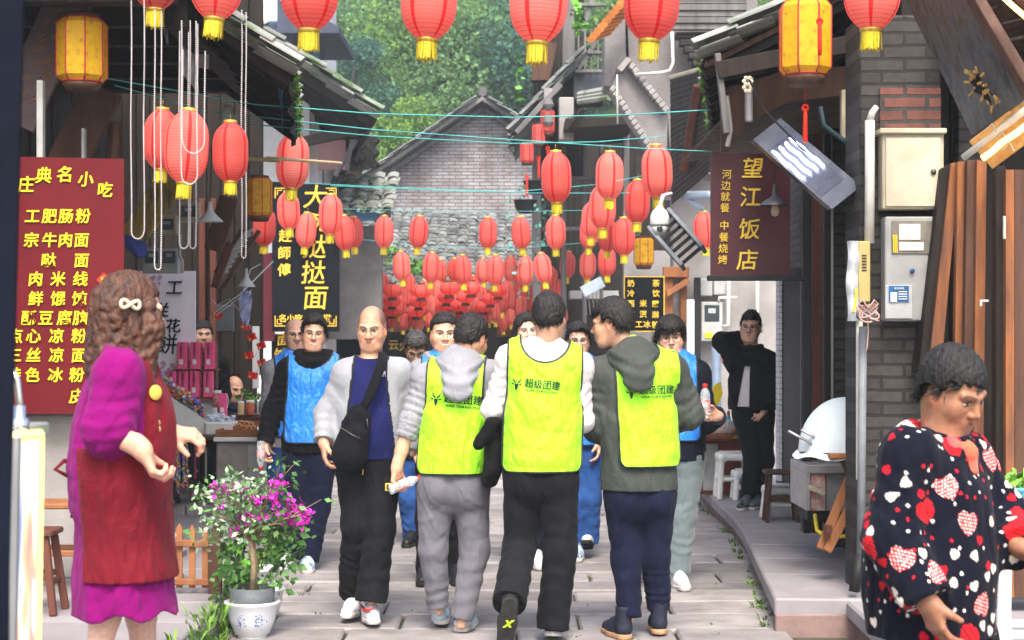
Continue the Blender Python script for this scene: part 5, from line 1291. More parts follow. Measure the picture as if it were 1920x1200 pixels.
t = thing('wooden_tray', 'flat wooden tray resting on the concrete counter', 'tray', P(445, 820, 13.4)); mb = MB(); obox(mb, 404, 812, 488, 819, 13.36, .5); part('base', mb, W_ORANGE, t); mb = MB(); obox(mb, 404, 806, 488, 812, 13.36, .02); obox(mb, 404, 806, 407, 812, 13.38, .48); obox(mb, 485, 806, 488, 812, 13.38, .48); part('edge', mb, W_ORANGE, t)
GOURD = mat('gourd_orange', (.52, .24, .08), (.42, .17, .05), 12, .4, .1); r = np.random.default_rng(2)
for i, (x, y) in enumerate(((448, 800), (457, 803), (467, 804), (462, 795), (452, 794), (474, 803), (470, 797), (443, 803))):
 g_ = thing('wooden_gourd', 'round orange wooden gourd with a dark hole on the tray of the concrete counter', 'gourd', P(x, y + 5, 13.5 + .02 * i), 'carved gourds heaped on the tray'); c = P(x, y, 13.5 + .02 * i)
 part('body', MB().lathe([(.001, -.028), (.02, -.024), (.03, -.004), (.027, .014), (.013, .026), (.001, .03)], 14, c, (r.normal() * .4, -.3, 1)), GOURD, g_, True); part('hole', MB().lathe([(.0085, 0), (.001, .001)], 10, c + V3(.008, -.0275, .008), (.25, -1, .25)), M_BLACK, g_)
t = thing('back_table', 'brown wooden table with goods behind the concrete counter', 'table', P(470, 900, 14.6)); mb = MB(); obox(mb, 428, 778, 520, 786, 14.5, .5); part('table_top', mb, W_BROWN, t)
for x in (432, 512): mb = MB(); obox(mb, x, 786, x + 5, 930, 14.55, .06); part('leg', mb, W_BROWN, t)
mb = MB(); obox(mb, 440, 786, 510, 800, 14.53, .03); part('apron', mb, W_ORANGE, t)
def jar(label, x, y0, y1, w, d, m, ml):
 t = thing('jar', label, 'jar', P(x, y1, d)); rr = w / 2 * d / F; hh = (y1 - y0) * d / F
 part('body', MB().lathe([(rr * .9, 0), (rr, .006), (rr, hh * .78), (rr * .85, hh * .84)], 18, P(x, y1, d)), m, t, True); part('lid', MB().lathe([(rr * .95, hh * .84), (rr * .97, hh * .86), (rr * .97, hh * .98), (rr * .9, hh)], 18, P(x, y1, d)), ml, t, True)
jar('red lidded clear jar behind the single pink gift bag', 407, 732, 764, 17, 14.1, mat('jar_red', (.45, .05, .06), (.6, .3, .3), 30, .2, 0), M_WHITEP)
jar('pale yellow jar on the back table', 452, 752, 778, 12, 14.5, mat('jar_yellow', (.70, .52, .22), rough=.3, bs=0), M_WHITEP)
jar('jar of red brown chilli on the back table', 469, 750, 778, 16, 14.5, mat('jar_chilli', (.30, .05, .03), (.5, .15, .06), 60, .2, 0), M_WHITEP)
jar('clear empty jar at the end of the back table', 489, 752, 778, 14, 14.6, M_PLASTIC, M_WHITEP)
r = np.random.default_rng(9); V, Q = leafcloud([(P(462, 740, 14.8), (.12, .08, .05)), (P(478, 748, 14.8), (.10, .08, .04))], 4200, .035, r); tag(obj('greens', raw_mesh('greens', V, Q, VINE)), 'heap of green leaves by the old man at the back table', 'vegetables')
t = thing('foam_tray', 'white foam tray with small white packets on the stall', 'tray', P(410, 818, 13.7)); mb = MB(); obox(mb, 384, 792, 436, 816, 13.7, .3, bev=.01); part('tray', mb, M_WHITEP, t); mb = MB(); r = np.random.default_rng(3)
for k in range(34): mb.box(P(r.uniform(386, 440), r.uniform(776, 794), 13.75 + r.random() * .2), (.035, .03, .022), rotz(r.random() * 3) @ rotx(r.normal() * .5), .006)
part('packet_heap', mb, mat('white_packet', (.70, .73, .77), (.5, .58, .72), 40, .4, 0), t)
# hair ties and bead charms: heaps of small bright things
CM = [mat('bead_' + n, c, rough=.35, bs=0) for n, c in (('red', (.6, .03, .04)), ('blue', (.06, .20, .60)), ('yellow', (.75, .55, .04)), ('white', (.72, .7, .7)), ('green', (.08, .38, .18)), ('violet', (.40, .14, .55)), ('orange', (.75, .25, .04)))]
def dots(n, fn, rr, seed):
 r = np.random.default_rng(seed); mb = MB()
 for k in range(n):
  c = fn(r, k); q = rr * r.uniform(.6, 1.3); m = rotz(r.random() * 6) @ rotx(r.random() * 6)
  V = np.array([(1, 0, 0), (0, 1, 0), (-1, 0, 0), (0, -1, 0), (0, 0, 1), (0, 0, -1), (.6, .6, .5), (-.6, -.6, .5)]) * q
  mb.add(c + V @ m.T, [(0, 6, 4), (6, 1, 4), (1, 2, 4), (2, 7, 4), (7, 3, 4), (3, 0, 4), (0, 1, 6), (2, 3, 7), (1, 0, 5), (2, 1, 5), (3, 2, 5), (0, 3, 5)], int(r.integers(7)))
 return mb
def heap(r, k): u = r.random(); return P(292 + 90 * u, 712 + 62 * u + r.normal() * 5 - 6, 13.8 + r.random() * .18)
tag(part('hair_ties', dots(520, heap, .017, 1), CM), 'bright heap of small hair ties sloping beneath the lilac board', 'hair ties', kind='stuff')
mb = MB(); mb.add([P(288, 722, 13.8), P(392, 792, 13.8), P(392, 815, 13.8), P(288, 815, 13.8), P(288, 722, 14.1), P(392, 792, 14.1), P(392, 815, 14.1), P(288, 815, 14.1)], [(3, 2, 1, 0), (4, 5, 6, 7), (0, 1, 5, 4), (1, 2, 6, 5), (0, 4, 7, 3)]); tag(part('display_slope', mb, M_WHITEP), 'white sloping display board under the heap of hair ties', 'display board')
def charm(r, k): s_ = k % 16; return P(302 + s_ * 3.0 + r.normal() * 1.2 + 6 * math.sin(s_), 832 + (k // 16) * 2.5 + 10 * math.sin(s_ * 1.7), 13.35 + .02 * (s_ % 4))
tag(part('bead_charms', dots(16 * 34, charm, .010, 5), CM), 'dense curtain of coloured bead charms hanging from the stall table', 'bead charms', kind='stuff')
for i, (x, c_) in enumerate(((312, W_BROWN), (322, wood('pale_block', (.45, .36, .16), (.35, .27, .1))), (332, M_BLACK))):
 mb = MB(); mb.beam(P(x, 938, 13.3), P(x - 5, 908, 13.4), .03, .09, (0, 1, 0)); tag(part('wooden_block', mb, c_), ['dark brown', 'pale yellow', 'black'][i] + ' wooden block leaning under the bead charms', 'block')
# ---------------------------------------------------------------- flower pots
def pot(label, x, y, w, hgt_px, d=None, plant=True):
 c = PZ(x, y, 0.0); s_ = c[1] / F; t = thing('flower_pot', label, 'flower pot', c, ); R0 = w / 2 * s_; hh = hgt_px * s_
 part('bowl', MB().lathe([(R0 * .58, 0), (R0 * .6, hh * .08), (R0 * .70, hh * .12), (R0 * .9, hh * .5), (R0 * .98, hh * .85), (R0 * 1.08, hh * .93), (R0 * 1.1, hh), (R0 * .98, hh * 1.0), (R0 * .93, hh * .9), (R0 * .8, hh * .4), (.001, hh * .35)], 36, c, cap=False), mat('glazed_white', (.62, .64, .66), (.55, .57, .60), 3, .18, .02, spec=.6), t, True)
 return t, c, R0, hh
t, c, R0, hh = pot('white pot with blue flower print holding the bougainvillea', 473, 1194, 96, 68)
part('inner_pot', MB().lathe([(R0 * .82, hh * .8), (R0 * .9, hh * 1.38), (R0 * .86, hh * 1.38), (R0 * .82, hh * 1.25), (.001, hh * 1.25)], 30, c, cap=False), mat('grey_plastic_pot', (.10, .11, .12), (.07, .08, .085), 20, .5, .2), t, True)
part('soil', MB().lathe([(R0 * .84, hh * 1.27), (.001, hh * 1.29)], 24, c, cap=False), EARTH, t)
BLUEP = mat('blue_glaze', (.05, .09, .34), rough=.2, bs=0); mb = MB(); r = np.random.default_rng(5)
for k in range(60):
 grp = k % 2; a = (-1.2 + .42 * (1 if grp else -.95)) + r.normal() * .13 - .35; zz = hh * (.52 + r.normal() * .10); rr = R0 * (.905 + .13 * (zz / hh - .5)) + .0015; p = c + V3(rr * math.cos(a), rr * math.sin(a), zz); n = V3(math.cos(a), math.sin(a), -.15); ux = V3(-math.sin(a), math.cos(a), 0); s_ = r.uniform(.003, .009); a0 = r.random() * 6
 mb.add([p + ux * s_ * math.cos(a0 + i * 1.57) * (1 if i % 2 else .4) + V3(0, 0, 1) * s_ * math.sin(a0 + i * 1.57) * (1 if i % 2 else .4) for i in range(4)], [(0, 1, 2, 3)])
part('flower_print', mb, BLUEP, t)
pot('second white pot almost hidden behind the bougainvillea pot', 500, 1158, 62, 56)
pot('third white pot further back beneath the bougainvillea leaves', 470, 1108, 100, 44)
t = thing('bougainvillea', 'bougainvillea shrub with magenta flowers growing in the white pot', 'plant', c + V3(0, 0, hh * 1.3)); d = c[1]; r = np.random.default_rng(31)
BARK = mat('pale_bark', (.32, .24, .15), (.2, .14, .09), 30, .8, .5, 60); LFG = mat('shrub_leaf', (.11, .25, .06), (.05, .13, .035), 14, .45, 0, island=.55); LFP = mat('pale_leaf', (.36, .44, .34), (.20, .32, .18), 14, .5, 0, island=.4); MAG = mat('magenta_bract', (.62, .03, .44), (.5, .02, .36), 30, .6, 0, island=.3)
s0 = c + V3(.0, 0, hh * 1.25); fork = P(470, 1010, d); mb = MB(); mb.tube([s0, P(476, 1060, d), fork], [.017, .015, .013], 8); mb.tube([s0 + V3(.015, .01, 0), P(480, 1050, d + .02), P(474, 1000, d)], [.010, .009, .008], 8)
tips = [(390, 935), (405, 965), (420, 918), (440, 905), (470, 915), (505, 900), (530, 905), (545, 955), (565, 965), (535, 1000), (525, 1025), (400, 1000), (455, 945), (490, 940), (430, 960), (515, 960), (534, 880), (415, 985), (545, 985), (500, 985)]
tp = []
for x, y in tips:
 e = P(x, y, d + r.uniform(-.14, .14)); m_ = (fork + e) / 2 + V3(r.normal() * .015, r.normal() * .03, .03); mb.tube([fork + r.normal(size=3) * .004, m_, e], [.008, .005, .0025], 6); tp += [e, m_, (m_ + e) / 2]
 for _ in range(3): q = e + r.normal(size=3) * [.05, .06, .04]; mb.tube([(m_ + e) / 2, q], [.003, .0015], 5); tp.append(q)
part('stem', mb, BARK, t, True)
def leaves(n, cs, spread, size, r, zb=0.0):
 Vs = []
 for k in range(n):
  p = cs[int(r.integers(len(cs)))] + r.normal(size=3) * spread; ax = nrm(r.normal(size=3) + [0, -.3, zb]); nn = nrm(r.normal(size=3) + [0, -.4, 1.0]); b = nrm(np.cross(ax, nn)); nn = np.cross(b, ax); s_ = size * r.uniform(.6, 1.25)
  Vs += [p, p + ax * s_ * .45 + b * s_ * .30 - nn * s_ * .06, p + ax * s_ * 1.0 - nn * s_ * .16, p + ax * s_ * .45 - b * s_ * .30 - nn * s_ * .06]
 V = np.array(Vs); return V, np.arange(len(V)).reshape(-1, 4)
bp = wloc(t)
V, Q = leaves(560, tp, .034, .042, r); obj('foliage', raw_mesh('foliage', V - bp, Q, LFG), t)
V, Q = leaves(620, [q for q in tp if q[0] < P(500, 0, d)[0]], .040, .034, r); obj('pale_foliage', raw_mesh('pale_foliage', V - bp, Q, LFP), t)
low = [P(x, y, d + .05) for x, y in ((440, 1030), (515, 1040), (520, 1060), (500, 1075), (450, 1075), (430, 1060), (540, 1010), (440, 1085), (535, 1065), (525, 1000))]
V, Q = leaves(300, low, .045, .052, r, -.3); obj('low_leaves', raw_mesh('low_leaves', V - bp, Q, LFG), t)
fl_ = [(403, 918, 5), (425, 920, 5), (445, 912, 7), (455, 922, 5), (462, 970, 12), (440, 998, 7), (488, 968, 8), (515, 935, 12), (546, 945, 14), (530, 962, 12), (566, 958, 16), (570, 975, 10), (545, 975, 10), (522, 902, 7), (528, 910, 5), (480, 940, 5), (418, 948, 4)]
fv = []
for x, y, k in fl_: fv.append((P(x, y, d - .06 + r.normal() * .03), k))
mb = MB()
for p, k in fv:
 for _ in range(int(k * 3.2)):
  q = p + r.normal(size=3) * .0115 * math.sqrt(k) * .5; ax = nrm(r.normal(size=3)); b = nrm(np.cross(ax, r.normal(size=3))); s_ = r.uniform(.014, .026); mb.add([q - ax * s_ * .3, q + ax * s_ * .4 + b * s_ * .55, q + ax * s_ * 1.1, q + ax * s_ * .4 - b * s_ * .55], [(0, 1, 2, 3)])
part('flowers', mb, MAG, t)
r = np.random.default_rng(77)
V, Q = leafcloud([(P(x, y, d + .35 + k * .12), (.07, .12, .10)) for k, (x, y) in enumerate(((425, 1075), (440, 1060), (430, 1040), (452, 1070), (470, 1080), (448, 1030)))], 3000, .035, r); tag(obj('fern', raw_mesh('fern', V, Q, VINE)), 'light green fern growing behind the flower pots along the kerb', 'fern')
# ---------------------------------------------------------------- rear right: timber tower house, plastered stair gable
def pp(mb, pts, d, depth, mi=0):
 """upright slab whose front outline is given in photo pixels at distance d"""
 q = [P(x, y, d) for x, y in pts]; return mb.prism([(a[0], a[2]) for a in q], (0, d, 0), (1, 0, 0), (0, 0, 1), -depth, mi)
h = thing('timber_tower_house', 'tall weathered timber house with balcony railing above the far street', 'house', P(1080, 640, 18))
mb = MB()
for i in range(12): pp(mb, [(1000 + i * 8, -60), (1007.5 + i * 8, -60), (1007.5 + i * 8, 330), (1000 + i * 8, 330)], 18.6 + rng.normal() * .01, .05)
for i in range(22): pp(mb, [(1010 + i * 12, 240), (1021.5 + i * 12, 240), (1021.5 + i * 12, 640), (1010 + i * 12, 640)], 20.3 + rng.normal() * .01, .05)
part('wall', mb, W_DARK, h)
mb = MB()
for x0, x1, y0, y1, d in ((1055, 1078, -60, 240, 17.9), (998, 1014, 215, 640, 18.0), (1052, 1062, 245, 640, 18.2), (1092, 1100, 245, 640, 18.2), (1168, 1180, 250, 640, 17.6), (1125, 1131, 245, 640, 18.3)): obox(mb, x0, y0, x1, y1, d, .12, bev=.01)
obox(mb, 1010, 330, 1180, 338, 18.15, .1); obox(mb, 1010, 425, 1180, 432, 18.15, .1); part('post', mb, W_GREY, h)
mb = MB()
for x in (1083, 1095, 1107, 1119, 1131): obox(mb, x, 45, x + 4, 130, 17.3, .05)
for y in (5, 95, 130): obox(mb, 1078, y, 1136, y + 6, 17.28, .06)
mb.beam(P(1084, 130, 17.3), P(1130, 60, 17.35), .04, .04); mb.beam(P(1090, 60, 17.3), P(1110, 0, 17.35), .04, .04); part('railing', mb, W_GREY, h)
mb = MB(); pp(mb, [(1076, 132), (1136, 130), (1136, 180), (1076, 185)], 17.4, .8); part('balcony_front', mb, mat('slate_boards', (.12, .13, .16), (.07, .075, .09), 6, .8, .4), h)
mb = MB(); pp(mb, [(1060, 222), (1190, 218), (1190, 232), (1058, 240)], 16.6, 1.6); pp(mb, [(1058, 240), (1090, 200), (1092, 204), (1062, 244)], 16.5, .05); [pp(mb, [(1060 + k * 5, 238 - k * 6), (1062 + k * 5, 238 - k * 6), (1062 + k * 5, 222 - k * 3), (1060 + k * 5, 222 - k * 3)], 16.52, .03) for k in range(6)]; part('balcony_floor', mb, W_DARK, h)
mb = MB(); e0, e1 = P(1055, 142, 17.2), P(962, 246, 17.2); v = nrm(e0 - e1); tiles(mb, e1, (0, 1, 0), v, 18, 6, .2, .17, .03); pp(mb, [(1055, 150), (966, 252), (966, 244), (1055, 142)], 17.1, 2.6); part('side_roof', mb, TILE, h)
mb = MB(); mb.beam(P(1052, 160, 17.05), P(968, 250, 17.05), .05, .14, (0, 1, 0)); part('barge_board', mb, W_GREY, h)
mb = MB(); obox(mb, 1048, 182, 1076, 262, 17.0, .3, bev=.01); obox(mb, 1020, 165, 1036, 208, 17.0, .12); part('pillar', mb, CONC, h)
mb = MB(); [mb.lathe([(.035 + .02 * math.sin(k * 1.3), k * .035) for k in range(9)], 12, P(1028, 236, 16.95))]; part('finial', mb, W_GREY, h)
mb = MB(); pp(mb, [(1000, 80), (1046, 80), (1030, 150), (996, 150)], 18.2, .2); part('patched_panel', mb, W_BROWN, h)
mb = MB();
for k in range(3): mb.tube([P(1086, 178 + k * 6, 16.3), P(1142, 168 + k * 7, 16.0)], .035, 8)
part('loose_tiles', mb, TILE_M, h)
h = thing('plastered_stair_house', 'grey plastered house with saw tooth brick edging and orange tiles at its top', 'house', P(1260, 640, 15.4))
mb = MB(); pp(mb, [(1172, -60), (1420, -60), (1420, 160), (1340, 330), (1258, 300), (1252, 214), (1180, 118)], 15.4, .5); pp(mb, [(1134, 66), (1172, 30), (1174, 118), (1150, 164), (1134, 160)], 15.3, .5); pp(mb, [(1160, 132), (1182, 122), (1252, 214), (1250, 290), (1216, 276), (1145, 166)], 15.0, .4); part('wall', mb, PLASTER, h)
mb = MB()
for (x0, y0, x1, y1, n, d) in ((1182, 122, 1250, 210, 11, 14.95), (1146, 164, 1220, 280, 13, 14.92), (1280, 70, 1325, 128, 6, 15.3)):
 for i in range(n): t_ = (i + .5) / n; mb.box(P(x0 + (x1 - x0) * t_, y0 + (y1 - y0) * t_, d), (.055, .12, .045), roty(R(-40 + rng.normal() * 8)), .008)
part('saw_tooth_edge', mb, CONC, h)
mb = MB(); pp(mb, [(1157, 128), (1176, 106), (1184, 112), (1166, 134)], 14.9, .5); part('beam_end', mb, CONC, h)
mb = MB()
for k in range(8): obox(mb, 1262, -40 + k * 12, 1400, -29 + k * 12, 15.0 + .02 * (k % 2), .08)
for k in range(5): obox(mb, 1268 + k * 8, 60 + k * 13, 1420, 71 + k * 13, 15.1, .15, mi=1)
part('board_cladding', mb, [W_GREY, BR_DARK], h)
mb = MB(); mb.tube([P(1260, 60, 14.85), P(1262, 118, 14.85), P(1256, 132, 14.85), P(1240, 136, 14.85), P(1190, 140, 14.85)], .014, 8); mb.tube([P(1157, 140, 14.85), P(1158, 232, 14.85)], .008, 6); part('conduit', mb, M_PVC, h, True)
mb = MB()
for k in range(9):
 a = P(1108 + k * 7.2, 74 - k * 8.6, 14.7 - .0); b = P(1140 + k * 6.2, 62 - k * 7.2, 15.1); mb.tube([a, b], [.045, .04], 10, flat=.55)
part('orange_tiles', mb, mat('terracotta', (.62, .23, .05), (.48, .16, .04), 9, .7, .3, island=.3), h)
# plastered shop wall further down on the right, with wood frame
h = thing('plastered_shop', 'plastered shop with pale timber door frame beside the black drinks menu sign', 'shop', P(1310, 700, 16.2))
mb = MB(); obox(mb, 1262, 290, 1480, 900, 16.0, .3); obox(mb, 1170, 470, 1262, 900, 18.0, .2); part('wall', mb, CONC, h)
mb = MB(); obox(mb, 1244, 500, 1262, 640, 15.9, .1); obox(mb, 1244, 500, 1292, 520, 15.85, .1); pp(mb, [(1250, 545), (1290, 520), (1294, 530), (1252, 556)], 15.8, .06); obox(mb, 1276, 520, 1288, 640, 15.9, .08); part('door_frame', mb, W_ORANGE, h)
mb = MB(); obox(mb, 1288, 562, 1302, 720, 15.7, .05); part('white_panel', mb, M_WHITEP, h); mb = MB(); obox(mb, 1302, 520, 1314, 760, 15.75, .05); part('dark_slot', mb, M_BLACK, h)
h = thing('dark_shops', 'row of dim shop fronts in the distance under the lanterns', 'shops', P(1000, 700, 32))
mb = MB(); obox(mb, 600, 578, 820, 800, 31.6, .2); obox(mb, 1060, 480, 1180, 800, 31.8, .3); obox(mb, 820, 588, 1070, 800, 31.4, .2); part('wall', mb, W_DARK, h); mb = MB(); obox(mb, 640, 600, 760, 625, 31.5, .1); obox(mb, 930, 612, 1000, 632, 31.3, .1); part('fascia', mb, W_RED, h)
mb = MB(); obox(mb, 1068, 545, 1160, 560, 30.8, .5); part('awning', mb, M_GREYP, h)
t = sign('menu_sign', 'black drinks menu sign with gold border behind the fringed man with the bottle', 'menu board', 1170, 518, 1246, 622, 15.6, BLK, M_GOLD,
  [(c, x, y, 15, {}) for c, x, y in (('奶', 1183, 532), ('茶', 1230, 532), ('冷', 1183, 551), ('饮', 1230, 551), ('西', 1183, 570), ('米', 1206, 570), ('露', 1229, 571), ('冰', 1183, 590), ('淇', 1206, 590), ('淋', 1229, 591), ('手', 1182, 609), ('工', 1198, 609), ('冰', 1213, 609), ('粉', 1229, 610))], .03, rim=(1.6, M_GOLD))
# meters and pipes on the plastered wall
meter('grey electric meter box with a glass window and yellow sticker, beside the leaning man', 1315, 566, 1355, 640, 15.8, M_GREYP, ((.15, .08, .85, .5),))
mb = MB(); obox(mb, 1322, 623, 1336, 634, 15.79, .004, bev=0); tag(part('sticker', mb, M_YEL), 'yellow warning sticker on the grey meter box by the leaning man', 'sticker')
meter('small square grey box, first of two above the yellow stickered meter box', 1310, 522, 1336, 555, 15.85, M_GREYP, ()); meter('small square grey box, second of two above the yellow stickered meter box', 1338, 522, 1364, 553, 15.85, M_GREYP, ())
mb = MB(); mb.tube([P(1366, 520, 15.8), P(1366, 610, 15.8), P(1356, 612, 15.8)], .016, 8); mb.tube([P(1348, 566, 15.8), P(1348, 558, 15.8), P(1382, 558, 15.8)], .014, 8); mb.tube([P(1420, 520, 15.85), P(1420, 640, 15.85)], .016, 8); tag(part('conduit', mb, M_PVC, None, True), 'white conduits bending around the grey meter boxes', 'pipe')
mb = MB(); mb.tube([P(1343, 650, 15.7), P(1343, 860, 15.7)], .045, 14); tag(part('drain_pipe', mb, mat('blue_grey_pipe', (.14, .19, .27), rough=.45, bs=.05), None, True), 'blue grey drain pipe on the plastered wall behind the stall', 'pipe')
mb = MB(); mb.tube([P(1236, 368, 14.8), P(1330, 366, 13.2)], .035, 12); mb.tube([P(1266, 360, 14.2), P(1318, 392, 13.4)], .02, 8); tag(part('steel_bracket', mb, mat('pale_blue_pipe', (.34, .42, .50), rough=.45, bs=.05), None, True), 'pale blue steel pipe bracket beneath the corrugated awning', 'bracket')
t = thing('hanging_fitting', 'pale plastic box on wires below a lantern near the black menu sign', 'box', P(1115, 535, 15)); mb = MB(); mb.beam(P(1092, 548, 15), P(1130, 528, 15), .10, .10, (0, 1, 0)); part('case', mb, mat('pale_blue_plastic', (.55, .66, .74), rough=.4, bs=0), t); mb = MB(); [mb.tube([P(1094 + k * 8, 540, 15), P(1100 + k * 7, 590, 15.2)], .004, 4) for k in range(4)]; part('wires', mb, M_GREYP, t)
# dome camera
t = thing('dome_camera', 'white dome security camera hanging under the lanterns near the restaurant sign', 'security camera', P(1237, 420, 13.0)); c = P(1237, 420, 13.0)
part('housing', MB().lathe([(.02, .14), (.03, .12), (.055, .10), (.072, .06), (.075, .0), (.068, -.015), (.001, -.015)], 24, c), M_WHITEP, t, True); part('ball', MB().lathe([(.06, -.012), (.064, -.03), (.055, -.065), (.03, -.085), (.001, -.09)], 24, c), M_WHITEP, t, True); part('lens', MB().lathe([(.024, 0), (.022, .012), (.012, .013), (.001, .008)], 16, c + V3(-.005, -.058, -.04), (0, -1, -.15)), M_GLASS, t, True)
part('arm', MB().tube([c + V3(0, .0, .13), c + V3(.03, .05, .22), c + V3(.10, .12, .24)], .016, 8), M_WHITEP, t, True)
t = thing('dark_light_frame', 'tilted dark steel frame of spent lamps behind the dome camera', 'lamp frame', P(1270, 470, 13.6)); mb = MB(); a, b = P(1232, 420, 13.6), P(1296, 492, 13.2)
mb.beam(a + V3(.10, 0, .10), b + V3(.10, 0, .10), .03, .10, (0, 1, 0)); mb.beam(a - V3(.06, 0, .04), b - V3(.06, 0, .04), .03, .08, (0, 1, 0)); part('frame', mb, M_PVCG, t); mb = MB()
for k in range(7): q = a + (b - a) * (k + .5) / 7; mb.beam(q - V3(.05, 0, .03), q + V3(.09, 0, .09), .03, .02, (0, 1, 0))
part('lamp_bar', mb, M_BLACK, t)
# hanging flower pots on the timber tower house
for i, (x, y) in enumerate(((1003, 352), (985, 388))):
 t = thing('hanging_pot', ['upper', 'lower'][i] + ' black hanging pot trailing artificial flowers on the timber house corner', 'flower pot', P(x, y + 12, 17.2)); c = P(x, y + 12, 17.2)
 part('pot', MB().lathe([(.07, 0), (.10, .05), (.115, .12), (.125, .13), (.11, .135)], 18, c), M_BLACK, t, True); r = np.random.default_rng(i + 3); bl = [(c + V3(r.normal() * .09 + (-.10 if k % 3 == 0 else .10), -.06, .12 - k * .055 * (1 + .4 * i)), (.05, .05, .06)) for k in range(13)]
 V, Q = leafcloud(bl, 2600, .035, r); obj('trailing_leaves', raw_mesh('trailing_leaves', V - wloc(t), Q, mat('teal_leaf', (.12, .36, .30), (.06, .2, .16), 9, .6, 0, island=.4)), t)
 V, Q = leafcloud(bl[::2], 300, .04, r); obj('flowers', raw_mesh('flowers', V - wloc(t), Q, mat('pale_pink_flower', (.62, .30, .36), (.6, .5, .5), 9, .6, 0)), t)
r = np.random.default_rng(41); bl = [(P(1088 + r.normal() * 5, 20 + k * 7, 16.9), (.08, .06, .10)) for k in range(7)] + [(P(975 + r.normal() * 2, 110 + k * 9, 17.6), (.035, .03, .07)) for k in range(10)]
V, Q = leafcloud(bl, 1700, .06, r); tag(obj('climbing_vine', raw_mesh('climbing_vine', V, Q, VINE)), 'green vine climbing the timber tower house', 'vine')
# ---------------------------------------------------------------- near right: brick pillar house under mossy eave
h = thing('brick_pillar_house', 'dark house with a blackened brick pillar and mossy tiled eave beside the old woman', 'house', (2.1, 10, .17))
mb = MB(); a = P(1612, 0, 9.1)[0]; b = P(1764, 0, 9.1)[0]; mb.box(((a + b) / 2, 9.3, 1.7), (b - a, .4, 3.1), None, .01); mb.box((2.17, 11.2, 1.5), (.17, .2, 2.8)); part('pillar', mb, BR_DARK, h)
mb = MB(); mb.box((2.52, 12.6, 1.9), (.12, 6.4, 3.9)); part('side_wall', mb, BR_DARKY, h)
mb = MB()
for i in range(-2, 10): mb.box((2.86 + i * .28, 9.55 + rng.normal() * .01, 2.0), (.27, .08, 3.9), None, .006)
part('front_boards', mb, W_DARK, h)
mb = MB()
for x0, x1, d, m in ((1506, 1522, 10.6, 0), (1524, 1542, 10.7, 1), (1546, 1558, 10.9, 0)): obox(mb, x0, 250, x1, 1000, d, .1, m, .006)
part('post', mb, [M_BLACK, W_RED], h)
mb = MB(); obox(mb, 1466, 500, 1502, 930, 13.0, .3, bev=.01); part('column', mb, CONC_D, h); mb = MB(); [obox(mb, 1459, 505 + k * 10.2, 1467, 514.5 + k * 10.2, 12.98, .12) for k in range(39)]; part('tile_edge', mb, WHITEW, h); mb = MB(); obox(mb, 1502, 520, 1510, 900, 12.9, .05); part('pale_jamb', mb, M_GREYP, h)
mb = MB(); obox(mb, 1557, 380, 1563, 850, 10.95, .04); obox(mb, 1600, 600, 1606, 850, 10.6, .04); part('white_edge', mb, M_GREYP, h)
E0, E1 = P(1318, 100, 10.0), P(1340, 268, 14.4); ue = nrm(E1 - E0); UP = nrm(V3(1, 0, .50)); Ln = np.linalg.norm(E1 - E0)
mb = MB(); tiles(mb, E0 - ue * .15, ue, UP, int(Ln / .136) + 2, 14, .22, .19, .035, .014); part('roof', mb, TILE_M, h)
mb = MB(); mb.prism([(0, 0), (Ln, 0), (Ln, 3), (0, 3)], E0 - V3(0, 0, .06), ue, UP, .03); part('roof_boards', mb, W_BROWN, h)
mb = MB()
for k in range(13): mb.beam(E0 + ue * (.08 + k * .36) - V3(0, 0, .10), E0 + ue * (.08 + k * .36) + UP * 2.6 - V3(0, 0, .10), .07, .09)
mb.beam(P(1345, 135, 9.9), P(1720, 60, 9.8), .10, .16, (0, 1, 0)); part('rafter', mb, W_DARK, h)
mb = MB(); pp(mb, [(1352, 168), (1480, 130), (1700, 118), (1700, 168), (1640, 172), (1480, 190), (1400, 230), (1365, 285), (1352, 285)], 10.3, .05); part('soffit_board', mb, W_BROWN, h)
mb = MB()
for k in range(16): mb.box((1.72 + k * .0, 10, 0), (.0002, .0002, .0002)) if False else mb.beam(P(1400, 182, 10.6) + V3(0, k * .25, .02), P(1760, 170, 10.6) + V3(0, k * .25, .10), .24, .03, (0, 0, 1))
part('ceiling', mb, W_BROWN, h)
mb = MB(); pp(mb, [(1650, 165), (1764, 165), (1764, 250), (1650, 250)], 9.08, .02); part('red_brick_patch', mb, brick('red_brick', (.20, .07, .05), (.10, .04, .035), (.05, .045, .04), .24, .068), h)
mb = MB(); mb.sheet(lambda u, v: E0 + ue * (Ln * u) + V3(.01 * math.sin(u * 30), 0, .03 - .10 * v - .03 * math.sin(u * 19)), 30, 3); part('eave_board', mb, W_DARK, h)
r = np.random.default_rng(16); bl = [(E0 + ue * t_ + V3(-.02, 0, -.01 - .05 * r.random()), (.03, .05, .045)) for t_ in np.linspace(0, 4.4, 46)]; V, Q = leafcloud(bl, 4200, .022, r); obj('eave_moss', raw_mesh('eave_moss', V - wloc(h), Q, GRASS), h)
mb = MB(); mb.beam(P(1345, 100, 9.85), P(1362, 250, 9.9), .035, .05, (0, 1, 0)); mb.tube([P(1362, 180, 9.9), P(1370, 245, 9.9), P(1364, 275, 9.9)], .015, 8); part('down_post', mb, W_GREY, h)
mb = MB(); mb.tube([P(1538, 200, 9.7), P(1545, 235, 9.7), P(1590, 270, 9.6), P(1612, 305, 9.5)], .014, 8); tag(part('power_cable', mb, mat('dark_teal_cable', (.03, .07, .09), rough=.5, bs=0), None, True), 'dark teal cable curving under the roof', 'cable')
mb = MB(); mb.tube([P(1598, 170, 9.6), P(1596, 230, 9.6), P(1612, 300, 9.5)], .012, 8); tag(part('power_cable', mb, M_YEL, None, True), 'yellow cable hanging down towards the white conduit', 'cable')
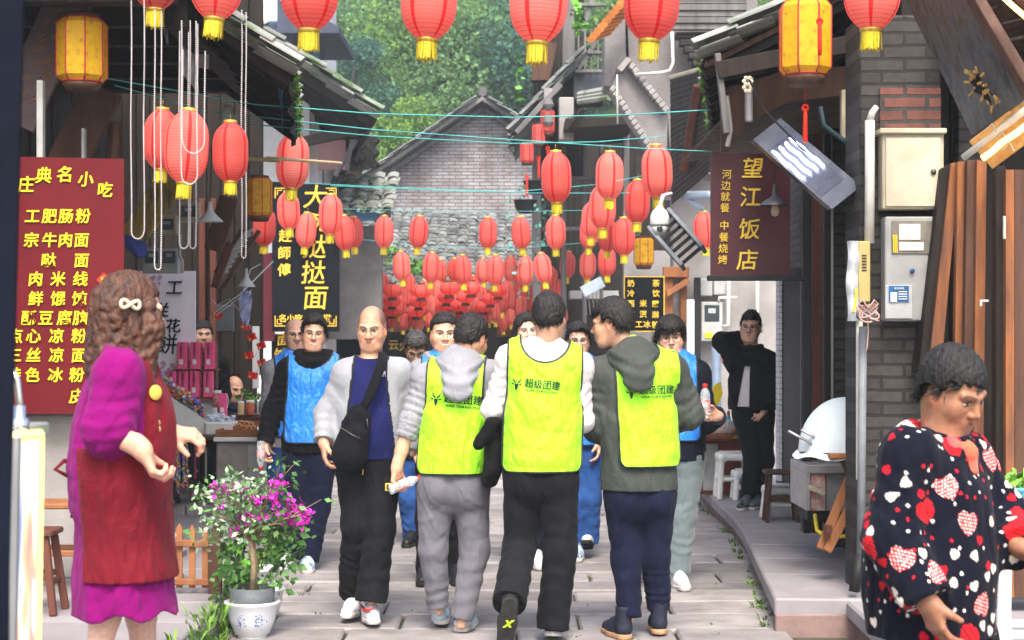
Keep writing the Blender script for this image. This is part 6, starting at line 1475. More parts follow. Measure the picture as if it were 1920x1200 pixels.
mb = MB(); mb.tube([P(1606, 170, 9.62), P(1605, 230, 9.62), P(1617, 285, 9.55)], .008, 8); tag(part('power_cable', mb, mat('crimson_cable', (.25, .02, .06), rough=.5, bs=0), None, True), 'thin crimson cable beside the yellow cable', 'cable')
mb = MB(); obox(mb, 1578, 168, 1600, 260, 9.9, .06); tag(part('pale_board', mb, M_CREAM), 'pale narrow board fixed behind the yellow cable', 'board')
# corrugated awning
q = [P(1256, 150, 14.2), P(1346, 126, 12.6), P(1346, 308, 12.6), P(1258, 384, 14.2)]
mb = MB(); mb.sheet(lambda u, v: (q[0] * (1 - u) + q[1] * u) * (1 - v) + (q[3] * (1 - u) + q[2] * u) * v + V3(0, -.035 * (1 if int(v * 44) % 2 else 0), .0), 3, 88, 0, .008)
t = thing('corrugated_awning', 'dark corrugated awning hanging edge on between the plastered house and restaurant sign', 'awning', P(1300, 330, 13.4)); part('sheet', mb, W_DARK, t); mb = MB(); mb.beam(P(1308, 160, 13.1), P(1282, 320, 13.5), .06, .05, (0, 1, 0)); part('brace', mb, W_RED, t); mb = MB(); mb.beam(q[0] + V3(0, 0, .02), q[1] + V3(0, 0, .02), .03, .03); part('edge_trim', mb, M_CREAM, t)
# ---------------------------------------------------------------- restaurant sign and lamps
SIGNM = mat('sign_maroon', (.060, .012, .018), (.045, .009, .014), 4, .4, .05, spec=.3)
t = sign('restaurant_sign', 'maroon restaurant sign with two columns of gold characters hung across the pavement', 'shop sign', 1334, 288, 1482, 524, 10.2, SIGNM, M_GOLD,
  [(c, x, y, 44, dict(shear=.1, bold=.0012)) for c, x, y in (('望', 1410, 318), ('江', 1406, 372), ('饭', 1404, 432), ('店', 1400, 490))] + [(c, x, y, 20, dict(bold=.0002)) for c, x, y in (('河', 1363, 328), ('边', 1361, 349), ('就', 1360, 370), ('餐', 1359, 391), ('中', 1358, 424), ('餐', 1357, 446), ('烧', 1356, 467), ('烤', 1355, 488))], .06)
part('bottom_rail', obox(MB(), 1328, 516, 1510, 526, 10.15, .08), M_BLACK, t)
t = thing('flood_light', 'slanted steel lamp box with four glowing white tubes over the restaurant sign', 'lamp', P(1500, 400, 9.5)); a, b = P(1412, 262, 9.75), P(1560, 392, 9.2); dx = nrm(b - a); dn = nrm(np.cross(dx, (0, 1, 0))); dn = dn if dn[2] > 0 else -dn
mb = MB(); w = .20; y_ = V3(0, .22, 0)
mb.add([a, b, b + dn * w, a + dn * w, a + y_ + dn * .02, b + y_ + dn * .02, b + y_ + dn * (w + .03), a + y_ + dn * (w + .03)], [(0, 1, 2, 3), (4, 7, 6, 5), (3, 2, 6, 7), (0, 3, 7, 4), (1, 5, 6, 2), (0, 4, 5, 1)]); part('case', mb, mat('lamp_steel', (.16, .165, .19), (.10, .105, .125), 8, .35, .1, metal=.6), t)
mb = MB(); mb.add([a + dx * .14 + dn * .01 - V3(0, .004, 0), b - dx * .12 + dn * .01 - V3(0, .004, 0), b - dx * .12 + dn * .17 - V3(0, .004, 0), a + dx * .14 + dn * .17 - V3(0, .004, 0)], [(0, 1, 2, 3)]); part('reflector', mb, mat('dim_reflector', (.10, .105, .14), rough=.35, bs=0, metal=.5), t)
mb = MB()
for k in range(4): o_ = dn * (.02 + .042 * k) - V3(0, .02, 0); mb.tube([a + dx * (.17 + .012 * math.sin(i * 2.1 + k) + i * .040) + o_ + dn * .004 * math.sin(i * 1.7 + k) for i in range(9)], .0085, 8)
part('tube', mb, emit('cold_tube', (.80, .85, 1.0), 5), t, True)
mb = MB(); mb.tube([P(1405, 150, 9.6), P(1432, 205, 9.6), P(1500, 275, 9.5), P(1600, 360, 9.4)], .006, 6); part('cable', mb, M_BLACK, t)
t = thing('pendant_lamp', 'small dark pendant lamp with bare bulb in front of the restaurant sign', 'lamp', P(1455, 384, 9.7)); c = P(1453, 386, 9.8)
part('lamp_shade', MB().lathe([(.088, 0), (.087, .008), (.06, .03), (.03, .048), (.016, .06), (.012, .12), (.004, .125)], 28, c, cap=False), mat('dark_shade', (.06, .06, .07), rough=.4, bs=0), t, True); part('bulb', MB().lathe([(.001, -.062), (.018, -.054), (.025, -.034), (.018, -.008), (.013, .01)], 16, c), newmat_bulb, t, True); part('cable', MB().tube([c + V3(0, 0, .12), c + V3(.01, 0, .34)], .003, 5), M_BLACK, t)
mb = MB(); mb.lathe([(.02, 0), (.024, .01), (.022, .24), (.03, .25)], 10, P(1404, 228, 9.75)); tag(part('wind_chime', mb, M_STEEL, None, True), 'short steel tube hanging from the soffit beside the lamp box', 'chime')
mb = MB(); [mb.lathe([(.001, -.004), (.012, 0), (.001, .004)], 10, P(1402 + 7 * math.cos(a_), 152 + 7 * math.sin(a_) + k, 9.72), (0, -1, 0)) for a_ in np.linspace(0, 6.28, 7)[:-1] for k in (0, 12)]; tag(part('wooden_ornament', mb, M_CREAM), 'carved pale ornament on the soffit board', 'ornament')
# boxes on the pillar
t = thing('power_cabinet', 'cream steel power cabinet with rusty door high on the brick pillar', 'cabinet', P(1714, 392, 8.98)); mb = MB(); obox(mb, 1655, 248, 1770, 392, 8.98, .12, bev=.006); part('case', mb, M_CREAM, t); mb = MB(); obox(mb, 1650, 240, 1776, 250, 8.95, .16, bev=.005); part('hood', mb, M_CREAM, t)
mb = MB(); obox(mb, 1661, 258, 1764, 387, 8.968, .012, bev=.004); dd = part('door', mb, mat('rusty_cream', (.48, .44, .33), (.36, .30, .19), 5, .55, .2, contrast=(.25, .5)), t); part('handle', MB().lathe([(.013, 0), (.015, .006), (.011, .012), (.001, .013)], 14, P(1750, 322, 8.966), (0, -1, 0)), mat('old_brass', (.10, .12, .10), rough=.4, bs=0, metal=.6), dd, True)
t = thing('meter_cabinet', 'grey meter cabinet with glazed window and blue notice beneath the cream power cabinet', 'cabinet', P(1712, 602, 8.98)); mb = MB(); obox(mb, 1660, 406, 1766, 602, 8.98, .12, bev=.008); part('case', mb, mat('dusty_grey', (.34, .34, .33), (.26, .26, .25), 6, .55, .1), t)
mb = MB(); obox(mb, 1672, 414, 1748, 476, 8.972, .01, bev=.003); f = part('window', mb, mat('meter_window', (.22, .20, .16), (.14, .13, .11), 18, .15, 0), t); mb = MB(); obox(mb, 1686, 420, 1726, 450, 8.966, .008); obox(mb, 1686, 454, 1732, 470, 8.966, .008); part('dial', mb, M_PVC, f); mb = MB(); [mb.tube([P(1675 + k * 3, 440, 8.962), P(1676 + k * 3, 474, 8.962)], .003, 5) for k in range(3)]; part('wires', mb, M_YEL, f)
mb = MB(); obox(mb, 1660, 534, 1712, 598, 8.962, .02, bev=.004); part('lower_door', mb, M_GREYP, t); mb = MB(); obox(mb, 1667, 536, 1704, 566, 8.955, .006, bev=0); nb_ = part('notice', mb, mat('notice_blue', (.02, .12, .30), rough=.5, bs=0), t); mb = MB(); obox(mb, 1670, 548, 1682, 566, 8.951, .003, bev=0); [obox(mb, 1685, 546 + k * 4.5, 1701, 547.6 + k * 4.5, 8.951, .003, bev=0) for k in range(4)]; write(mb, '安全用电', P(1686, 541, 8.951), .013); part('notice_print', mb, M_WHITEP, nb_)
part('lock', MB().lathe([(.012, 0), (.013, .008), (.001, .009)], 12, P(1710, 508, 8.972), (0, -1, 0)), mat('blue_lock', (.02, .08, .22), rough=.4, bs=0), t, True)
t = thing('breaker_box', 'tall yellow breaker box with clear plastic cover on the pillar edge', 'box', P(1612, 610, 8.98)); mb = MB(); obox(mb, 1610, 452, 1632, 566, 8.96, .10, bev=.005); part('case', mb, mat('aged_yellow', (.46, .36, .15), (.38, .29, .11), 8, .5, .1), t); mb = MB(); [obox(mb, 1616, 478 + k * 5.5, 1625, 480 + k * 5.5, 8.955, .006, bev=0) for k in range(6)]; part('vent', mb, M_BLACK, t)
mb = MB(); mb.sheet(lambda u, v: P(1588 + 22 * u + 2 * math.sin(v * 9), 452 + 150 * v, 8.97 - .03 * math.sin(u * 3.1) + .01 * math.sin(v * 20)), 6, 14, 0, .003); part('cover', mb, mat('cloudy_plastic', (.50, .53, .55), (.40, .43, .45), 8, .25, .1), t, True); mb = MB(); mb.tube([P(1606, 540, 8.93), P(1604, 570, 8.93), P(1600, 585, 8.93)], .006, 6); part('wire', mb, M_YEL, t)
mb = MB(); mb.tube([P(1631, 226, 9.03), P(1631, 340, 9.03), P(1630, 456, 9.03)], .026, 14); mb.tube([P(1631, 226, 9.03), P(1636, 210, 9.03), P(1644, 200, 9.03)], [.02, .018, .016], 10); tag(part('conduit', mb, M_PVC, None, True), 'thick cream conduit running down the brick pillar', 'pipe')
t = thing('steel_post', 'grey steel pipe post with black foot before the brick pillar', 'post', PZ(1600, 1108, .17)); mb = MB(); mb.tube([P(1618, 612, 8.95), P(1614, 1045, 8.95)], .022, 16); part('pole', mb, M_PVCG, t, True); mb = MB(); mb.tube([P(1614, 1040, 8.95), P(1600, 1110, 8.93)], .025, 14); part('foot', mb, M_BLACK, t, True); mb = MB(); obox(mb, 1606, 600, 1618, 900, 8.99, .02); part('pale_strip', mb, M_PVC, t)
fl = Fld(P(1628, 590, 8.85) - .14, P(1628, 590, 8.85) + .14, .004); fl.cap(P(1618, 590, 8.86), P(1632, 592, 8.86), .035, .032, .02); fl.folds(.004, .04, 1); V, Q = fl.mesh(); t = thing('rope_knot', 'pink rope tied round a dark pipe cap on the steel post', 'rope', P(1625, 600, 8.86)); obj('pipe_cap', raw_mesh('pipe_cap', V - wloc(t), Q, M_PVCG, None, True), t)
mb = MB(); c = P(1626, 588, 8.82)
for k in range(5): a_ = k * 1.25; mb.tube([c + V3(.045 * math.cos(t_ + a_) * (1 + .3 * math.sin(k)), -.02, .035 * math.sin(t_) + .008 * k - .01) for t_ in np.linspace(0, 5.2, 16)], .0045, 6)
for sx in (-1, 1): mb.tube([c + V3(0, -.03, .02), c + V3(sx * .03, -.035, .07), c + V3(sx * .05, -.03, .05), c + V3(sx * .02, -.03, .02)], .005, 6)
mb.tube([c, P(1628, 620, 8.85), P(1626, 650, 8.85), P(1622, 662, 8.85)], .004, 6); part('cord', mb, mat('pink_rope', (.52, .33, .28), rough=.8, bs=.2), t, True)
# boards, door and lights at the far right
def lean(label, pts, d, m, grp='planks leaning against the door', dep=.05):
 mb = MB(); pp(mb, pts, d, dep); return tag(part('leaning_plank', mb, m), label, 'plank', grp)
W_RUST = wood('orange_edge_wood', (.34, .12, .035), (.085, .045, .035), 'Z', 16, .6, .1)
lean('dark plank leaning furthest over against the brick pillar', [(1722, 700), (1766, 316), (1784, 306), (1738, 700)], 8.90, W_DARK, dep=.16)
lean('rust edged plank in front of the dark leaning one', [(1738, 720), (1784, 306), (1800, 303), (1762, 720)], 8.86, W_RUST, dep=.03); lean('second rust edged plank standing straighter', [(1786, 1000), (1796, 303), (1813, 303), (1802, 1000)], 8.8, W_RUST); lean('dark brown plank between two rust edged ones', [(1803, 1000), (1814, 300), (1830, 300), (1822, 1000)], 8.74, W_BROWN); lean('last plank in the row next to the door frame', [(1824, 1000), (1832, 300), (1850, 302), (1842, 1000)], 8.7, W_RUST)
t = thing('plank_door', 'dark plank door with orange worn edge at the picture edge behind the old woman', 'door', P(1900, 1100, 8.5)); mb = MB(); pp(mb, [(1868, 1120), (1868, 310), (1884, 310), (1884, 1120)], 8.55, .08); part('frame', mb, W_DARK, t); mb = MB(); pp(mb, [(1886, 1120), (1886, 318), (1902, 318), (1902, 1120)], 8.5, .06); part('edge', mb, W_RUST, t); mb = MB(); pp(mb, [(1903, 1120), (1903, 318), (2040, 318), (2040, 1120)], 8.5, .06); part('leaf', mb, W_BROWN, t); mb = MB(); obox(mb, 1882, 405, 1886, 448, 8.48, .02); part('hinge', mb, M_PVC, t); mb = MB(); obox(mb, 1838, 562, 1854, 566, 8.6, .02); obox(mb, 1838, 566, 1842, 574, 8.6, .02); part('hook', mb, M_PVC, t)
t = thing('rusty_hood', 'scorched sheet metal hood with a torn hole slanting overhead by the warm tubes', 'hood', P(1820, 260, 8.0)); q = [P(1684, -30, 8.6), P(1812, -30, 7.9), P(1935, 178, 7.6), P(1822, 254, 8.3)]
HM, tt, bb = newmat('rusted_sheet'); f1 = noise(tt, coords(tt, (2.5, 2.5, .6)), 6, 6, .7); cA = ramp(tt, f1, [(.35, (.028, .03, .032)), (.52, (.10, .105, .11)), (.62, (.07, .045, .02)), (.72, (.13, .075, .02))]); tt.links.new(cA, bb.inputs['Base Color']); bb.inputs['Roughness'].default_value = .5; bb.inputs['Metallic'].default_value = .35; bump(tt, bb, f1, .3, .01)
mb = MB(); mb.sheet(lambda u, v: (q[0] * (1 - u) + q[1] * u) * (1 - v) + (q[3] * (1 - u) + q[2] * u) * v, 8, 12, 0, .02); part('sheet', mb, HM, t); mb = MB(); mb.beam(q[1], q[2], .05, .10, (0, 1, 0)); part('edge_board', mb, W_BROWN, t)
HC = mat('charred_hole', (.012, .010, .009), rough=.95, bs=.3); FR = mat('frayed_fibre', (.42, .27, .08), (.25, .14, .04), 30, .9, .3); mb = MB(); ux, uy = nrm(q[1] - q[0]), nrm(q[0] - q[3]); nn = nrm(np.cross(ux, uy)); nn = nn if nn[1] < 0 else -nn; r = np.random.default_rng(8); pg = [(.10 * math.cos(a_) * (1 + .35 * r.normal()), .06 * math.sin(a_) * (1 + .35 * r.normal())) for a_ in np.linspace(0, 6.28, 19)[:-1]]; hc = P(1848, 165, 7.93); mb.prism(pg, hc + nn * .012, ux, uy, .004); hh_ = part('torn_hole', mb, HC, t); mb = MB(); [mb.beam(hc + ux * p_[0] + uy * p_[1] + nn * .014, hc + ux * p_[0] * 1.25 + uy * p_[1] * 1.25 + nn * .02 + r.normal(size=3) * .012, .008, .012) for p_ in pg for _ in range(2)]; part('frayed_edge', mb, FR, hh_)
WARM = emit('warm_tube', (1.0, .52, .11), 2.6)
t = thing('warm_light', 'glowing warm tube light lashed below the rusty hood', 'light', P(1880, 280, 7.9)); part('tube', MB().tube([P(1842, 297, 7.9), P(1858, 286, 7.9), P(1880, 266, 7.8), P(1905, 250, 7.7), P(1950, 215, 7.6)], .015, 8), WARM, t, True); part('backing', MB().beam(P(1840, 290, 8.02), P(1975, 188, 7.75), .17, .03, (0, 1, 0)), mat('warm_board', (.62, .36, .12), (.45, .24, .07), 20, .6, .2), t); part('pole', MB().tube([P(1806, 296, 8.05), P(1860, 255, 7.95), P(1950, 186, 7.7)], .017, 12), M_PVC, t, True); mb = MB(); [mb.tube([P(x, y, 7.92), P(x + 14, y - 14, 7.88), P(x + 22, y + 2, 7.86)], .004, 5) for x, y in ((1866, 262), (1846, 246), (1880, 282))]; part('lashing', mb, M_CREAM, t)
t = thing('warm_light', 'second warm tube light high in the corner above the rusty hood', 'light', P(1900, 20, 7.4)); part('tube', MB().tube([P(1872, -14, 7.5), P(1900, 12, 7.4), P(1940, 46, 7.3)], .012, 8), WARM, t, True); part('backing', MB().beam(P(1880, -40, 7.55), P(1960, 40, 7.35), .04, .06, (0, 1, 0)), W_BROWN, t)
mb = MB(); [mb.beam(P(1765, 20 + 34 * k, 8.9 + .25 * k), P(2100, -60 + 34 * k, 8.4 + .25 * k), .25, .03, (0, 0, 1)) for k in range(4)]; tag(part('canopy_boards', mb, W_BROWN), 'brown canopy boards over the plank door', 'canopy')
# ---------------------------------------------------------------- goods on the right pavement
stool('wooden_stool', 'worn brown wooden stool standing on the right pavement', PZ(1464, 978, .17), .25, .385, W_BROWN, .03, leg=.03)
def plastic_stool(label, c, w, hgt, grp=None):
 c = np.asarray(c, float); t = thing('plastic_stool', label, 'stool', c, grp); fl = Fld(c - V3(w, w, .03), c + V3(w, w, hgt + .04), .006)
 s_ = w / 2
 for sx in (-1, 1):
  for sy in (-1, 1): fl.cap(c + V3(sx * s_, sy * s_, .0), c + V3(sx * s_ * .8, sy * s_ * .8, hgt - .02), .026, .024, .01)
 for sx in (-1, 1):
  z = hgt * .42; fl.cap(c + V3(sx * s_ * .9, -s_ * .9, z), c + V3(sx * s_ * .9, s_ * .9, z), .018, .018, .015); fl.cap(c + V3(-s_ * .9, sx * s_ * .9, z), c + V3(s_ * .9, sx * s_ * .9, z), .018, .018, .015)
  for kk in (hgt - .045,): fl.cap(c + V3(sx * s_ * .8, -s_ * .8, kk), c + V3(sx * s_ * .8, s_ * .8, kk), .028, .028, .03); fl.cap(c + V3(-s_ * .8, sx * s_ * .8, kk), c + V3(s_ * .8, sx * s_ * .8, kk), .028, .028, .03)
 fl.clip(lambda X, Y, Z: np.maximum(c[2] - Z, Z - c[2] - hgt + .012)); V, Q = fl.mesh(); obj('legs', raw_mesh('legs', V - c, Q, M_WHITEP, None, True), t)
 part('seat', MB().box(c + V3(0, 0, hgt - .006), (w * .84, w * .84, .014), None, .006), M_WHITEP, t); return t
plastic_stool('tall white plastic stool beside the snack stall', PZ(1374, 934, .17), .26, .40); plastic_stool('white plastic stool tucked behind the brown wooden stool', PZ(1478, 982, .17) + V3(0, .35, 0), .24, .26); plastic_stool('white plastic stool partly hidden by the leg of the leaning man', PZ(1406, 942, .17) + V3(0, .25, 0), .20, .26)
t = thing('snack_stall', 'snack stall counter with red front and glass case beside the leaning man', 'stall', PZ(1345, 925, .17)); d = 14.9; mb = MB(); obox(mb, 1312, 826, 1440, 926, d, .7, mi=0); part('cabinet', mb, mat('stall_red', (.30, .07, .045), (.22, .05, .035), 6, .5, .1), t); mb = MB(); obox(mb, 1318, 832, 1346, 920, d - .02, .03); part('white_panel', mb, M_GREYP, t); mb = MB(); obox(mb, 1302, 818, 1440, 827, d - .06, .8); part('counter_top', mb, W_ORANGE, t)
mb = MB(); obox(mb, 1300, 830, 1317, 922, d - .03, .03); part('poster_panel', mb, mat('poster_mix', (.55, .50, .50), (.35, .06, .06), 14, .5, 0, contrast=(.45, .5)), t)
t = thing('food_bowl', 'glass topped bowl of brown snacks on the snack stall', 'bowl', P(1350, 822, 14.7)); c = P(1350, 822, 14.7); part('bowl', MB().lathe([(.09, 0), (.14, .03), (.16, .055), (.15, .055), (.08, .02), (.001, .02)], 24, c), W_ORANGE, t, True); mb = dots(60, lambda r, k: c + V3(*(r.normal(size=2) * .05), .06 + r.random() * .03), .022, 3); part('snacks', mb, [mat('snack_brown', (.40, .17, .09), (.3, .12, .06), 20, .6, .2)] * 7, t); part('cover', MB().lathe([(.15, .055), (.145, .10), (.11, .15), (.05, .175), (.001, .18)], 28, c, cap=False), M_PLASTIC, t, True)
for i, (x, y0, w, m_, lb_) in enumerate(((1376, 785, 9, M_YEL, 'first yellow sauce bottle on the snack stall'), (1386, 786, 9, M_YEL, 'second yellow sauce bottle, nearer to the leaning man'), (1366, 770, 10, mat('teal_pack', (.05, .42, .46), rough=.4, bs=0), 'teal snack packet standing on the stall'), (1314, 800, 12, M_WHITEP, 'white sauce bottle at the stall corner'))):
 t = thing('sauce_bottle' if i != 2 else 'snack_packet', lb_, 'bottle' if i != 2 else 'packet', P(x, 822, 14.75)); rr = w / 2 * 14.75 / F; hh = (822 - y0) * 14.75 / F; part('body', MB().lathe([(rr * .9, 0), (rr, .01), (rr, hh * .7), (rr * .5, hh * .85), (rr * .4, hh * .86)], 14, P(x, 822, 14.75), squash=1 if i != 2 else .4), m_, t, True); part('cap', MB().lathe([(rr * .55, hh * .86), (rr * .55, hh), (.001, hh)], 12, P(x, 822, 14.75)), M_BLACK if i < 2 else M_REDCAP, t, True)
mb = MB(); mb.prism([(.0, .0), (.05, .02), (.09, .12), (.07, .22), (.02, .2), (-.02, .1)], P(1336, 764, 14.9), (1, 0, 0), (0, 0, 1), -.03); tag(part('fish_board', mb, M_YEL), 'yellow fish shaped board standing on the snack stall', 'board')
t = thing('hanging_bag', 'clear plastic bag of snacks hooked on the stall front', 'bag', P(1318, 872, 14.6)); fl = Fld(P(1318, 855, 14.75) - .15, P(1318, 855, 14.75) + .15, .006); fl.ell(P(1318, 858, 14.78), (.035, .03, .075), None, .02); fl.folds(.006, .05, 3); V, Q = fl.mesh(); obj('bag', raw_mesh('bag', V - wloc(t), Q, mat('bag_pinkish', (.60, .48, .44), (.7, .66, .64), 20, .25, .2), None, True), t)
t = thing('pink_parasol_lamp', 'round pinkish lantern glimpsed under the raised elbow of the leaning man', 'lantern', P(1364, 685, 15.4)); part('shade', MB().lathe([(.001, -.06), (.05, -.05), (.07, 0), (.05, .05), (.001, .06)], 18, P(1364, 672, 15.4)), mat('coral_paper', (.75, .30, .22), (.8, .5, .45), 12, .6, 0), t, True)
# white cover, cooker and folded trestle
t = thing('white_food_cover', 'white fabric food cover like a half dome behind the steel post', 'food cover', P(1575, 850, 9.9)); c = P(1590, 846, 9.75)
mb = MB(); n = 8
mb.sheet(lambda u, v: c + V3(.285 * math.cos(u * 6.283) * math.cos(v * 1.45) * (1 - .03 * abs(math.sin(u * 4 * 6.283))), .25 * math.sin(u * 6.283) * math.cos(v * 1.45), .31 * math.sin(v * 1.5) + .004 * math.sin(u * 60) * (1 - v)), 64, 14); part('fabric', mb, mat('cover_white', (.66, .72, .74), (.58, .66, .69), 3, .6, .15), t, True); mb = MB(); mb.sheet(lambda u, v: c + V3((.285 + .03 * v) * math.cos(u * 6.283), (.25 + .03 * v) * math.sin(u * 6.283), -.03 * v + .01 * math.sin(u * 44)), 64, 2); part('frill', mb, M_WHITEP, t); mb = MB(); [mb.tube([P(x, y, 9.6), P(x + 48, y + 26, 9.62)], .008, 8) for x, y in ((1478, 808), (1502, 806))]; part('handle', mb, M_STEEL, t, True)
t = thing('folding_trestle', 'folded orange brown trestle table leaning under the white food cover', 'table', PZ(1550, 1036, .17)); mb = MB(); mb.box(P(1590, 850, 9.72), (.30, .5, .03), None, .006); part('table_top', mb, W_ORANGE, t)
for k, (x0, x1) in enumerate(((1536, 1606), (1548, 1620))): part('leg', MB().beam(P(x0 + 2, 1030 + 4 * k, 9.5 - .04 * k), P(x1, 862 + 40 * k, 9.62 - .04 * k), .05, .035, (0, 1, 0)), W_ORANGE, t)
mb = MB(); mb.beam(P(1578, 850, 9.6), P(1612, 930, 9.6), .05, .04, (0, 1, 0)); mb.box(P(1552, 992, 9.44), (.04, .06, .05)); part('brace', mb, W_RED, t)
t = thing('gas_cooker', 'stainless gas cooker with pot under the white food cover', 'cooker', PZ(1560, 980, .17)); d = 10.3; mb = MB(); obox(mb, 1512, 872, 1612, 888, d, .6); obox(mb, 1512, 888, 1520, 958, d, .6); obox(mb, 1548, 888, 1612, 958, d + .05, .5); part('body', mb, M_STEEL, t); mb = MB(); obox(mb, 1520, 888, 1548, 958, d + .02, .4); part('control_panel', mb, mat('panel_red', (.36, .12, .08), (.45, .4, .38), 20, .4, 0), t); mb = MB(); [mb.lathe([(.018, 0), (.016, .03), (.001, .032)], 12, P(1521 + 7 * k, 915 + 3 * k, d + .01), (0, -1, 0)) for k in range(4)]; part('knob', mb, M_CREAM, t)
mb = MB(); mb.lathe([(.10, 0), (.14, .03), (.15, .10), (.155, .105), (.14, .10)], 30, P(1575, 872, d + .3)); part('pot', mb, M_STEEL, t, True); mb = MB(); obox(mb, 1514, 958, 1612, 978, d + .1, .4); part('base', mb, M_BLACK, t)
mb = MB(); mb.tube([P(1528, 965, 10.1), P(1532, 995, 10.0), P(1548, 1005, 9.9), P(1610, 1006, 9.8)], .012, 8); tag(part('gas_hose', mb, M_YEL, None, True), 'yellow gas hose on the ground below the cooker', 'hose')
# basket of greens
t = thing('basket', 'light blue plastic basket at the picture edge behind the old woman', 'basket', P(1905, 962, 6.2)); d = 6.2; mb = MB(); c = P(1925, 962, d)
for zz, rr in ((0, .088), (.045, .097), (.092, .106)): mb.tube([c + V3(rr * 1.2 * math.cos(a_), rr * math.sin(a_), zz) for a_ in np.linspace(0, 6.283, 33)], .008 if zz else .006, 6)
for a_ in np.linspace(0, 6.283, 37)[:-1]: mb.beam(c + V3(.088 * 1.2 * math.cos(a_), .088 * math.sin(a_), 0), c + V3(.106 * 1.2 * math.cos(a_), .106 * math.sin(a_), .092), .009, .004)
mb.lathe([(.001, 0), (.10, .003)], 24, c, cap=False); part('rim', mb, mat('sky_blue_plastic', (.10, .45, .62), rough=.4, bs=0), t)
r = np.random.default_rng(5); V, Q = leafcloud([(c + V3(-.03, 0, .115), (.09, .08, .045)), (c + V3(.04, 0, .13), (.07, .07, .04))], 5200, .05, r); tag(obj('lettuce', raw_mesh('lettuce', V, Q, mat('lettuce_green', (.30, .52, .10), (.16, .36, .05), 14, .5, 0, island=.3))), 'fresh green lettuce heaped in the light blue basket', 'vegetables')
plastic_stool('pale plastic stool carrying the blue basket at the picture edge', V3(c[0], c[1], .155), .26, c[2] - .155)
# ---------------------------------------------------------------- cables across the street
cables = [('cyan cable strung highest between the two eaves', [(200, 147, 10.3), (480, 196, 11), (700, 213, 11.5), (960, 220, 12), (1180, 215, 12), (1345, 205, 11.5)]),
  ('cyan cable crossing just below the highest one', [(215, 160, 10.6), (400, 210, 11.5), (700, 243, 12.5), (960, 262, 13.2), (1200, 278, 13.2), (1335, 284, 12.8)]),
  ('cyan cable crossing the gable wall and rising to the mossy corrugated awning', [(420, 228, 12), (700, 255, 13), (960, 269, 14), (1120, 266, 14.3), (1250, 255, 14.2)]),
  ('cyan cable before the brick gable above the second lantern row', [(470, 338, 15), (700, 350, 17), (960, 360, 18), (1130, 345, 17), (1260, 318, 16)]),
  ('cyan cable at the middle of the brick gable', [(620, 348, 19), (800, 356, 20), (1000, 362, 20), (1180, 362, 18)]),
  ('thin cyan cable along the low tiled roof edge', [(640, 392, 24), (850, 396, 25), (1000, 396, 24), (1120, 394, 22)]),
  ('cyan cable crossing low before the tiled roof', [(640, 445, 26), (800, 462, 27), (960, 466, 27), (1100, 455, 26), (1200, 440, 24)])]
for lb_, pts in cables: mb = MB(); mb.tube([P(*p_) for p_ in pts], .0042, 5); tag(part('cable', mb, M_CYAN, None, True), lb_, 'cable')
# ---------------------------------------------------------------- lanterns
def lantern_cloth(name, c, seam):
 m, t, b = newmat(name); out = t.nodes['Material Output']
 tc = N(t, 'ShaderNodeTexCoord'); sp = N(t, 'ShaderNodeSeparateXYZ'); t.links.new(tc.outputs['Object'], sp.inputs[0])
 at = N(t, 'ShaderNodeMath', operation='ARCTAN2'); t.links.new(sp.outputs[1], at.inputs[0]); t.links.new(sp.outputs[0], at.inputs[1])
 sc_ = N(t, 'ShaderNodeMath', operation='MULTIPLY'); sc_.inputs[1].default_value = 5 / 6.2832; t.links.new(at.outputs[0], sc_.inputs[0]); fr = N(t, 'ShaderNodeMath', operation='FRACT'); t.links.new(sc_.outputs[0], fr.inputs[0])
 band = ramp(t, fr.outputs[0], [(0, (1, 1, 1)), (.12, (1, 1, 1)), (.14, (0, 0, 0)), (1, (0, 0, 0))])
 zz = N(t, 'ShaderNodeMath', operation='MULTIPLY'); zz.inputs[1].default_value = 52; t.links.new(sp.outputs[2], zz.inputs[0]); fz = N(t, 'ShaderNodeMath', operation='FRACT'); t.links.new(zz.outputs[0], fz.inputs[0])
 rib = ramp(t, fz.outputs[0], [(0, (.62, .62, .62)), (.10, (.62, .62, .62)), (.18, (1, 1, 1)), (1, (1, 1, 1))])
 oi = N(t, 'ShaderNodeObjectInfo'); tone = ramp(t, oi.outputs['Random'], [(0, (.84, .70, .70)), (.5, (.95, .95, .95)), (1, (1.03, 1.5, 1.5))])
 col = mix(t, 1.0, mix(t, 1.0, mix(t, band, c, seam), rib, 'MULTIPLY'), tone, 'MULTIPLY')
 t.links.new(col, b.inputs['Base Color']); b.inputs['Roughness'].default_value = .55; b.inputs['Sheen Weight'].default_value = .25
 tr = N(t, 'ShaderNodeBsdfTranslucent'); t.links.new(col, tr.inputs[0]); mx = N(t, 'ShaderNodeMixShader'); mx.inputs[0].default_value = .66; t.links.new(b.outputs[0], mx.inputs[1]); t.links.new(tr.outputs[0], mx.inputs[2]); t.links.new(mx.outputs[0], out.inputs[0])
 return m
L_RED = lantern_cloth('lantern_red', (.98, .23, .19), (.88, .03, .03))
L_GOLD = mat('lantern_gold', (.75, .52, .10), (.5, .3, .05), 60, .3, .2, metal=.5); L_FRINGE = mat('lantern_fringe', (.74, .62, .04), (.55, .42, .02), 60, .6, .2, island=.4)
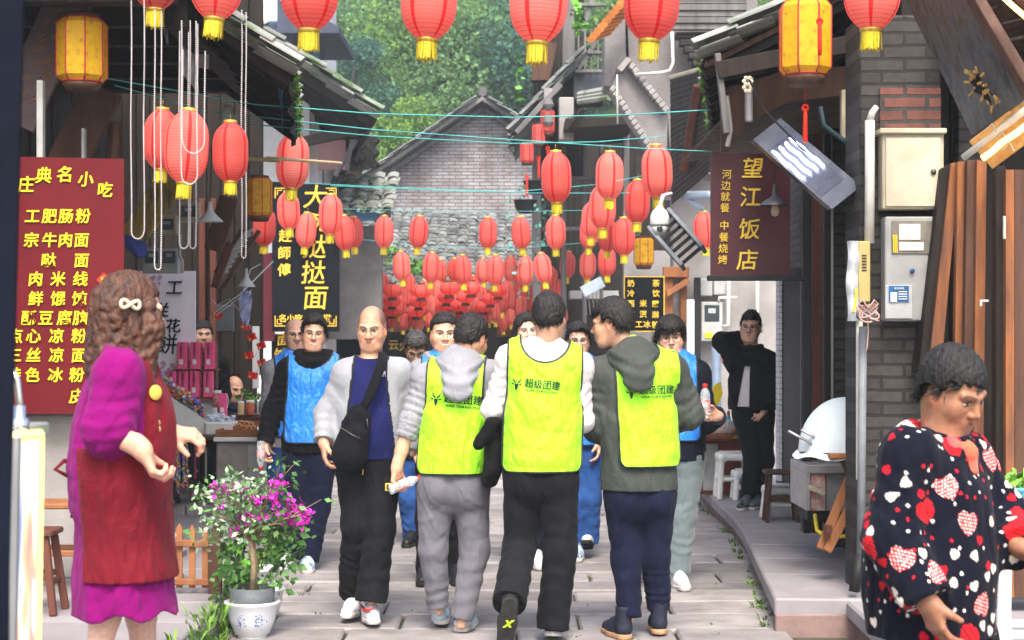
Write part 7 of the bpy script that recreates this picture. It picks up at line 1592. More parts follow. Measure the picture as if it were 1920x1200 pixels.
def lantern_meshes():
 n, m = 40, 72; Hh = .225; prof = []
 for i in range(m + 1):
  t = i / m; z = -Hh + 2 * Hh * t; e = abs(2 * t - 1); r_ = .14 * (1 - .60 * e ** 3.6) * (1 - .012 * (1 if i % 3 == 0 else 0)); prof.append((r_, z))
 def f(mb_): V, Fs = mb_.arrays(); return V, Fs, mb_.mi
 body = MB().lathe([(.055, -Hh - .004)] + prof + [(.055, Hh + .004)], n, cap=False)
 cap = MB().lathe([(.050, Hh - .002), (.054, Hh), (.054, Hh + .026), (.049, Hh + .026), (.049, Hh + .002)], 24, cap=False); cap.tube([(-.05, 0, Hh + .02), (0, 0, Hh + .035), (.05, 0, Hh + .02)], .002, 4); cap.tube([(0, 0, Hh + .03), (0, 0, Hh + .085)], .0015, 4)
 col_ = MB().lathe([(.050, -Hh + .002), (.055, -Hh), (.054, -Hh - .022), (.048, -Hh - .022)], 24, cap=False)
 fr = MB(); r = np.random.default_rng(1)
 for k in range(54):
  a = k / 54 * 6.2832 + r.normal() * .02; c, s_ = math.cos(a), math.sin(a); L_ = .075 + r.random() * .022; sw = r.normal() * .006; w = .0034
  p0 = V3(.050 * c, .050 * s_, -Hh - .02); p1 = V3((.051 + sw) * c, (.051 + sw) * s_, -Hh - .02 - L_); tt = V3(-s_, c, 0) * w
  fr.add([p0 - tt, p0 + tt, p1 + tt * .9, p1 - tt * .9], [(0, 1, 2, 3)])
 return body, cap, col_, fr
bm_, cm_, lm_, fm_ = lantern_meshes()
proto = thing('red_lantern', 'x', 'lantern', (0, 0, 0))
part('body', bm_, L_RED, proto, True); part('top_ring', cm_, L_GOLD, proto, True); part('bottom_ring', lm_, L_GOLD, proto, True); part('fringe', fm_, L_FRINGE, proto)
rl = np.random.default_rng(99); first = [True]
DL = .275
def lantern(px, py, w, label, group, stretch=1.0, d=None):
 """px, py: centre of the cloth body in the photo, w: its width there"""
 d = d or min(DL * F / w, 30.5); o = proto if first[0] else copy_tree(proto); first[0] = False
 c = P(px, py, d); o.location = c.tolist(); o.rotation_euler = (rl.normal() * .05, rl.normal() * .05, rl.random() * 6.28); s_ = w * d / F / DL; o.scale = (s_, s_, s_ * stretch)
 o['label'] = label; o['group'] = group; o['category'] = 'lantern'
g1 = 'red lanterns of the nearest row across the top'
for px, py, w, lb_ in ((292, -60, 92, 'red lantern cut by the picture top above the pearl ropes'), (408, -46, 98, 'red lantern cut by the picture top, over the white cloth banner'), (581, -36, 108, 'red lantern at the top before the white building'), (805, -13, 104, 'red lantern at the top before the hillside trees, above the gable eave'),
     (1011, -11, 108, 'red lantern at the top beside the timber tower house'), (1223, -12, 104, 'red lantern at the top before the plastered stair house'), (1636, -34, 105, 'red lantern at the top beside the rusty hood')): lantern(px, py, w, lb_, g1)
g2 = 'red lanterns of the second row over the shops'
for px, py, w, lb_ in ((303, 262, 66, 'red lantern half hidden behind the bigger one wrapped in pearl ropes'), (350, 276, 80, 'big red lantern with pearl ropes looped across its front'), (432, 286, 66, 'pale red lantern above the white enamel lamp'), (549, 303, 61, 'red lantern at the tip of the torn blue tarpaulin strip'), (541, 395, 42, 'deep red lantern just below the one at the tarpaulin tip'),
     (574, 432, 38, 'small red lantern hiding the middle characters of the noodle sign'), (620, 403, 44, 'red lantern at the edge of the noodle sign'), (496, 425, 42.01, 'red lantern peeping out below the smaller yellow lantern'), (646, 437, 38, 'red lantern overlapping another beside the noodle sign'), (664, 436, 34, 'red lantern behind its twin beside the noodle sign'),
     (1043, 333, 56, 'pale red lantern before the timber posts, highest of the middle ones'), (1143, 330, 52, 'red lantern below the balcony floor of the timber house'), (1232, 322, 57, 'crimson lantern against the corrugated awning'), (1195, 378, 47, 'red lantern partly behind the crimson one by the awning'), (1130, 388, 49, 'red lantern behind the one below the balcony floor')): lantern(px, py, w, lb_, g2, d={42.01: 15.2, 66: 9.5 - .25 * (px > 400), 80: 9.15}.get(w))
g3 = 'small red lanterns filling the far street'
mid = [(720, 435, 35), (785, 435, 35), (915, 437, 34), (977, 437, 35), (1042, 436, 37), (1110, 412, 40), (1104, 437, 34), (1140, 441, 36), (1170, 444, 41), (1321, 432, 40), (701, 502, 30), (753, 499, 32), (650, 497, 29), (809, 502, 33), (671, 530, 27), (717, 534, 26), (767, 534, 24), (826, 508, 25), (852, 506, 25), (868, 506, 32), (906, 508, 27), (928, 507, 33), (958, 505, 28), (985, 508, 32), (1018, 503, 33), (1035, 520, 22), (1064, 497, 29), (1102, 497, 31), (1138, 490, 33)]
ordn = ['first', 'second', 'third', 'fourth', 'fifth', 'sixth', 'seventh', 'eighth', 'ninth', 'tenth', 'eleventh', 'twelfth', 'thirteenth', 'fourteenth', 'fifteenth', 'sixteenth', 'seventeenth', 'eighteenth', 'nineteenth', 'twentieth']
ra = sorted([q for q in mid if q[1] < 470]); rb_ = sorted([q for q in mid if q[1] >= 470])
for i, q in enumerate(ra): lantern(*q, f'{ordn[i]} red lantern from the noodle sign in the far row before the tiled roof', g3)
for i, q in enumerate(rb_): lantern(*q, f'{ordn[i]} red lantern from the noodle sign in the next lower far row', g3)
tiny = [(655, 576, 22), (648, 594, 20), (757, 603, 20), (772, 598, 19), (786, 606, 18), (804, 598, 20), (735, 600, 18), (915, 588, 22), (929, 584, 24), (958, 592, 21), (944, 606, 18), (975, 586, 20), (690, 606, 17), (660, 610, 16), (900, 604, 18), (1000, 570, 20), (845, 600, 17), (822, 590, 18), (716, 610, 16), (1056, 590, 18), (880, 610, 16), (865, 596, 17)]
tiny += [(640 + k * 21.5 + rl.normal() * 4, 566 + rl.normal() * 9, 23 + rl.random() * 4) for k in range(20)] + [(800 + k * 22 + rl.normal() * 4, 545 + rl.normal() * 5, 26) for k in range(12)]
for q in tiny: lantern(*q, 'tiny red lantern with yellow fringe at the far end of the street', 'tiny red lanterns at the street end', 1.0)
# round lanterns on brown wooden rings, in receding strings
L_RND = lantern_cloth('round_lantern_red', (.98, .16, .13), (.8, .02, .02))
pr = thing('round_lantern', 'round dark red lantern on a brown ring hanging low over the far street', 'lantern', (0, 0, 0), 'round red lanterns on receding strings')
pf = [(.19 * math.sqrt(max(1 - (2 * k / 24 - 1) ** 2 * .9, .0)), -.13 + .26 * k / 24) for k in range(25)]
part('body', MB().lathe(pf, 28, cap=False), L_RND, pr, True); mb = MB(); mb.lathe([(.09, -.19), (.10, -.185), (.10, -.165), (.08, -.165), (.085, -.13), (.075, -.13), (.075, -.19)], 20, cap=True); mb.lathe([(.07, .13), (.075, .16), (.06, .16)], 20); part('ring', mb, W_BROWN, pr, True)
ff = True
for (x0, y0, x1, y1, n, w0) in ((684, 538, 700, 592, 4, 38), (736, 545, 733, 600, 4, 37), (790, 546, 775, 602, 4, 37), (842, 541, 826, 590, 4, 36), (884, 540, 850, 590, 4, 36), (934, 545, 890, 590, 4, 35), (642, 556, 668, 604, 3, 30)):
 for k in range(n):
  t_ = k / (n - 1); w = w0 * (1 - .18 * t_); d = min(.38 * F / w, 29.5 + k * .4); o = pr if ff else copy_tree(pr); ff = False; o.location = P(x0 + (x1 - x0) * t_, y0 + (y1 - y0) * t_, d).tolist(); o.rotation_euler = (0, 0, rl.random() * 6); o.scale = (w * d / F / .38,) * 3
# six sided lanterns
def hexlantern(label, px, py, w, hgt, mcloth, mtrim, group=None, d=None, tassel=False, name='yellow_lantern'):
 d = d or .285 * F / w; s_ = d / F; R0 = w / 2 * s_; Hh = hgt / 2 * s_; c = P(px, py, d); t = thing(name, label, 'lantern', c - V3(0, 0, Hh), group); n = 8; rot = .35
 ring = lambda r_, z: [c + V3(r_ * math.cos(rot + k * 6.2832 / n), r_ * math.sin(rot + k * 6.2832 / n), z) for k in range(n)]
 prof = [(.70, -1.0), (.80, -.97), (1.0, -.80), (1.0, .80), (.80, .97), (.70, 1.0)]; mb = MB(); V = []
 for a_, z in prof: V += ring(R0 * a_ * 1.02, Hh * z)
 Fs = [(i * n + k, i * n + (k + 1) % n, (i + 1) * n + (k + 1) % n, (i + 1) * n + k) for i in range(5) for k in range(n)]; mb.add(V, Fs); part('cloth', mb, mcloth, t)
 mb = MB()
 for k in range(n): mb.tube([V[i * n + k] for i in range(1, 5)], R0 * .035, 5)
 for i in (1, 4): mb.tube([V[i * n + k % n] for k in range(n + 1)], R0 * .04, 5)
 part('trim', mb, mtrim, t, True)
 mb = MB(); mb.lathe([(R0 * .72, Hh * 1.0), (R0 * .74, Hh * 1.02), (R0 * .74, Hh * 1.12), (R0 * .6, Hh * 1.12)], 24, c); part('top_ring', mb, W_BROWN, t, True); mb = MB(); mb.lathe([(R0 * .60, -Hh * 1.26), (R0 * .66, -Hh * 1.25), (R0 * .76, -Hh * 1.12), (R0 * .8, -Hh * 1.02), (R0 * .7, -Hh * 1.0)], 24, c); part('wooden_ring', mb, W_BROWN, t, True); mb = MB(); mb.tube([c + V3(-R0 * .6, 0, Hh * 1.1), c + V3(0, 0, Hh * 1.22), c + V3(R0 * .6, 0, Hh * 1.1)], .003, 5); mb.tube([c + V3(0, 0, Hh * 1.2), c + V3(.01, 0, Hh * 1.6)], .003, 5); part('hanger', mb, M_BLACK, t)
 if tassel:
  mb = MB(); b = c + V3(0, 0, -Hh * 1.26); mb.tube([b, b - V3(0, 0, .10)], .002, 5); kz = b - V3(0, 0, .12)
  for a_ in np.linspace(0, 6.28, 9)[:-1]: mb.lathe([(.001, -.006), (.009, 0), (.001, .006)], 8, kz + V3(.014 * math.cos(a_), 0, .014 * math.sin(a_)), (0, 1, 0))
  mb.lathe([(.006, 0), (.012, -.02), (.012, -.05), (.014, -.17), (.012, -.175)], 10, kz - V3(0, 0, .015)); part('tassel', mb, TASS, t, True)
 return t
TASS = mat('tassel_red', (.66, .03, .015), (.5, .02, .01), 60, .6, .3)
def yel(name, c, c2, sp_):
 m, t, b = newmat(name); out = t.nodes['Material Output']; f = ramp(t, noise(t, coords(t), 26, 3, .5), [(.30, sp_), (.38, c2), (.62, c)]); t.links.new(f, b.inputs['Base Color']); b.inputs['Roughness'].default_value = .6
 tr = N(t, 'ShaderNodeBsdfTranslucent'); t.links.new(f, tr.inputs[0]); mx = N(t, 'ShaderNodeMixShader'); mx.inputs[0].default_value = .45; t.links.new(b.outputs[0], mx.inputs[1]); t.links.new(tr.outputs[0], mx.inputs[2]); t.links.new(mx.outputs[0], out.inputs[0]); return m
L_YEL = yel('lantern_yellow', (.90, .58, .015), (.80, .46, .012), (.50, .28, .03)); L_TRIM = mat('lantern_trim', (.52, .04, .05), rough=.6, bs=0)
hexlantern('large yellow lantern with red trim beneath the mauve plank', 154, 95, 92, 122, L_YEL, L_TRIM)
hexlantern('large yellow lantern with red trim and a long red tassel, near the steel lamp box', 1510, 72, 97, 142, L_YEL, L_TRIM, tassel=True)
hexlantern('smaller amber lantern before the bamboo pole', 487, 370, 47, 72, yel('lantern_amber', (.72, .42, .02), (.62, .33, .015), (.4, .2, .02)), L_TRIM, d=11.8)
hexlantern('small yellow lantern near the dome camera', 1207, 472, 38, 52, L_YEL, L_TRIM, d=16)
mb = MB(); c = P(1537, 40, 9.05); mb.tube([c + V3(0, 0, .1), c], .002, 5); [mb.lathe([(.001, -.005), (.009, 0), (.001, .005)], 8, c + V3(.012 * math.cos(a_), 0, .012 * math.sin(a_)), (0, 1, 0)) for a_ in np.linspace(0, 6.28, 9)[:-1]]; mb.lathe([(.006, 0), (.011, -.02), (.012, -.14), (.01, -.18)], 10, c); tag(part('red_tassel', mb, TASS, None, True), 'red knotted tassel dangling in front of the yellow lantern by the lamp box', 'tassel')
for (px, py, w, hgt, lb_) in ((1027, 228, 27, 44, 'uppermost of the three six sided red lanterns on the timber house'), (1010, 252, 26, 36, 'middle one of the three six sided red lanterns on the timber house'), (988, 287, 26, 36, 'lowest of the three six sided red lanterns on the timber house')): hexlantern(lb_, px, py, w, hgt, L_RED, L_TRIM, 'six sided red lanterns on the timber house', 17.0, True, 'six_sided_lantern')
# the far right houses stand further off than first laid out: push them away from the camera position at equal apparent size
def push(k, names):
 bpy.context.view_layer.update()
 for o in [o for o in COL.objects if o.parent is None and o.get('label')]:
  if any(n_ in o.name or n_ in o['label'] for n_ in names):
   o.location = Vector((0, 0, H)) + (o.location - Vector((0, 0, H))) * k; o.scale = o.scale * k
push(1.6, ('timber_tower_house', 'six_sided', 'hanging_pot', 'climbing_vine', 'hanging_fitting'))
push(1.42, ('plastered_stair_house', 'plastered_shop', 'drinks menu sign', 'grey meter box', 'meter box with a glass window', 'square grey box', 'conduits bending', 'blue grey drain', 'steel_bracket', 'corrugated_awning', 'small yellow lantern near'))
push(1.66, ('noodle_shop_sign', 'noodle_shop_board', 'noodle_house', 'maroon_board'))
# ---------------------------------------------------------------- the man in the middle, white sweatshirt, neon vest, from behind
def man_white():
 s = Person('man seen from behind in white sweatshirt, neon vest and black trousers', 8.63, 180, chest=.165, waist=.155, ground=0)
 s.joints(nb=(1022, 640), sl=(957, 672), sr=(1086, 686), el=(924, 768, .03), wl=(950, 790, .24), er=(1092, 790, .03), wr=(1062, 800, .24),
   hl=(984, 888), hr=(1046, 890), kl=(975, 1022, .06), al=(956, 1124, -.29), kr=(1050, 1030), ar=(1037, 1168, .0)).start()
 s.body((1030, 596), hy=172, hp=14, hr=4, skin=(.58, .36, .26), hands=[('l', (.2, 1, .1), (1, 0, 0), (0, 0, 1), .8), ('r', (-.2, 1, .1), (-1, 0, 0), (0, 0, 1), .8)])
 s.hair(thick=.009, top=.016, slope=.76, seed=2, strands=1400)
 s.glasses(M_WIRE_FRAME)
 s.bottoms(F_BLACKT, off=.022, amp=.006, r=(0.085, 0.060, 0.048), hem=.012)
 s.top('sweatshirt', F_WHITE, .016, hem=880, amp=.004, wr=(.0025, .05))
 s.vest(NEON, 884,   .192, .206, 632, .122, 745, off=.036, amp=.010, seed=4, cx=-.0)
 vest_print(s, 1004, 724, 92, .10)
 s.shoe(s.p(958, 1122, -.40), s.p(946, 1207, -.35), (0, 1, .25), S_BLACK, S_SOLED, 1.02)
 s.shoe(V3(*s.p(1036, 1193, -.06)), V3(*s.p(1040, 1193, .20)), (0, 0, 1), S_NAVY, S_SOLE, 1.0)
 so = [o for o in s.root.children_recursive if o.name.startswith('sole')][0]; w = MB(); u_ = nrm(s.p(940, 1150) - s.p(960, 1150)); write(w, 'x', s.p(952, 1168, -.40), .07, (1, 0, 0), nrm(s.p(957, 1122, -.40) - s.p(946, 1207, -.35)), extrude=.004, bold=.002, shear=.3); part('sole_mark', w, mat('lime_mark', (.45, .62, .02), rough=.5, bs=0), so)
 c = s.p(920, 830, .05); fl = Fld(c - .34, c + .34, .006); fl.cap(s.p(932, 770, .08), s.p(922, 880, .03), .05, .06, .03, (V3(1, 0, 0), .6)); fl.cap(s.p(925, 790, .0), s.p(898, 832, -.02), .035, .03, .03); fl.cap(s.p(928, 850, .06), s.p(918, 900, .05), .05, .04, .03); fl.folds(.008, .08, 4)
 V, Q = fl.mesh(); t = thing('carried_jacket', 'black jacket carried over an arm between the hoodie man and white sweatshirt man', 'jacket', s.p(920, 900, .05)); obj('cloth', raw_mesh('cloth', V - wloc(t), Q, F_BLACK, None, True), t)
 return s
def man_bald():
 s = Person('balding man in wire glasses wearing an open light grey jacket over a navy tee', 9.2, -6, chest=.162, waist=.158, ground=0)
 s.joints(nb=(694, 678), sl=(650, 700), sr=(747, 698), el=(612, 775, .03), wl=(607, 830, -.06), er=(778, 778, .05), wr=(774, 850, -.02),
   hl=(664, 862), hr=(718, 862), kl=(670, 985, -.04), al=(664, 1106, .10), kr=(712, 990, -.08), ar=(697, 1118, -.12)).start()
 s.body((697, 616), hy=-6, hp=12, hr=0, skin=(.56, .33, .23), hs=.99, wide=.97, buzz=.75, brows=.75, hands=[('l', (.05, -.1, -1), (1, .2, 0), (.3, -1, 0), .55)])
 s.glasses(M_WIRE_FRAME, rw=.024, rh=.021, round_=True)
 s.bottoms(F_BLACKT, off=.020, amp=.006, r=(0.083, 0.060, 0.050), hem=.014)
 s.o['collar_open'] = 1
 s.top('tee', F_NAVY, .012, arms='', hem=860, amp=.004, belly=.02)
 w = MB(); write(w, 'PLRX', s.p(727, 702, -.2), .035, extrude=0, bold=.003)
 tee = s.root.children[-1]; V, Fs = s.project(w.arrays(), s.VQ, (0, 1, 0)); obj('print', raw_mesh('print', V - wloc(tee), Fs, INKW), tee)
 c = (s.J['sl'] + s.J['sr']) / 2; sd, fw = s.side, s.fwd
 def opening(X, Y, Z):
  u = (X - c[0]) * sd[0] + (Y - c[1]) * sd[1]; f = (X - c[0]) * fw[0] + (Y - c[1]) * fw[1]
  t = np.clip((c[2] - Z) / .5, 0, 1)
  w = .085 + .055 * t
  return np.minimum(np.minimum(w - np.abs(u + .0), f + .0), .1)
 def attrs(V): return {'edge': ('FLOAT', np.where(np.abs(opening(V[:, 0], V[:, 1], V[:, 2])) < .013, 0.0, -1.0))}
 jk = fabric('grey_zip_jacket', (.30, .315, .335), (.24, .25, .27), .05, edge=(.02, .02, .022))
 s.top('jacket', jk, .023, hem=872, amp=.004, wl=.12, clip=opening, attrs=attrs, upto=.93, wr=(.0025, .06))
 bag = thing('sling_bag', 'black sling bag worn across the chest of the balding man', 'bag', s.p(665, 815, -.2))
 fl = Fld(s.p(665, 815, -.2) - .26, s.p(665, 815, -.2) + .26, .005)
 a, b = s.p(672, 782, -.205), s.p(655, 852, -.215)
 fl.cap(a, b, .066, .095, .03, (V3(0, 1, 0), .5)); fl.cap(s.p(668, 815, -.245), s.p(657, 850, -.25), .05, .06, .02, (V3(0, 1, 0), .45))
 fl.folds(.003, .06, 4)
 part_ = fpart('pouch', fl.mesh(), F_BLACK, bag)
 st = MB(); st.tube([s.p(676, 775, -.22), s.p(690, 748, -.215), s.p(705, 712, -.20), s.p(716, 680, -.15), s.p(718, 664, -.06), s.p(715, 658, .02)], [.02, .024, .026, .026, .024, .022], 10, flat=.12, up=(0, 1, 0))
 part('strap', st, F_BLACK, bag, True)
 zb = MB(); zb.tube([s.p(636, 800, -.262), s.p(660, 815, -.285), s.p(676, 822, -.28)], .0025, 6); zb.tube([s.p(688, 785, -.26), s.p(690, 800, -.262)], .0025, 6)
 part('zip', zb, M_WIRE_FRAME, bag, True)
 s.shoe(s.p(672, 1148, .16), s.p(648, 1160, -.09), (0, .0, 1), S_WHITE, S_SOLE, 1.0, accent=S_WHITE)
 sh = s.shoe(s.p(690, 1160, .02), s.p(702, 1172, -.24), (0, 0, 1), S_WHITE, S_SOLE, 1.0, accent=S_WHITE)
 mb = MB(); mb.tube([s.p(676, 1132, -.10), s.p(684, 1145, -.17), s.p(696, 1143, -.22), s.p(704, 1138, -.20)], [.003, .012, .009, .002], 6, flat=.6); part('shoe_mark', mb, M_REDCAP, sh, True)
 tr = [o for o in s.root.children if o.name.startswith('trousers')][0]; mb = MB(); obox(mb, 722, 906, 742, 921, 9.06, .012); part('tag', mb, M_YELT, tr); mb = MB(); [obox(mb, *q, 9.052, .004, bev=0) for q in ((725, 909, 727, 918), (725, 909, 731, 911), (725, 913, 730, 915), (733, 909, 735, 918), (733, 916, 739, 918))]; part('tag_print', mb, INK, tr)
 mb = MB(); mb.tube([s.p(674, 868, -.15), s.p(673, 876, -.155)], .003, 5); mb.tube([s.p(681, 880, -.155), s.p(680, 890, -.155)], .003, 5); part('drawstring', mb, M_YELT, tr)
 return s
def foot(s, x, y, tx, m, sole, gz=None, L=.27, up=(0, 0, 1), size=1.0, dy=0.0, back=False, **kw):
 """shoe flat on the ground z = gz: photo column/row of the heel, photo column of the toe"""
 gz = s.o.get('ground', 0.0) if gz is None else gz
 h = s.p(x, y, dy); h[2] = gz
 dx = (tx - x) * s.d / F; yy = math.sqrt(max(L * L - dx * dx, .0004)) * (1 if back else -1)
 return s.shoe(h, h + V3(dx, yy, 0), up, m, sole, size, **kw)
# ---------------------------------------------------------------- grey hoodie, neon vest, from behind
def man_hoodie():
 s = Person('man seen from behind in grey hoodie and sweatpants with neon vest, holding a bottle', 8.85, 176, chest=.158, waist=.150, bare=1)
 s.joints(nb=(864, 682), sl=(800, 708), sr=(921, 702), el=(764, 806, -.02), wl=(744, 876, -.05), er=(928, 800, .05), wr=(912, 822, .24),
   hl=(818, 905), hr=(884, 905), kl=(812, 1030, .02), al=(822, 1138, .06), kr=(890, 1030, .04), ar=(866, 1162, -.02)).start()
 s.body((884, 634), hy=150, hp=22, hr=-6, skin=(.58, .35, .25), hs=.96, hands=[('l', (-.15, -.1, -1), (1, -.3, 0), (0, 1, .0), .9), ('r', (-.3, 1, 0), (-1, 0, 0), (0, 0, 1), .8)])
 s.hair(thick=.008, top=.012, slope=.70, seed=5, strands=1400, slen=.016)
 s.bottoms(F_GREYT, off=.016, amp=.007, wl=.11, r=(0.081, 0.058, 0.040), to=1.0)
 V = s.vest(NEON, 888, .152, .186, 668, .070, 760, off=.034, amp=.010, seed=8, cx=.01)
 vest_print(s, 857, 752, 98, .09)
 s.top('hoodie', F_LGREY, .020, hem=880, amp=.005, upto=-.0, wr=(.003, .04))
 s.hood(F_LGREY, .10, .08, -.012, .032, pouch=(.100, .074, .112, .170))
 # rolled sleeves below the elbows
 for q, up_ in (('l', .22), ('r', .6)):
  e, w = s.J['e' + q], s.J['w' + q]; fl = Fld(np.minimum(e, w) - .12, np.maximum(e, w) + .12, .005)
  fl.cap(e + (s.J['s' + q] - e) * .22, e + (w - e) * up_, .064, .056, .02, wr=(.0016, .03), cut=True); fl.folds(.0055, .05, 3)
  fpart('sleeve', fl.mesh(), F_LGREY, s.root)
 foot(s, 828, 1168, 820, S_BLUEW, S_SOLE, .02, back=True, dy=.12); foot(s, 862, 1188, 885, S_BLUEW, S_SOLE, back=True)
 w = s.J['wl']
 bottle('clear bottle with red band held low by the man in the grey hoodie', w + V3(-.035, -.045, -.115), (.85, .25, .35), .8)
# ---------------------------------------------------------------- olive jacket, neon vest, from behind, face in profile
def man_olive():
 s = Person('man in olive hooded jacket and neon vest seen from behind, face turned aside', 8.7, 186, chest=.165, waist=.158)
 s.joints(nb=(1186, 664), sl=(1128, 700), sr=(1258, 694), el=(1122, 800, .05), wl=(1128, 770, .26), er=(1290, 775, .05), wr=(1258, 790, .28),
   hl=(1166, 925), hr=(1232, 925), kl=(1174, 1045, .02), al=(1180, 1152, -.03), kr=(1228, 1045, .05), ar=(1236, 1138, .08)).start()
 s.body((1146, 606), hy=252, hp=10, hr=0, skin=(.56, .34, .24), hs=.98, hands=[('l', (.2, 1, .2), (1, 0, 0), (0, 0, 1), .8), ('r', (-.3, 1, .1), (-1, 0, 0), (0, 0, 1), .8)])
 s.hair(thick=.012, top=.018, slope=.66, fringe=.066, seed=7, strands=1600, slen=.026, flow=(0, -.3, .2))
 s.glasses(M_GLASS_FRAME)
 s.bottoms(F_NAVYT, off=.013, amp=.006, r=(0.083, 0.060, 0.044), to=1.05)
 s.vest(NEON, 874, .170, .166, 655, .062, 770, off=.044, amp=.009, seed=12, cx=-.042)
 vest_print(s, 1216, 735, 92, -.02)
 s.top('jacket', F_OLIVE, .028, hem=918, hemr=.24, amp=.008, wl=.10, wr=(.003, .06), r=(.054, .05, .04))
 s.hood(F_OLIVE, .105, .085, -.02, .036, pouch=(.098, .080, .088, .185))
 h1 = s.p(1176, 1196, -.08); h1[2] = 0.0
 s.shoe(h1, h1 + V3(-.09, .25, 0), (0, 0, 1), S_NAVY, S_TAN, 1.05, high=.06)
 h2 = s.p(1237, 1190, .02); h2[2] = .01
 s.shoe(h2, h2 + V3(.0, .27, .0), (0, 0, 1), S_NAVY, S_TAN, 1.05, high=.07)
# ---------------------------------------------------------------- smiling young man, glasses, blue vest
def man_blue_glasses():
 s = Person('smiling young man with glasses, black jacket and shiny blue vest, walking with a bottle', 11.4, 8, chest=.158, waist=.150)
 s.joints(nb=(588, 668), sl=(541, 694), sr=(632, 692), el=(512, 768, .02), wl=(497, 832, -.06), er=(648, 765, .02), wr=(642, 830, -.05),
   hl=(558, 850), hr=(604, 850), kl=(560, 950, -.06), al=(548, 1036, -.02), kr=(596, 950, -.04), ar=(578, 1044, -.14)).start()
 s.body((588, 627), hy=8, hp=2, hr=5, skin=(.66, .42, .32), hs=.98, smile=1, hands=[('l', (-.1, -.2, -1), (1, 0, 0), (0, -1, 0), .8), ('r', (0, -.2, -1), (-1, 0, 0), (0, -1, 0), .6)])
 s.hair(thick=.012, top=.030, slope=.95, fringe=.088, seed=9, strands=1800, slen=.034, flow=(.2, -.3, .5))
 s.glasses(M_WIRE_FRAME)
 s.bottoms(F_NAVYT, off=.022, amp=.006, r=(0.081, 0.058, 0.044), hem=.008)
 s.hood(F_BLACK, .105, .085, .0, .036, front=.05)
 s.top('jacket', F_BLACK, .026, hem=848, amp=.006, wr=(.003, .06), upto=.98)
 s.vest(BLUEV, 830, .172, .182, 650, .130, 745, off=.038, amp=.010, seed=21)
 foot(s, 545, 1058, 536, S_WHITE, S_SOLE, accent=S_WHITE); foot(s, 576, 1062, 586, S_BLUEW, S_SOLE, dy=-.1, accent=S_WHITE)
 w = s.J['wl']; bottle('bottle with red cap hanging head down from the hand of the smiling man in blue', w + V3(-.02, -.05, .02), (.02, -.15, -1), .85)
# ---------------------------------------------------------------- blue vest, thick fringe, bottle
def man_blue_bottle():
 s = Person('man with thick black fringe and glasses, blue vest, grey green trousers, raising a bottle', 10.55, -4, chest=.156, waist=.150)
 s.joints(nb=(1264, 678), sl=(1218, 702), sr=(1306, 700), el=(1216, 780), wl=(1226, 840, -.05), er=(1326, 790, .0), wr=(1344, 780, -.22),
   hl=(1240, 858), hr=(1290, 858), kl=(1232, 965, .05), al=(1222, 1062, .06), kr=(1276, 965), ar=(1268, 1068, -.02)).start()
 s.body((1258, 634), hy=-4, hp=3, hr=-2, skin=(.62, .40, .31), hs=.98, wide=1.02, hands=[('l', (0, -.1, -1), (1, 0, 0), (0, -1, 0), .6), ('r', (-.75, -.35, .1), (-.2, -.9, 0), (0, 0, 1), 1.1)])
 s.hair(thick=.020, top=.030, slope=.62, fringe=.058, seed=11, strands=2000, slen=.04, flow=(-.3, -.35, .1))
 s.glasses(M_GLASS_FRAME, rw=.025, rh=.019)
 s.bottoms(F_GREYG, off=.026, amp=.006, r=(0.086, 0.068, 0.052), hem=.010)
 s.hood(F_DKNAVY, .085, .075, .0, .022)
 s.top('jacket', F_DKNAVY, .030, hem=862, amp=.006, wr=(.003, .06))
 s.vest(BLUEV, 826, .150, .165, 690, .060, 760, off=.044, amp=.008, seed=33, cx=.0)
 foot(s, 1266, 1088, 1280, S_WHITE, S_SOLE, accent=S_WHITE); foot(s, 1222, 1072, 1214, S_WHITE, S_SOLE, dy=.08)
 bottle('bottle with red cap and red band held upright beside a blue vest', s.p(1322, 786, -.30), (0, 0, 1), .95)
# ---------------------------------------------------------------- people further back in the group
def man_rect_glasses():
 s = Person('man with dark rimmed glasses in blue vest and faded jeans between two neon vests', 11.9, 2, chest=.15, waist=.145)
 s.joints(nb=(1083, 678), sl=(1042, 700), sr=(1124, 700), el=(1036, 770), wl=(1044, 830, -.04), er=(1132, 775), wr=(1122, 830, -.08),
   hl=(1066, 850), hr=(1106, 850), kl=(1082, 935, -.04), al=(1084, 1018, .0), kr=(1106, 935, -.02), ar=(1104, 1010, .04)).start()
 s.body((1084, 640), hy=2, hp=2, skin=(.64, .42, .34), hs=.97, smile=1, hands=[('r', (0, -.3, -1), (-1, 0, 0), (0, -1, 0), .6)])
 s.hair(thick=.012, top=.026, slope=.74, fringe=.082, seed=15, strands=1600, slen=.036, flow=(.1, -.3, .4))
 s.glasses(M_GLASS_FRAME, rw=.026, rh=.0175, r=.002)
 s.bottoms(F_JEANS, off=.020, amp=.006, r=(0.079, 0.056, 0.044), hem=.006)
 s.top('jacket', F_DKNAVY, .026, hem=830, amp=.006)
 s.vest(BLUEV, 834, .155, .175, 690, .075, 755, off=.040, amp=.008, seed=41)
 foot(s, 1082, 1044, 1080, S_BLUEW, S_SOLE, accent=S_WHITE)
 h = s.p(1102, 1036, .10); s.shoe(h + V3(0, 0, .02), h + V3(-.02, -.24, .09), (0, .3, 1), S_WHITE, S_SOLED, accent=S_WHITE)
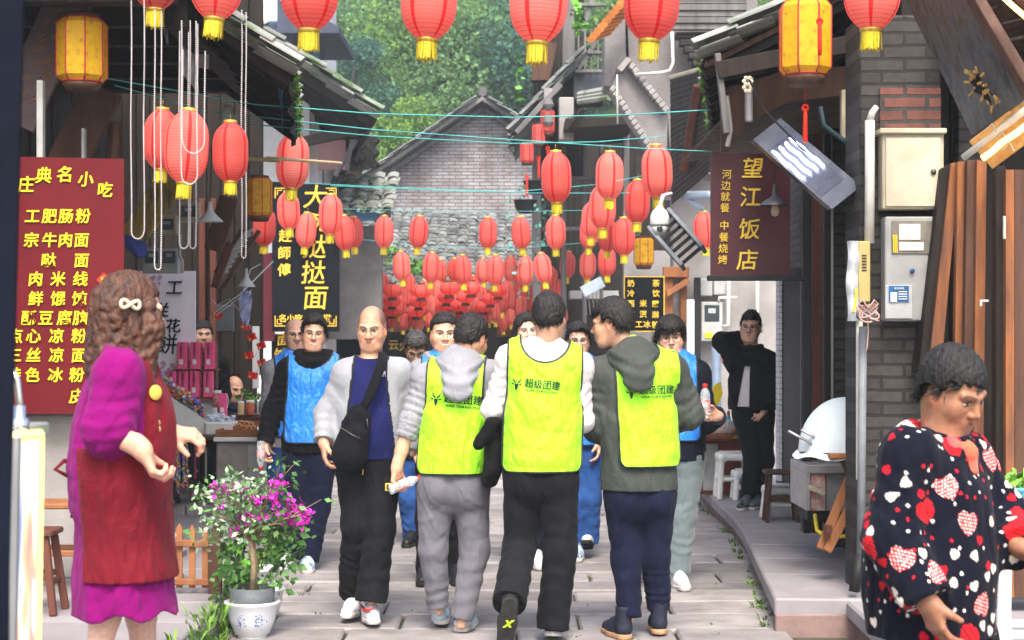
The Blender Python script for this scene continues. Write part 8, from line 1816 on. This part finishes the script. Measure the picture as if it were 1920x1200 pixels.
def man_smiling():
 s = Person('broad faced man laughing behind the grey hoodie, hair brushed up, dark trousers', 10.75, 4, chest=.16, waist=.16)
 s.joints(nb=(834, 672), sl=(788, 698), sr=(882, 698), el=(776, 775), wl=(780, 838, -.05), er=(894, 775), wr=(890, 838, -.05),
   hl=(808, 860), hr=(862, 860), kl=(802, 970, -.03), al=(798, 1070, .02), kr=(858, 970), ar=(856, 1070, .05)).start()
 s.body((833, 626), hy=6, hp=4, skin=(.64, .39, .29), hs=1.0, wide=1.06, jaw=1.1, smile=1, hands=[('l', (0, -.2, -1), (1, 0, 0), (0, -1, 0), .6), ('r', (0, -.2, -1), (-1, 0, 0), (0, -1, 0), .6)])
 s.hair(thick=.009, top=.020, slope=.82, fringe=.086, seed=17, strands=1400, slen=.022, flow=(0, -.1, .6))
 s.bottoms(F_BLACKT, off=.02)
 s.hood(F_LGREY, .105, .085, .005, .030)
 s.top('hoodie', F_LGREY, .026, hem=860, amp=.006)
 s.vest(BLUEV, 838, .155, .18, 690, .085, 760, off=.036, amp=.008, seed=42)
 foot(s, 798, 1090, 794, S_BLACK, S_SOLED); foot(s, 856, 1090, 860, S_BLACK, S_SOLED)
def man_head_down():
 s = Person('man in glasses bowing his head, thick greying hair, blue jeans and black boots', 12.7, 0, chest=.15, waist=.15)
 s.joints(nb=(780, 688), sl=(742, 706), sr=(818, 706), el=(734, 780), wl=(742, 830, -.08), er=(826, 780), wr=(816, 830, -.08),
   hl=(762, 860), hr=(802, 860), kl=(768, 935, -.03), al=(772, 1000, .0), kr=(800, 935), ar=(800, 1000, .06)).start()
 s.body((780, 654, -.06), hy=4, hp=34, skin=(.55, .36, .27), hs=.97, hands=[])
 s.hair(M_HAIRG, thick=.014, top=.024, slope=.72, fringe=.078, seed=19, strands=1600, slen=.03, flow=(.1, -.2, .3))
 s.glasses(M_GLASS_FRAME)
 s.bottoms(F_JEANS, off=.022, amp=.006, hem=.006)
 s.top('jacket', F_DKNAVY, .026, hem=860, amp=.006)
 foot(s, 774, 1018, 764, S_BLACK, S_SOLED); foot(s, 800, 1018, 802, S_BLACK, S_SOLED)
def woman_long_hair():
 s = Person('woman with long straight black hair half hidden behind the white sweatshirt', 11.5, 10, chest=.14, waist=.135)
 s.joints(nb=(984, 670), sl=(948, 692), sr=(1022, 692), el=(940, 770), wl=(948, 830, -.05), er=(1032, 770), wr=(1024, 830, -.05),
   hl=(966, 850), hr=(1006, 850), kl=(968, 950), al=(968, 1040, .08), kr=(1004, 950), ar=(1004, 1035, .0)).start()
 s.body((987, 622), hy=10, hp=0, hr=-4, skin=(.70, .50, .42), hs=.95, jaw=.9, brows=.6, hands=[('l', (0, -.2, -1), (1, 0, 0), (0, -1, 0), .6)])
 s.hair(thick=.012, top=.018, slope=.95, fringe=.084, seed=23, strands=1200, slen=.03, flow=(0, .1, .0))
 fl = Fld(s.hc - .22, s.hc + V3(.22, .22, .2), .005); L = lambda x, y, z: s.hc + s.hM @ V3(x, y, z)
 for sx in (-1, 1):
  fl.cap(L(sx * .052, .0, .07), L(sx * .080, .01, -.05), .03, .026, .02); fl.cap(L(sx * .080, .01, -.05), L(sx * .082, .0, -.19), .028, .022, .02)
  fl.cap(L(sx * .015, -.055, .095), L(sx * .062, -.055, .05), .02, .016, .02)
 fl.cap(L(0, .06, .0), L(0, .07, -.19), .08, .06, .03); fl.folds(.004, .02, 3, (1, 1, .2))
 fpart('long_hair', fl.mesh(), M_HAIR, s.root)
 s.bottoms(F_DKNAVY, off=.02)
 s.top('jacket', F_BLACK, .026, hem=850, amp=.005)
 foot(s, 1004, 1060, 1012, S_WHITE, S_SOLE, accent=S_WHITE); foot(s, 968, 1060, 962, S_WHITE, S_SOLE, dy=.1)
def man_hidden_bald():
 s = Person('bald man with glasses in blue vest mostly hidden behind the smiling young man', 13.0, 14, chest=.155, waist=.15)
 s.joints(nb=(548, 672), sl=(510, 694), sr=(590, 694), el=(502, 765), wl=(506, 820, -.05), er=(598, 765), wr=(594, 820, -.05),
   hl=(526, 838), hr=(570, 838), kl=(520, 920), al=(516, 1000, .0), kr=(572, 920), ar=(574, 990, .1)).start()
 s.body((554, 628), hy=14, hp=4, skin=(.58, .38, .30), hs=1.0, wide=1.03, buzz=.5, brows=.6, hands=[('l', (0, -.2, -1), (1, 0, 0), (0, -1, 0), .6)])
 s.glasses(M_GLASS_FRAME)
 s.bottoms(F_JEANS, off=.022, amp=.006, hem=.006)
 s.top('jacket', F_LGREY, .024, hem=838, amp=.005)
 s.vest(BLUEV, 818, .15, .17, 682, .075, 750, off=.036, amp=.008, seed=55)
 foot(s, 516, 1018, 512, S_WHITE, S_SOLE); foot(s, 574, 1010, 578, S_WHITE, S_SOLE)
# ---------------------------------------------------------------- man leaning at the stall, hand behind his head
def man_black_jacket():
 g = .17
 s = Person('man in black jacket over white tee, hand behind his head, beside the snack stall', 13.7, -14, chest=.16, waist=.155, ground=g)
 s.joints(nb=(1408, 654), sl=(1378, 678), sr=(1440, 676), el=(1352, 640, .02), wl=(1388, 634, .10), er=(1453, 738, .04), wr=(1432, 768, -.10),
   hl=(1396, 772), hr=(1428, 772), kl=(1412, 862, -.06), al=(1402, 938, -.02), kr=(1434, 864, .0), ar=(1424, 940, .06)).start()
 s.body((1407, 614), hy=-16, hp=4, hr=4, skin=(.62, .41, .33), hs=.98, jaw=1.0, hands=[('l', (.8, .3, .5), (.2, -1, 0), (0, 0, 1), .7), ('r', (-.6, -.2, -.5), (0, .8, -.3), (0, -.3, 1), .7)])
 s.hair(thick=.008, top=.026, slope=.92, fringe=.082, seed=31, strands=1600, slen=.03, flow=(0, -.2, .6))
 s.glasses(M_GLASS_FRAME, r=.0018)
 s.bottoms(F_BLACKT, off=.018, amp=.006, hem=.004)
 s.top('tee', F_WHITE, .010, arms='', hem=762, amp=.003)
 c = (s.J['sl'] + s.J['sr']) / 2; sd, fw = s.side, s.fwd
 def opening(X, Y, Z):
  u = (X - c[0]) * sd[0] + (Y - c[1]) * sd[1]; f = (X - c[0]) * fw[0] + (Y - c[1]) * fw[1]
  t = np.clip((c[2] - .02 - Z) / .4, 0, 1)
  return np.minimum(np.minimum(.020 + .035 * t - np.abs(u + .02 + .04 * t), f), (c[2] - .04 - Z))
 s.o['collar_open'] = 1
 s.top('jacket', F_BLACK, .028, hem=768, amp=.007, wl=.09, clip=opening, wr=(.003, .05))
 s.hood(F_BLACK, .082, .07, .012, .020, front=.02, name='collar')
 S2 = mat('grey_sneaker', (.10, .11, .13), (.02, .02, .022), 25, .5, .3, contrast=(.45, .5))
 foot(s, 1406, 955, 1378, S2, S_SOLE, dy=-.02); foot(s, 1428, 958, 1398, S2, S_SOLE, dy=.05)
def man_seller():
 s = Person('dark haired stall keeper peeking over the pink gift boxes', 15.2, 12, chest=.15, waist=.15, ground=.3)
 s.joints(nb=(380, 664), sl=(346, 684), sr=(414, 684), el=(338, 740), wl=(352, 775, -.1), er=(420, 740), wr=(408, 775, -.1), hl=(366, 820), hr=(396, 820), kl=(366, 870), al=(366, 910), kr=(396, 870), ar=(396, 910)).start()
 s.body((381, 629), hy=16, hp=0, skin=(.50, .32, .24), hs=1.0, hands=[])
 s.hair(thick=.010, top=.018, slope=.85, fringe=.076, seed=35, strands=900)
 s.bottoms(F_BLACKT, off=.016); s.top('jacket', F_BLACK, .024, hem=815, amp=.005)
def man_old():
 s = Person('old man with cropped grey hair sitting low behind the snack table in a navy jacket', 15.6, 30, chest=.15, waist=.15, ground=.25)
 s.joints(nb=(437, 760), sl=(408, 778), sr=(466, 776), el=(402, 830), wl=(420, 850, -.2), er=(470, 830), wr=(452, 850, -.2), hl=(422, 872), hr=(452, 872), kl=(422, 878, -.38), al=(422, 925, -.36), kr=(452, 878, -.38), ar=(452, 925, -.36)).start()
 s.body((440, 730), hy=34, hp=10, skin=(.50, .30, .22), hs=.98, buzz=.45, stubble=.1, jaw=.9, hands=[])
 s.bottoms(F_BLACKT, off=.016); s.top('jacket', F_DKNAVY, .026, hem=872, amp=.006)
 s.hood(F_DKNAVY, .08, .07, .0, .022, name='collar')
# ---------------------------------------------------------------- old woman in the heart print coat
def heart_paint(V, Q, seed=4):
 r = np.random.default_rng(seed); n = np.zeros_like(V); fn = np.cross(V[Q[:, 2]] - V[Q[:, 0]], V[Q[:, 3]] - V[Q[:, 1]])
 for i in range(4): np.add.at(n, Q[:, i], fn)
 n /= np.maximum(np.linalg.norm(n, axis=1, keepdims=True), 1e-12)
 col = np.tile([.004, .0046, .012], (len(V), 1)); taken = np.zeros((0, 3)); rad = []
 def place(count, size, minsep, kind):
  nonlocal taken
  tries = 0; got = 0
  while got < count and tries < count * 40:
   tries += 1; i = r.integers(len(V)); c = V[i]
   if len(taken) and (np.linalg.norm(taken - c, axis=1) < minsep + np.array(rad)).any(): continue
   taken = np.vstack([taken, c]); rad.append(size * .9); got += 1
   up = nrm(V3(*(r.normal(size=2) * .45), 1) * (1 if r.random() < .7 else -1)); up = nrm(up - n[i] * np.dot(up, n[i])); ux = np.cross(up, n[i])
   near = np.nonzero(((V - c) ** 2).sum(1) < (size * 1.7) ** 2)[0]; q = V[near] - c
   near = near[(n[near] @ n[i]) > .2]; q = V[near] - c
   x, y = q @ ux / size, q @ up / size + .1
   if kind == 'dot': m = np.hypot(x, y) < .8; col[near[m]] = (.75, .7, .66) if r.random() < .65 else (.5, .012, .02); continue
   h = (x * x + y * y - 1) ** 3 - x * x * y ** 3 < 0
   if kind == 'small': col[near[h]] = (.68, .60, .52); continue
   if kind == 'tiny': col[near[h]] = (.42, .008, .018); continue
   col[near[h]] = (.62, .012, .018)
   if r.random() < .6:
    gx, gy = x * 3.2, y * 3.2; ox = np.where(np.round(gy) % 2 == 0, 0, .5)
    d = np.hypot((gx + ox) - np.round(gx + ox), gy - np.round(gy)) < .33
    col[near[h & d]] = (.72, .62, .58)
   else: col[near[h & (np.abs((y * 2.4) - np.round(y * 2.4)) < .10)]] = (.03, .01, .02)
 place(32, .030, .042, 'big'); place(66, .0135, .016, 'small'); place(40, .012, .012, 'tiny'); place(260, .0062, .008, 'dot')
 return {'paint': ('FLOAT_COLOR', np.concatenate([col, np.ones((len(col), 1))], 1))}
def old_woman():
 s = Person('stooped old woman with short greying hair in a navy coat printed with red hearts', 4.8, 52, chest=.150, waist=.156, depth=.84, ground=.17)
 s.joints(nb=(1768, 832), sl=(1704, 858, -.10), sr=(1806, 862, .12), el=(1672, 1010, -.16), wl=(1738, 1128, -.24), er=(1880, 975, .12), wr=(1914, 1028, -.04),
   hl=(1716, 1100, -.08), hr=(1790, 1100, .10), kl=(1720, 1330, -.08), al=(1716, 1500, -.05), kr=(1850, 1320, .12), ar=(1850, 1490, .1)).start()
 s.body((1786, 732), hy=38, hp=27, hr=-4, skin=(.30, .155, .10), hs=.97, jaw=.96, brows=.45, lips=(.66, .50, .5), hands=[('l', (.35, -.05, -1), (1, .4, 0), (.3, -1, 0), .55, .95), ('r', (.7, -.4, -.4), (-.3, -.5, -1), (0, 0, 1), .6, .95)], hres=.0026)
 s.hair(mat('dark_old_hair', (.026, .025, .025), (.009, .008, .008), 60, .6, .8, 190, .004, stretch=(1, 1, .25)), thick=.008, top=.014, slope=.66, fringe=.062, seed=37, strands=4200, slen=.03, flow=(0, .6, -.1), tuft=.004, h=.003)
 COAT = painted('heart_print_flannel', .9, .04, 0, .25, 90, .1)
 def extra(fl):
  fl.cap(s.p(1735, 870, .05), s.p(1722, 1000, .04), .10, .12, .06); fl.cap(s.p(1738, 960), s.p(1742, 1240), .150, .170, .06, (s.fwd, .86)); fl.ell(s.p(1724, 1100, -.02), (.14, .15, .26), s.M, .06)
  for q, t in (('l', 1.0), ('r', 1.0)):
   e, w = s.J['e' + q], s.J['w' + q]; fl.cap(e + (w - e) * .3, e + (w - e) * .97, .062, .064, .03, cut=True)
 def at(V): return heart_paint(V, s.VQ[1])
 s.top('coat', COAT, .020, hem=1186, hemr=.26, amp=.008, wl=.12, extra=extra, attrs=at, h=.0036, upto=.9, wr=(.003, .07), r=(.055, .05, .044))
 nb = s.J['nb']                                     # fold-over collar
 fl = Fld(nb - .2, nb + .22, .0045); pts = []
 for i in range(13):
  t = -1.9 + 3.8 * i / 12; pts.append(nb + s.side * .100 * math.sin(t) - s.fwd * (.094 * math.cos(t)) + V3(0, 0, .030 - .065 * (abs(t) / 1.9) ** 2))
 for p0, p1 in zip(pts[:-1], pts[1:]): fl.cap(p0 + V3(0, 0, .02), p1 + V3(0, 0, .02), .013, .013, .02); fl.cap(p0 - V3(0, 0, .014) + (p0 - nb) * .22, p1 - V3(0, 0, .014) + (p1 - nb) * .22, .016, .016, .04)
 VQ = fl.mesh(); fpart('collar', VQ, COAT, s.root, heart_paint(VQ[0], VQ[1], 9))
 sc = fabric('pink_orange_scarf', (.55, .05, .10), (.6, .2, .03), .2)
 fl = Fld(nb - .2, nb + .2, .005); fl.cap(nb + s.fwd * .05 + V3(0, 0, -.01), nb + s.fwd * .085 + V3(0, 0, -.07), .026, .018, .02); fl.cap(nb - s.side * .05 + s.fwd * .03 + V3(0, 0, .0), nb + s.fwd * .07 - V3(0, 0, .02), .03, .03, .02); fl.folds(.004, .03, 2)
 fpart('scarf', fl.mesh(), sc, s.root)
 s.bottoms(F_BLACKT, off=.0, amp=.006, r=(.09, .075, .06))
 foot(s, 1714, 1540, 1790, S_BLACK, S_SOLED, dy=0); foot(s, 1850, 1520, 1920, S_BLACK, S_SOLED, dy=.1)
# ---------------------------------------------------------------- woman in magenta dress and dark red apron
def woman_magenta():
 s = Person('woman with long curly brown hair in magenta dress and dark red apron, walking past', 5.2, 100, chest=.142, waist=.146, depth=.80, ground=.15, bare=1)
 s.joints(nb=(232, 660), sl=(222, 704, -.150), sr=(246, 700, .150), el=(206, 808, -.20), wl=(266, 842, -.23), er=(278, 790, .14), wr=(318, 812, .10),
   hl=(212, 930, -.085), hr=(222, 930, .085), kl=(198, 1150, -.08), al=(150, 1400, -.06), kr=(264, 1150, .08), ar=(286, 1415, .08)).start()
 s.body((246, 588), hy=126, hp=4, skin=(.62, .38, .29), hs=.98, jaw=.92, hands=[('l', (.38, .12, -.9), (.9, .3, .5), (.3, .9, .3), .95, .96), ('r', (.9, -.1, -.05), (-.1, .4, -.9), (0, -1, .2), 1.0, .96)], hres=.0026)
 HB = mat('curly_brown_hair', (.105, .040, .020), (.028, .011, .007), 45, .5, .8, 150, .005, stretch=(1, 1, .3), spec=.35)
 s.hair(HB, thick=.007, top=.012, slope=.98, fringe=.078, seed=41, strands=2500, slen=.03, flow=(0, .4, -.3), h=.003)
 L = lambda x, y, z: s.hc + s.hM @ V3(x, y, z)
 fl = Fld(s.hc - .34, s.hc + V3(.3, .3, .22), .0055)
 fl.cap(L(0, .05, .02), L(0, .055, -.17), .075, .066, .04); fl.cap(L(0, .055, -.13), L(-.01, .07, -.25), .062, .035, .03)
 for sx in (-1, 1): fl.cap(L(sx * .065, .03, .0), L(sx * .075, .0, -.20), .032, .03, .03)
 fl.cap(L(-.070, -.02, .03), L(-.080, -.035, -.05), .020, .026, .03); fl.cap(L(-.082, -.035, -.04), L(-.078, -.02, -.2), .028, .024, .03)
 fl.folds(.011, .05, 6, (1, 1, .6), .7); fl.folds(.005, .022, 8, (1, 1, .5), .7)
 lh = fpart('long_hair', fl.mesh(), HB, s.root)
 mb = MB(); r = np.random.default_rng(5)
 for i in range(420):                               # loose curls
  a = r.uniform(.2, 2 * math.pi - .2); rad = .070 + r.random() * .018
  x0 = L(rad * math.sin(a) * .9, .035 + rad * .75 * (-math.cos(a)) * -1 * .6, r.uniform(-.11, -.03)); ln = r.uniform(.10, .20); t = np.linspace(0, 1, 18); ph = r.random() * 6; k = r.uniform(16, 26)
  if ((x0 - s.hc) @ s.hM[:, 1]) < -.03: continue
  dr = nrm((x0 - L(0, .04, 0)) * [1, 1, 0]); amp = (.004 + .010 * t)[:, None]
  pts = x0 + np.outer(t, V3(0, 0, -ln)) + np.outer(np.sin(t * 2.2) * .028, dr) + amp * np.stack([np.cos(k * t + ph), np.sin(k * t + ph), 0 * t], 1)
  mb.tube(pts, .0042 * (1 - .75 * t), 4, mi=0)
 part('curls', mb, HB, lh, True)
 cl = MB(); cp = L(-.098, .052, .022); r1 = s.hM
 for sx in (-1, 1): cl.tube([cp + r1[:, 1] * (sx * .03 * math.sin(t)) * 1.0 + r1[:, 2] * (.012 * math.sin(2 * t)) - r1[:, 0] * .012 for t in np.linspace(0, math.pi, 12)], .006, 6)
 cl.lathe([(.001, -.006), (.008, -.004), (.008, .004), (.001, .006)], 10, cp - r1[:, 0] * .014, -r1[:, 0])
 part('hair_clip', cl, mat('pale_clip', (.75, .62, .42), rough=.3, bs=0), s.root, True)
 DR = fabric('magenta_knit', (.21, .003, .125), (.155, .002, .095), .04, .9, 6, .5, .1, grain=300)
 mh = (s.J['hl'] + s.J['hr']) / 2; hz = s.p(0, 1146)[2]
 def skirt(fl, off=0.0):
  a = s.p(222, 880); b = s.p(232, 1100); c = s.p(236, 1200)
  fl.cap(a, b, .158 + off, .158 + off, .06, (s.fwd, .86)); fl.cap(b, c, .152 + off, .200 + off, .06, (s.fwd, .86))
  fl.ell(s.p(236, 800), (.12 + off, .125 + off, .17), s.M, .06)
 lo = s.bounds(['nb', 'sl', 'sr', 'hl', 'hr', 'el', 'er', 'wr', 'wl'], .24); lo = (lo[0] - V3(.05, .05, .32), lo[1])
 fl = Fld(lo[0], lo[1], .0055); s.torso(fl, .018); skirt(fl); s.arms(fl, .020, .035, .10, (.0025, .05), (.045, .050, .042))
 fl.cap(s.p(212, 650, -.05), s.p(205, 668, .1), .045, .04, .03, wr=(.003, .04)); fl.cap(s.J['nb'] + V3(0, 0, .01), s.J['nb'] + V3(0, 0, .045), .085, .075, .03)
 fl.folds(.009, .11, 3, (1, 1, .45)); fl.folds(.004, .05, 5)
 fl.clip(lambda X, Y, Z: hz + .012 * np.sin(X * 40 + Y * 22) - Z)
 fpart('dress', fl.mesh(), DR, s.root)
 AP = fabric('dark_red_apron', (.15, .003, .012), (.105, .002, .008), .03, .75, 5, .6, .2)
 fl = Fld(lo[0], lo[1], .0055); s.torso(fl, .030); skirt(fl, .016); fl.folds(.009, .14, 7, (1, 1, .3), .6); fl.folds(.003, .05, 8)
 az = s.p(0, 1080)[2]; wz = s.p(0, 835)[2]; tz = s.p(0, 676)[2]
 x1, x2, x3 = s.p(166, 0)[0], s.p(256, 0)[0], s.p(262, 0)[0]
 def apron(X, Y, Z):
  t = np.clip((Z - wz) / (tz - wz), 0, 1); yy = np.abs(Y - s.d)
  side = np.where(Z < wz, x1 + (wz - Z) * .05, x2 + (x3 - x2) * t)
  return np.maximum(np.maximum(np.maximum(side - X, az - Z), Z - tz), np.where(Z > wz, yy - .13, -1))
 fl.clip(apron)
 ap = fpart('apron', fl.mesh(), AP, s.root)
 st = MB(); pts = [s.p(252, 652, -.10), s.p(238, 634, -.085), s.p(218, 628, -.05), s.p(205, 634, .0)]
 st.tube(pts, .016, 8, flat=.3, up=(0, 1, 0)); part('strap', st, AP, ap, True)
 kn = MB(); b0 = s.p(146, 880, -.02)
 for sx in (-1, 1): kn.tube([b0, b0 + V3(-.03, sx * .04, .03), b0 + V3(-.05, sx * .07, .005), b0 + V3(-.02, sx * .05, -.015), b0], .007, 6)
 kn.tube([b0, b0 + V3(-.02, .02, -.05), b0 + V3(-.015, .03, -.11), b0 + V3(-.025, .03, -.15)], .008, 6); kn.tube([b0, b0 + V3(-.005, -.02, -.06), b0 + V3(-.015, -.02, -.10)], .008, 6)
 part('apron_bow', kn, AP, ap, True)
 GOLD = mat('gold_patch', (.50, .36, .14), (.36, .24, .08), 60, .6, .4, 120)
 bd = MB(); bd.lathe([(.001, 0), (.021, 0), (.023, .002), (.021, .004), (.001, .005)], 24, s.p(291, 736, -.115), nrm(V3(.75, -.66, 0))); part('badge', bd, mat('yellow_badge', (.72, .55, .10), rough=.35, bs=0), ap, True)
 pa = MB(); c0 = s.p(292, 805, -.10)
 for i in range(9):
  a = i * .7; pa.lathe([(.001, 0), (.012, 0), (.010, .004), (.001, .005)], 8, c0 + V3(.012 * math.cos(a) * .6, -.012 * math.cos(a) * .5, .022 * math.sin(a * 1.3)), nrm(V3(.7, -.7, 0)))
 part('flower_patch', pa, GOLD, ap, True)
 pk = MB(); pk.tube([s.p(274, 888, -.135), s.p(290, 890, -.09), s.p(304, 892, -.02)], .004, 5); part('pocket_edge', pk, AP, ap, True)
 foot(s, 148, 1418, 215, S_BLACK, S_SOLED, dy=-.06); foot(s, 284, 1420, 352, S_BLACK, S_SOLED, dy=.08)
for f_ in (man_white, man_bald, man_hoodie, man_olive, man_blue_glasses, man_blue_bottle, man_rect_glasses, man_smiling, man_head_down, woman_long_hair, man_hidden_bald, man_black_jacket, man_seller, man_old, old_woman, woman_magenta): f_()
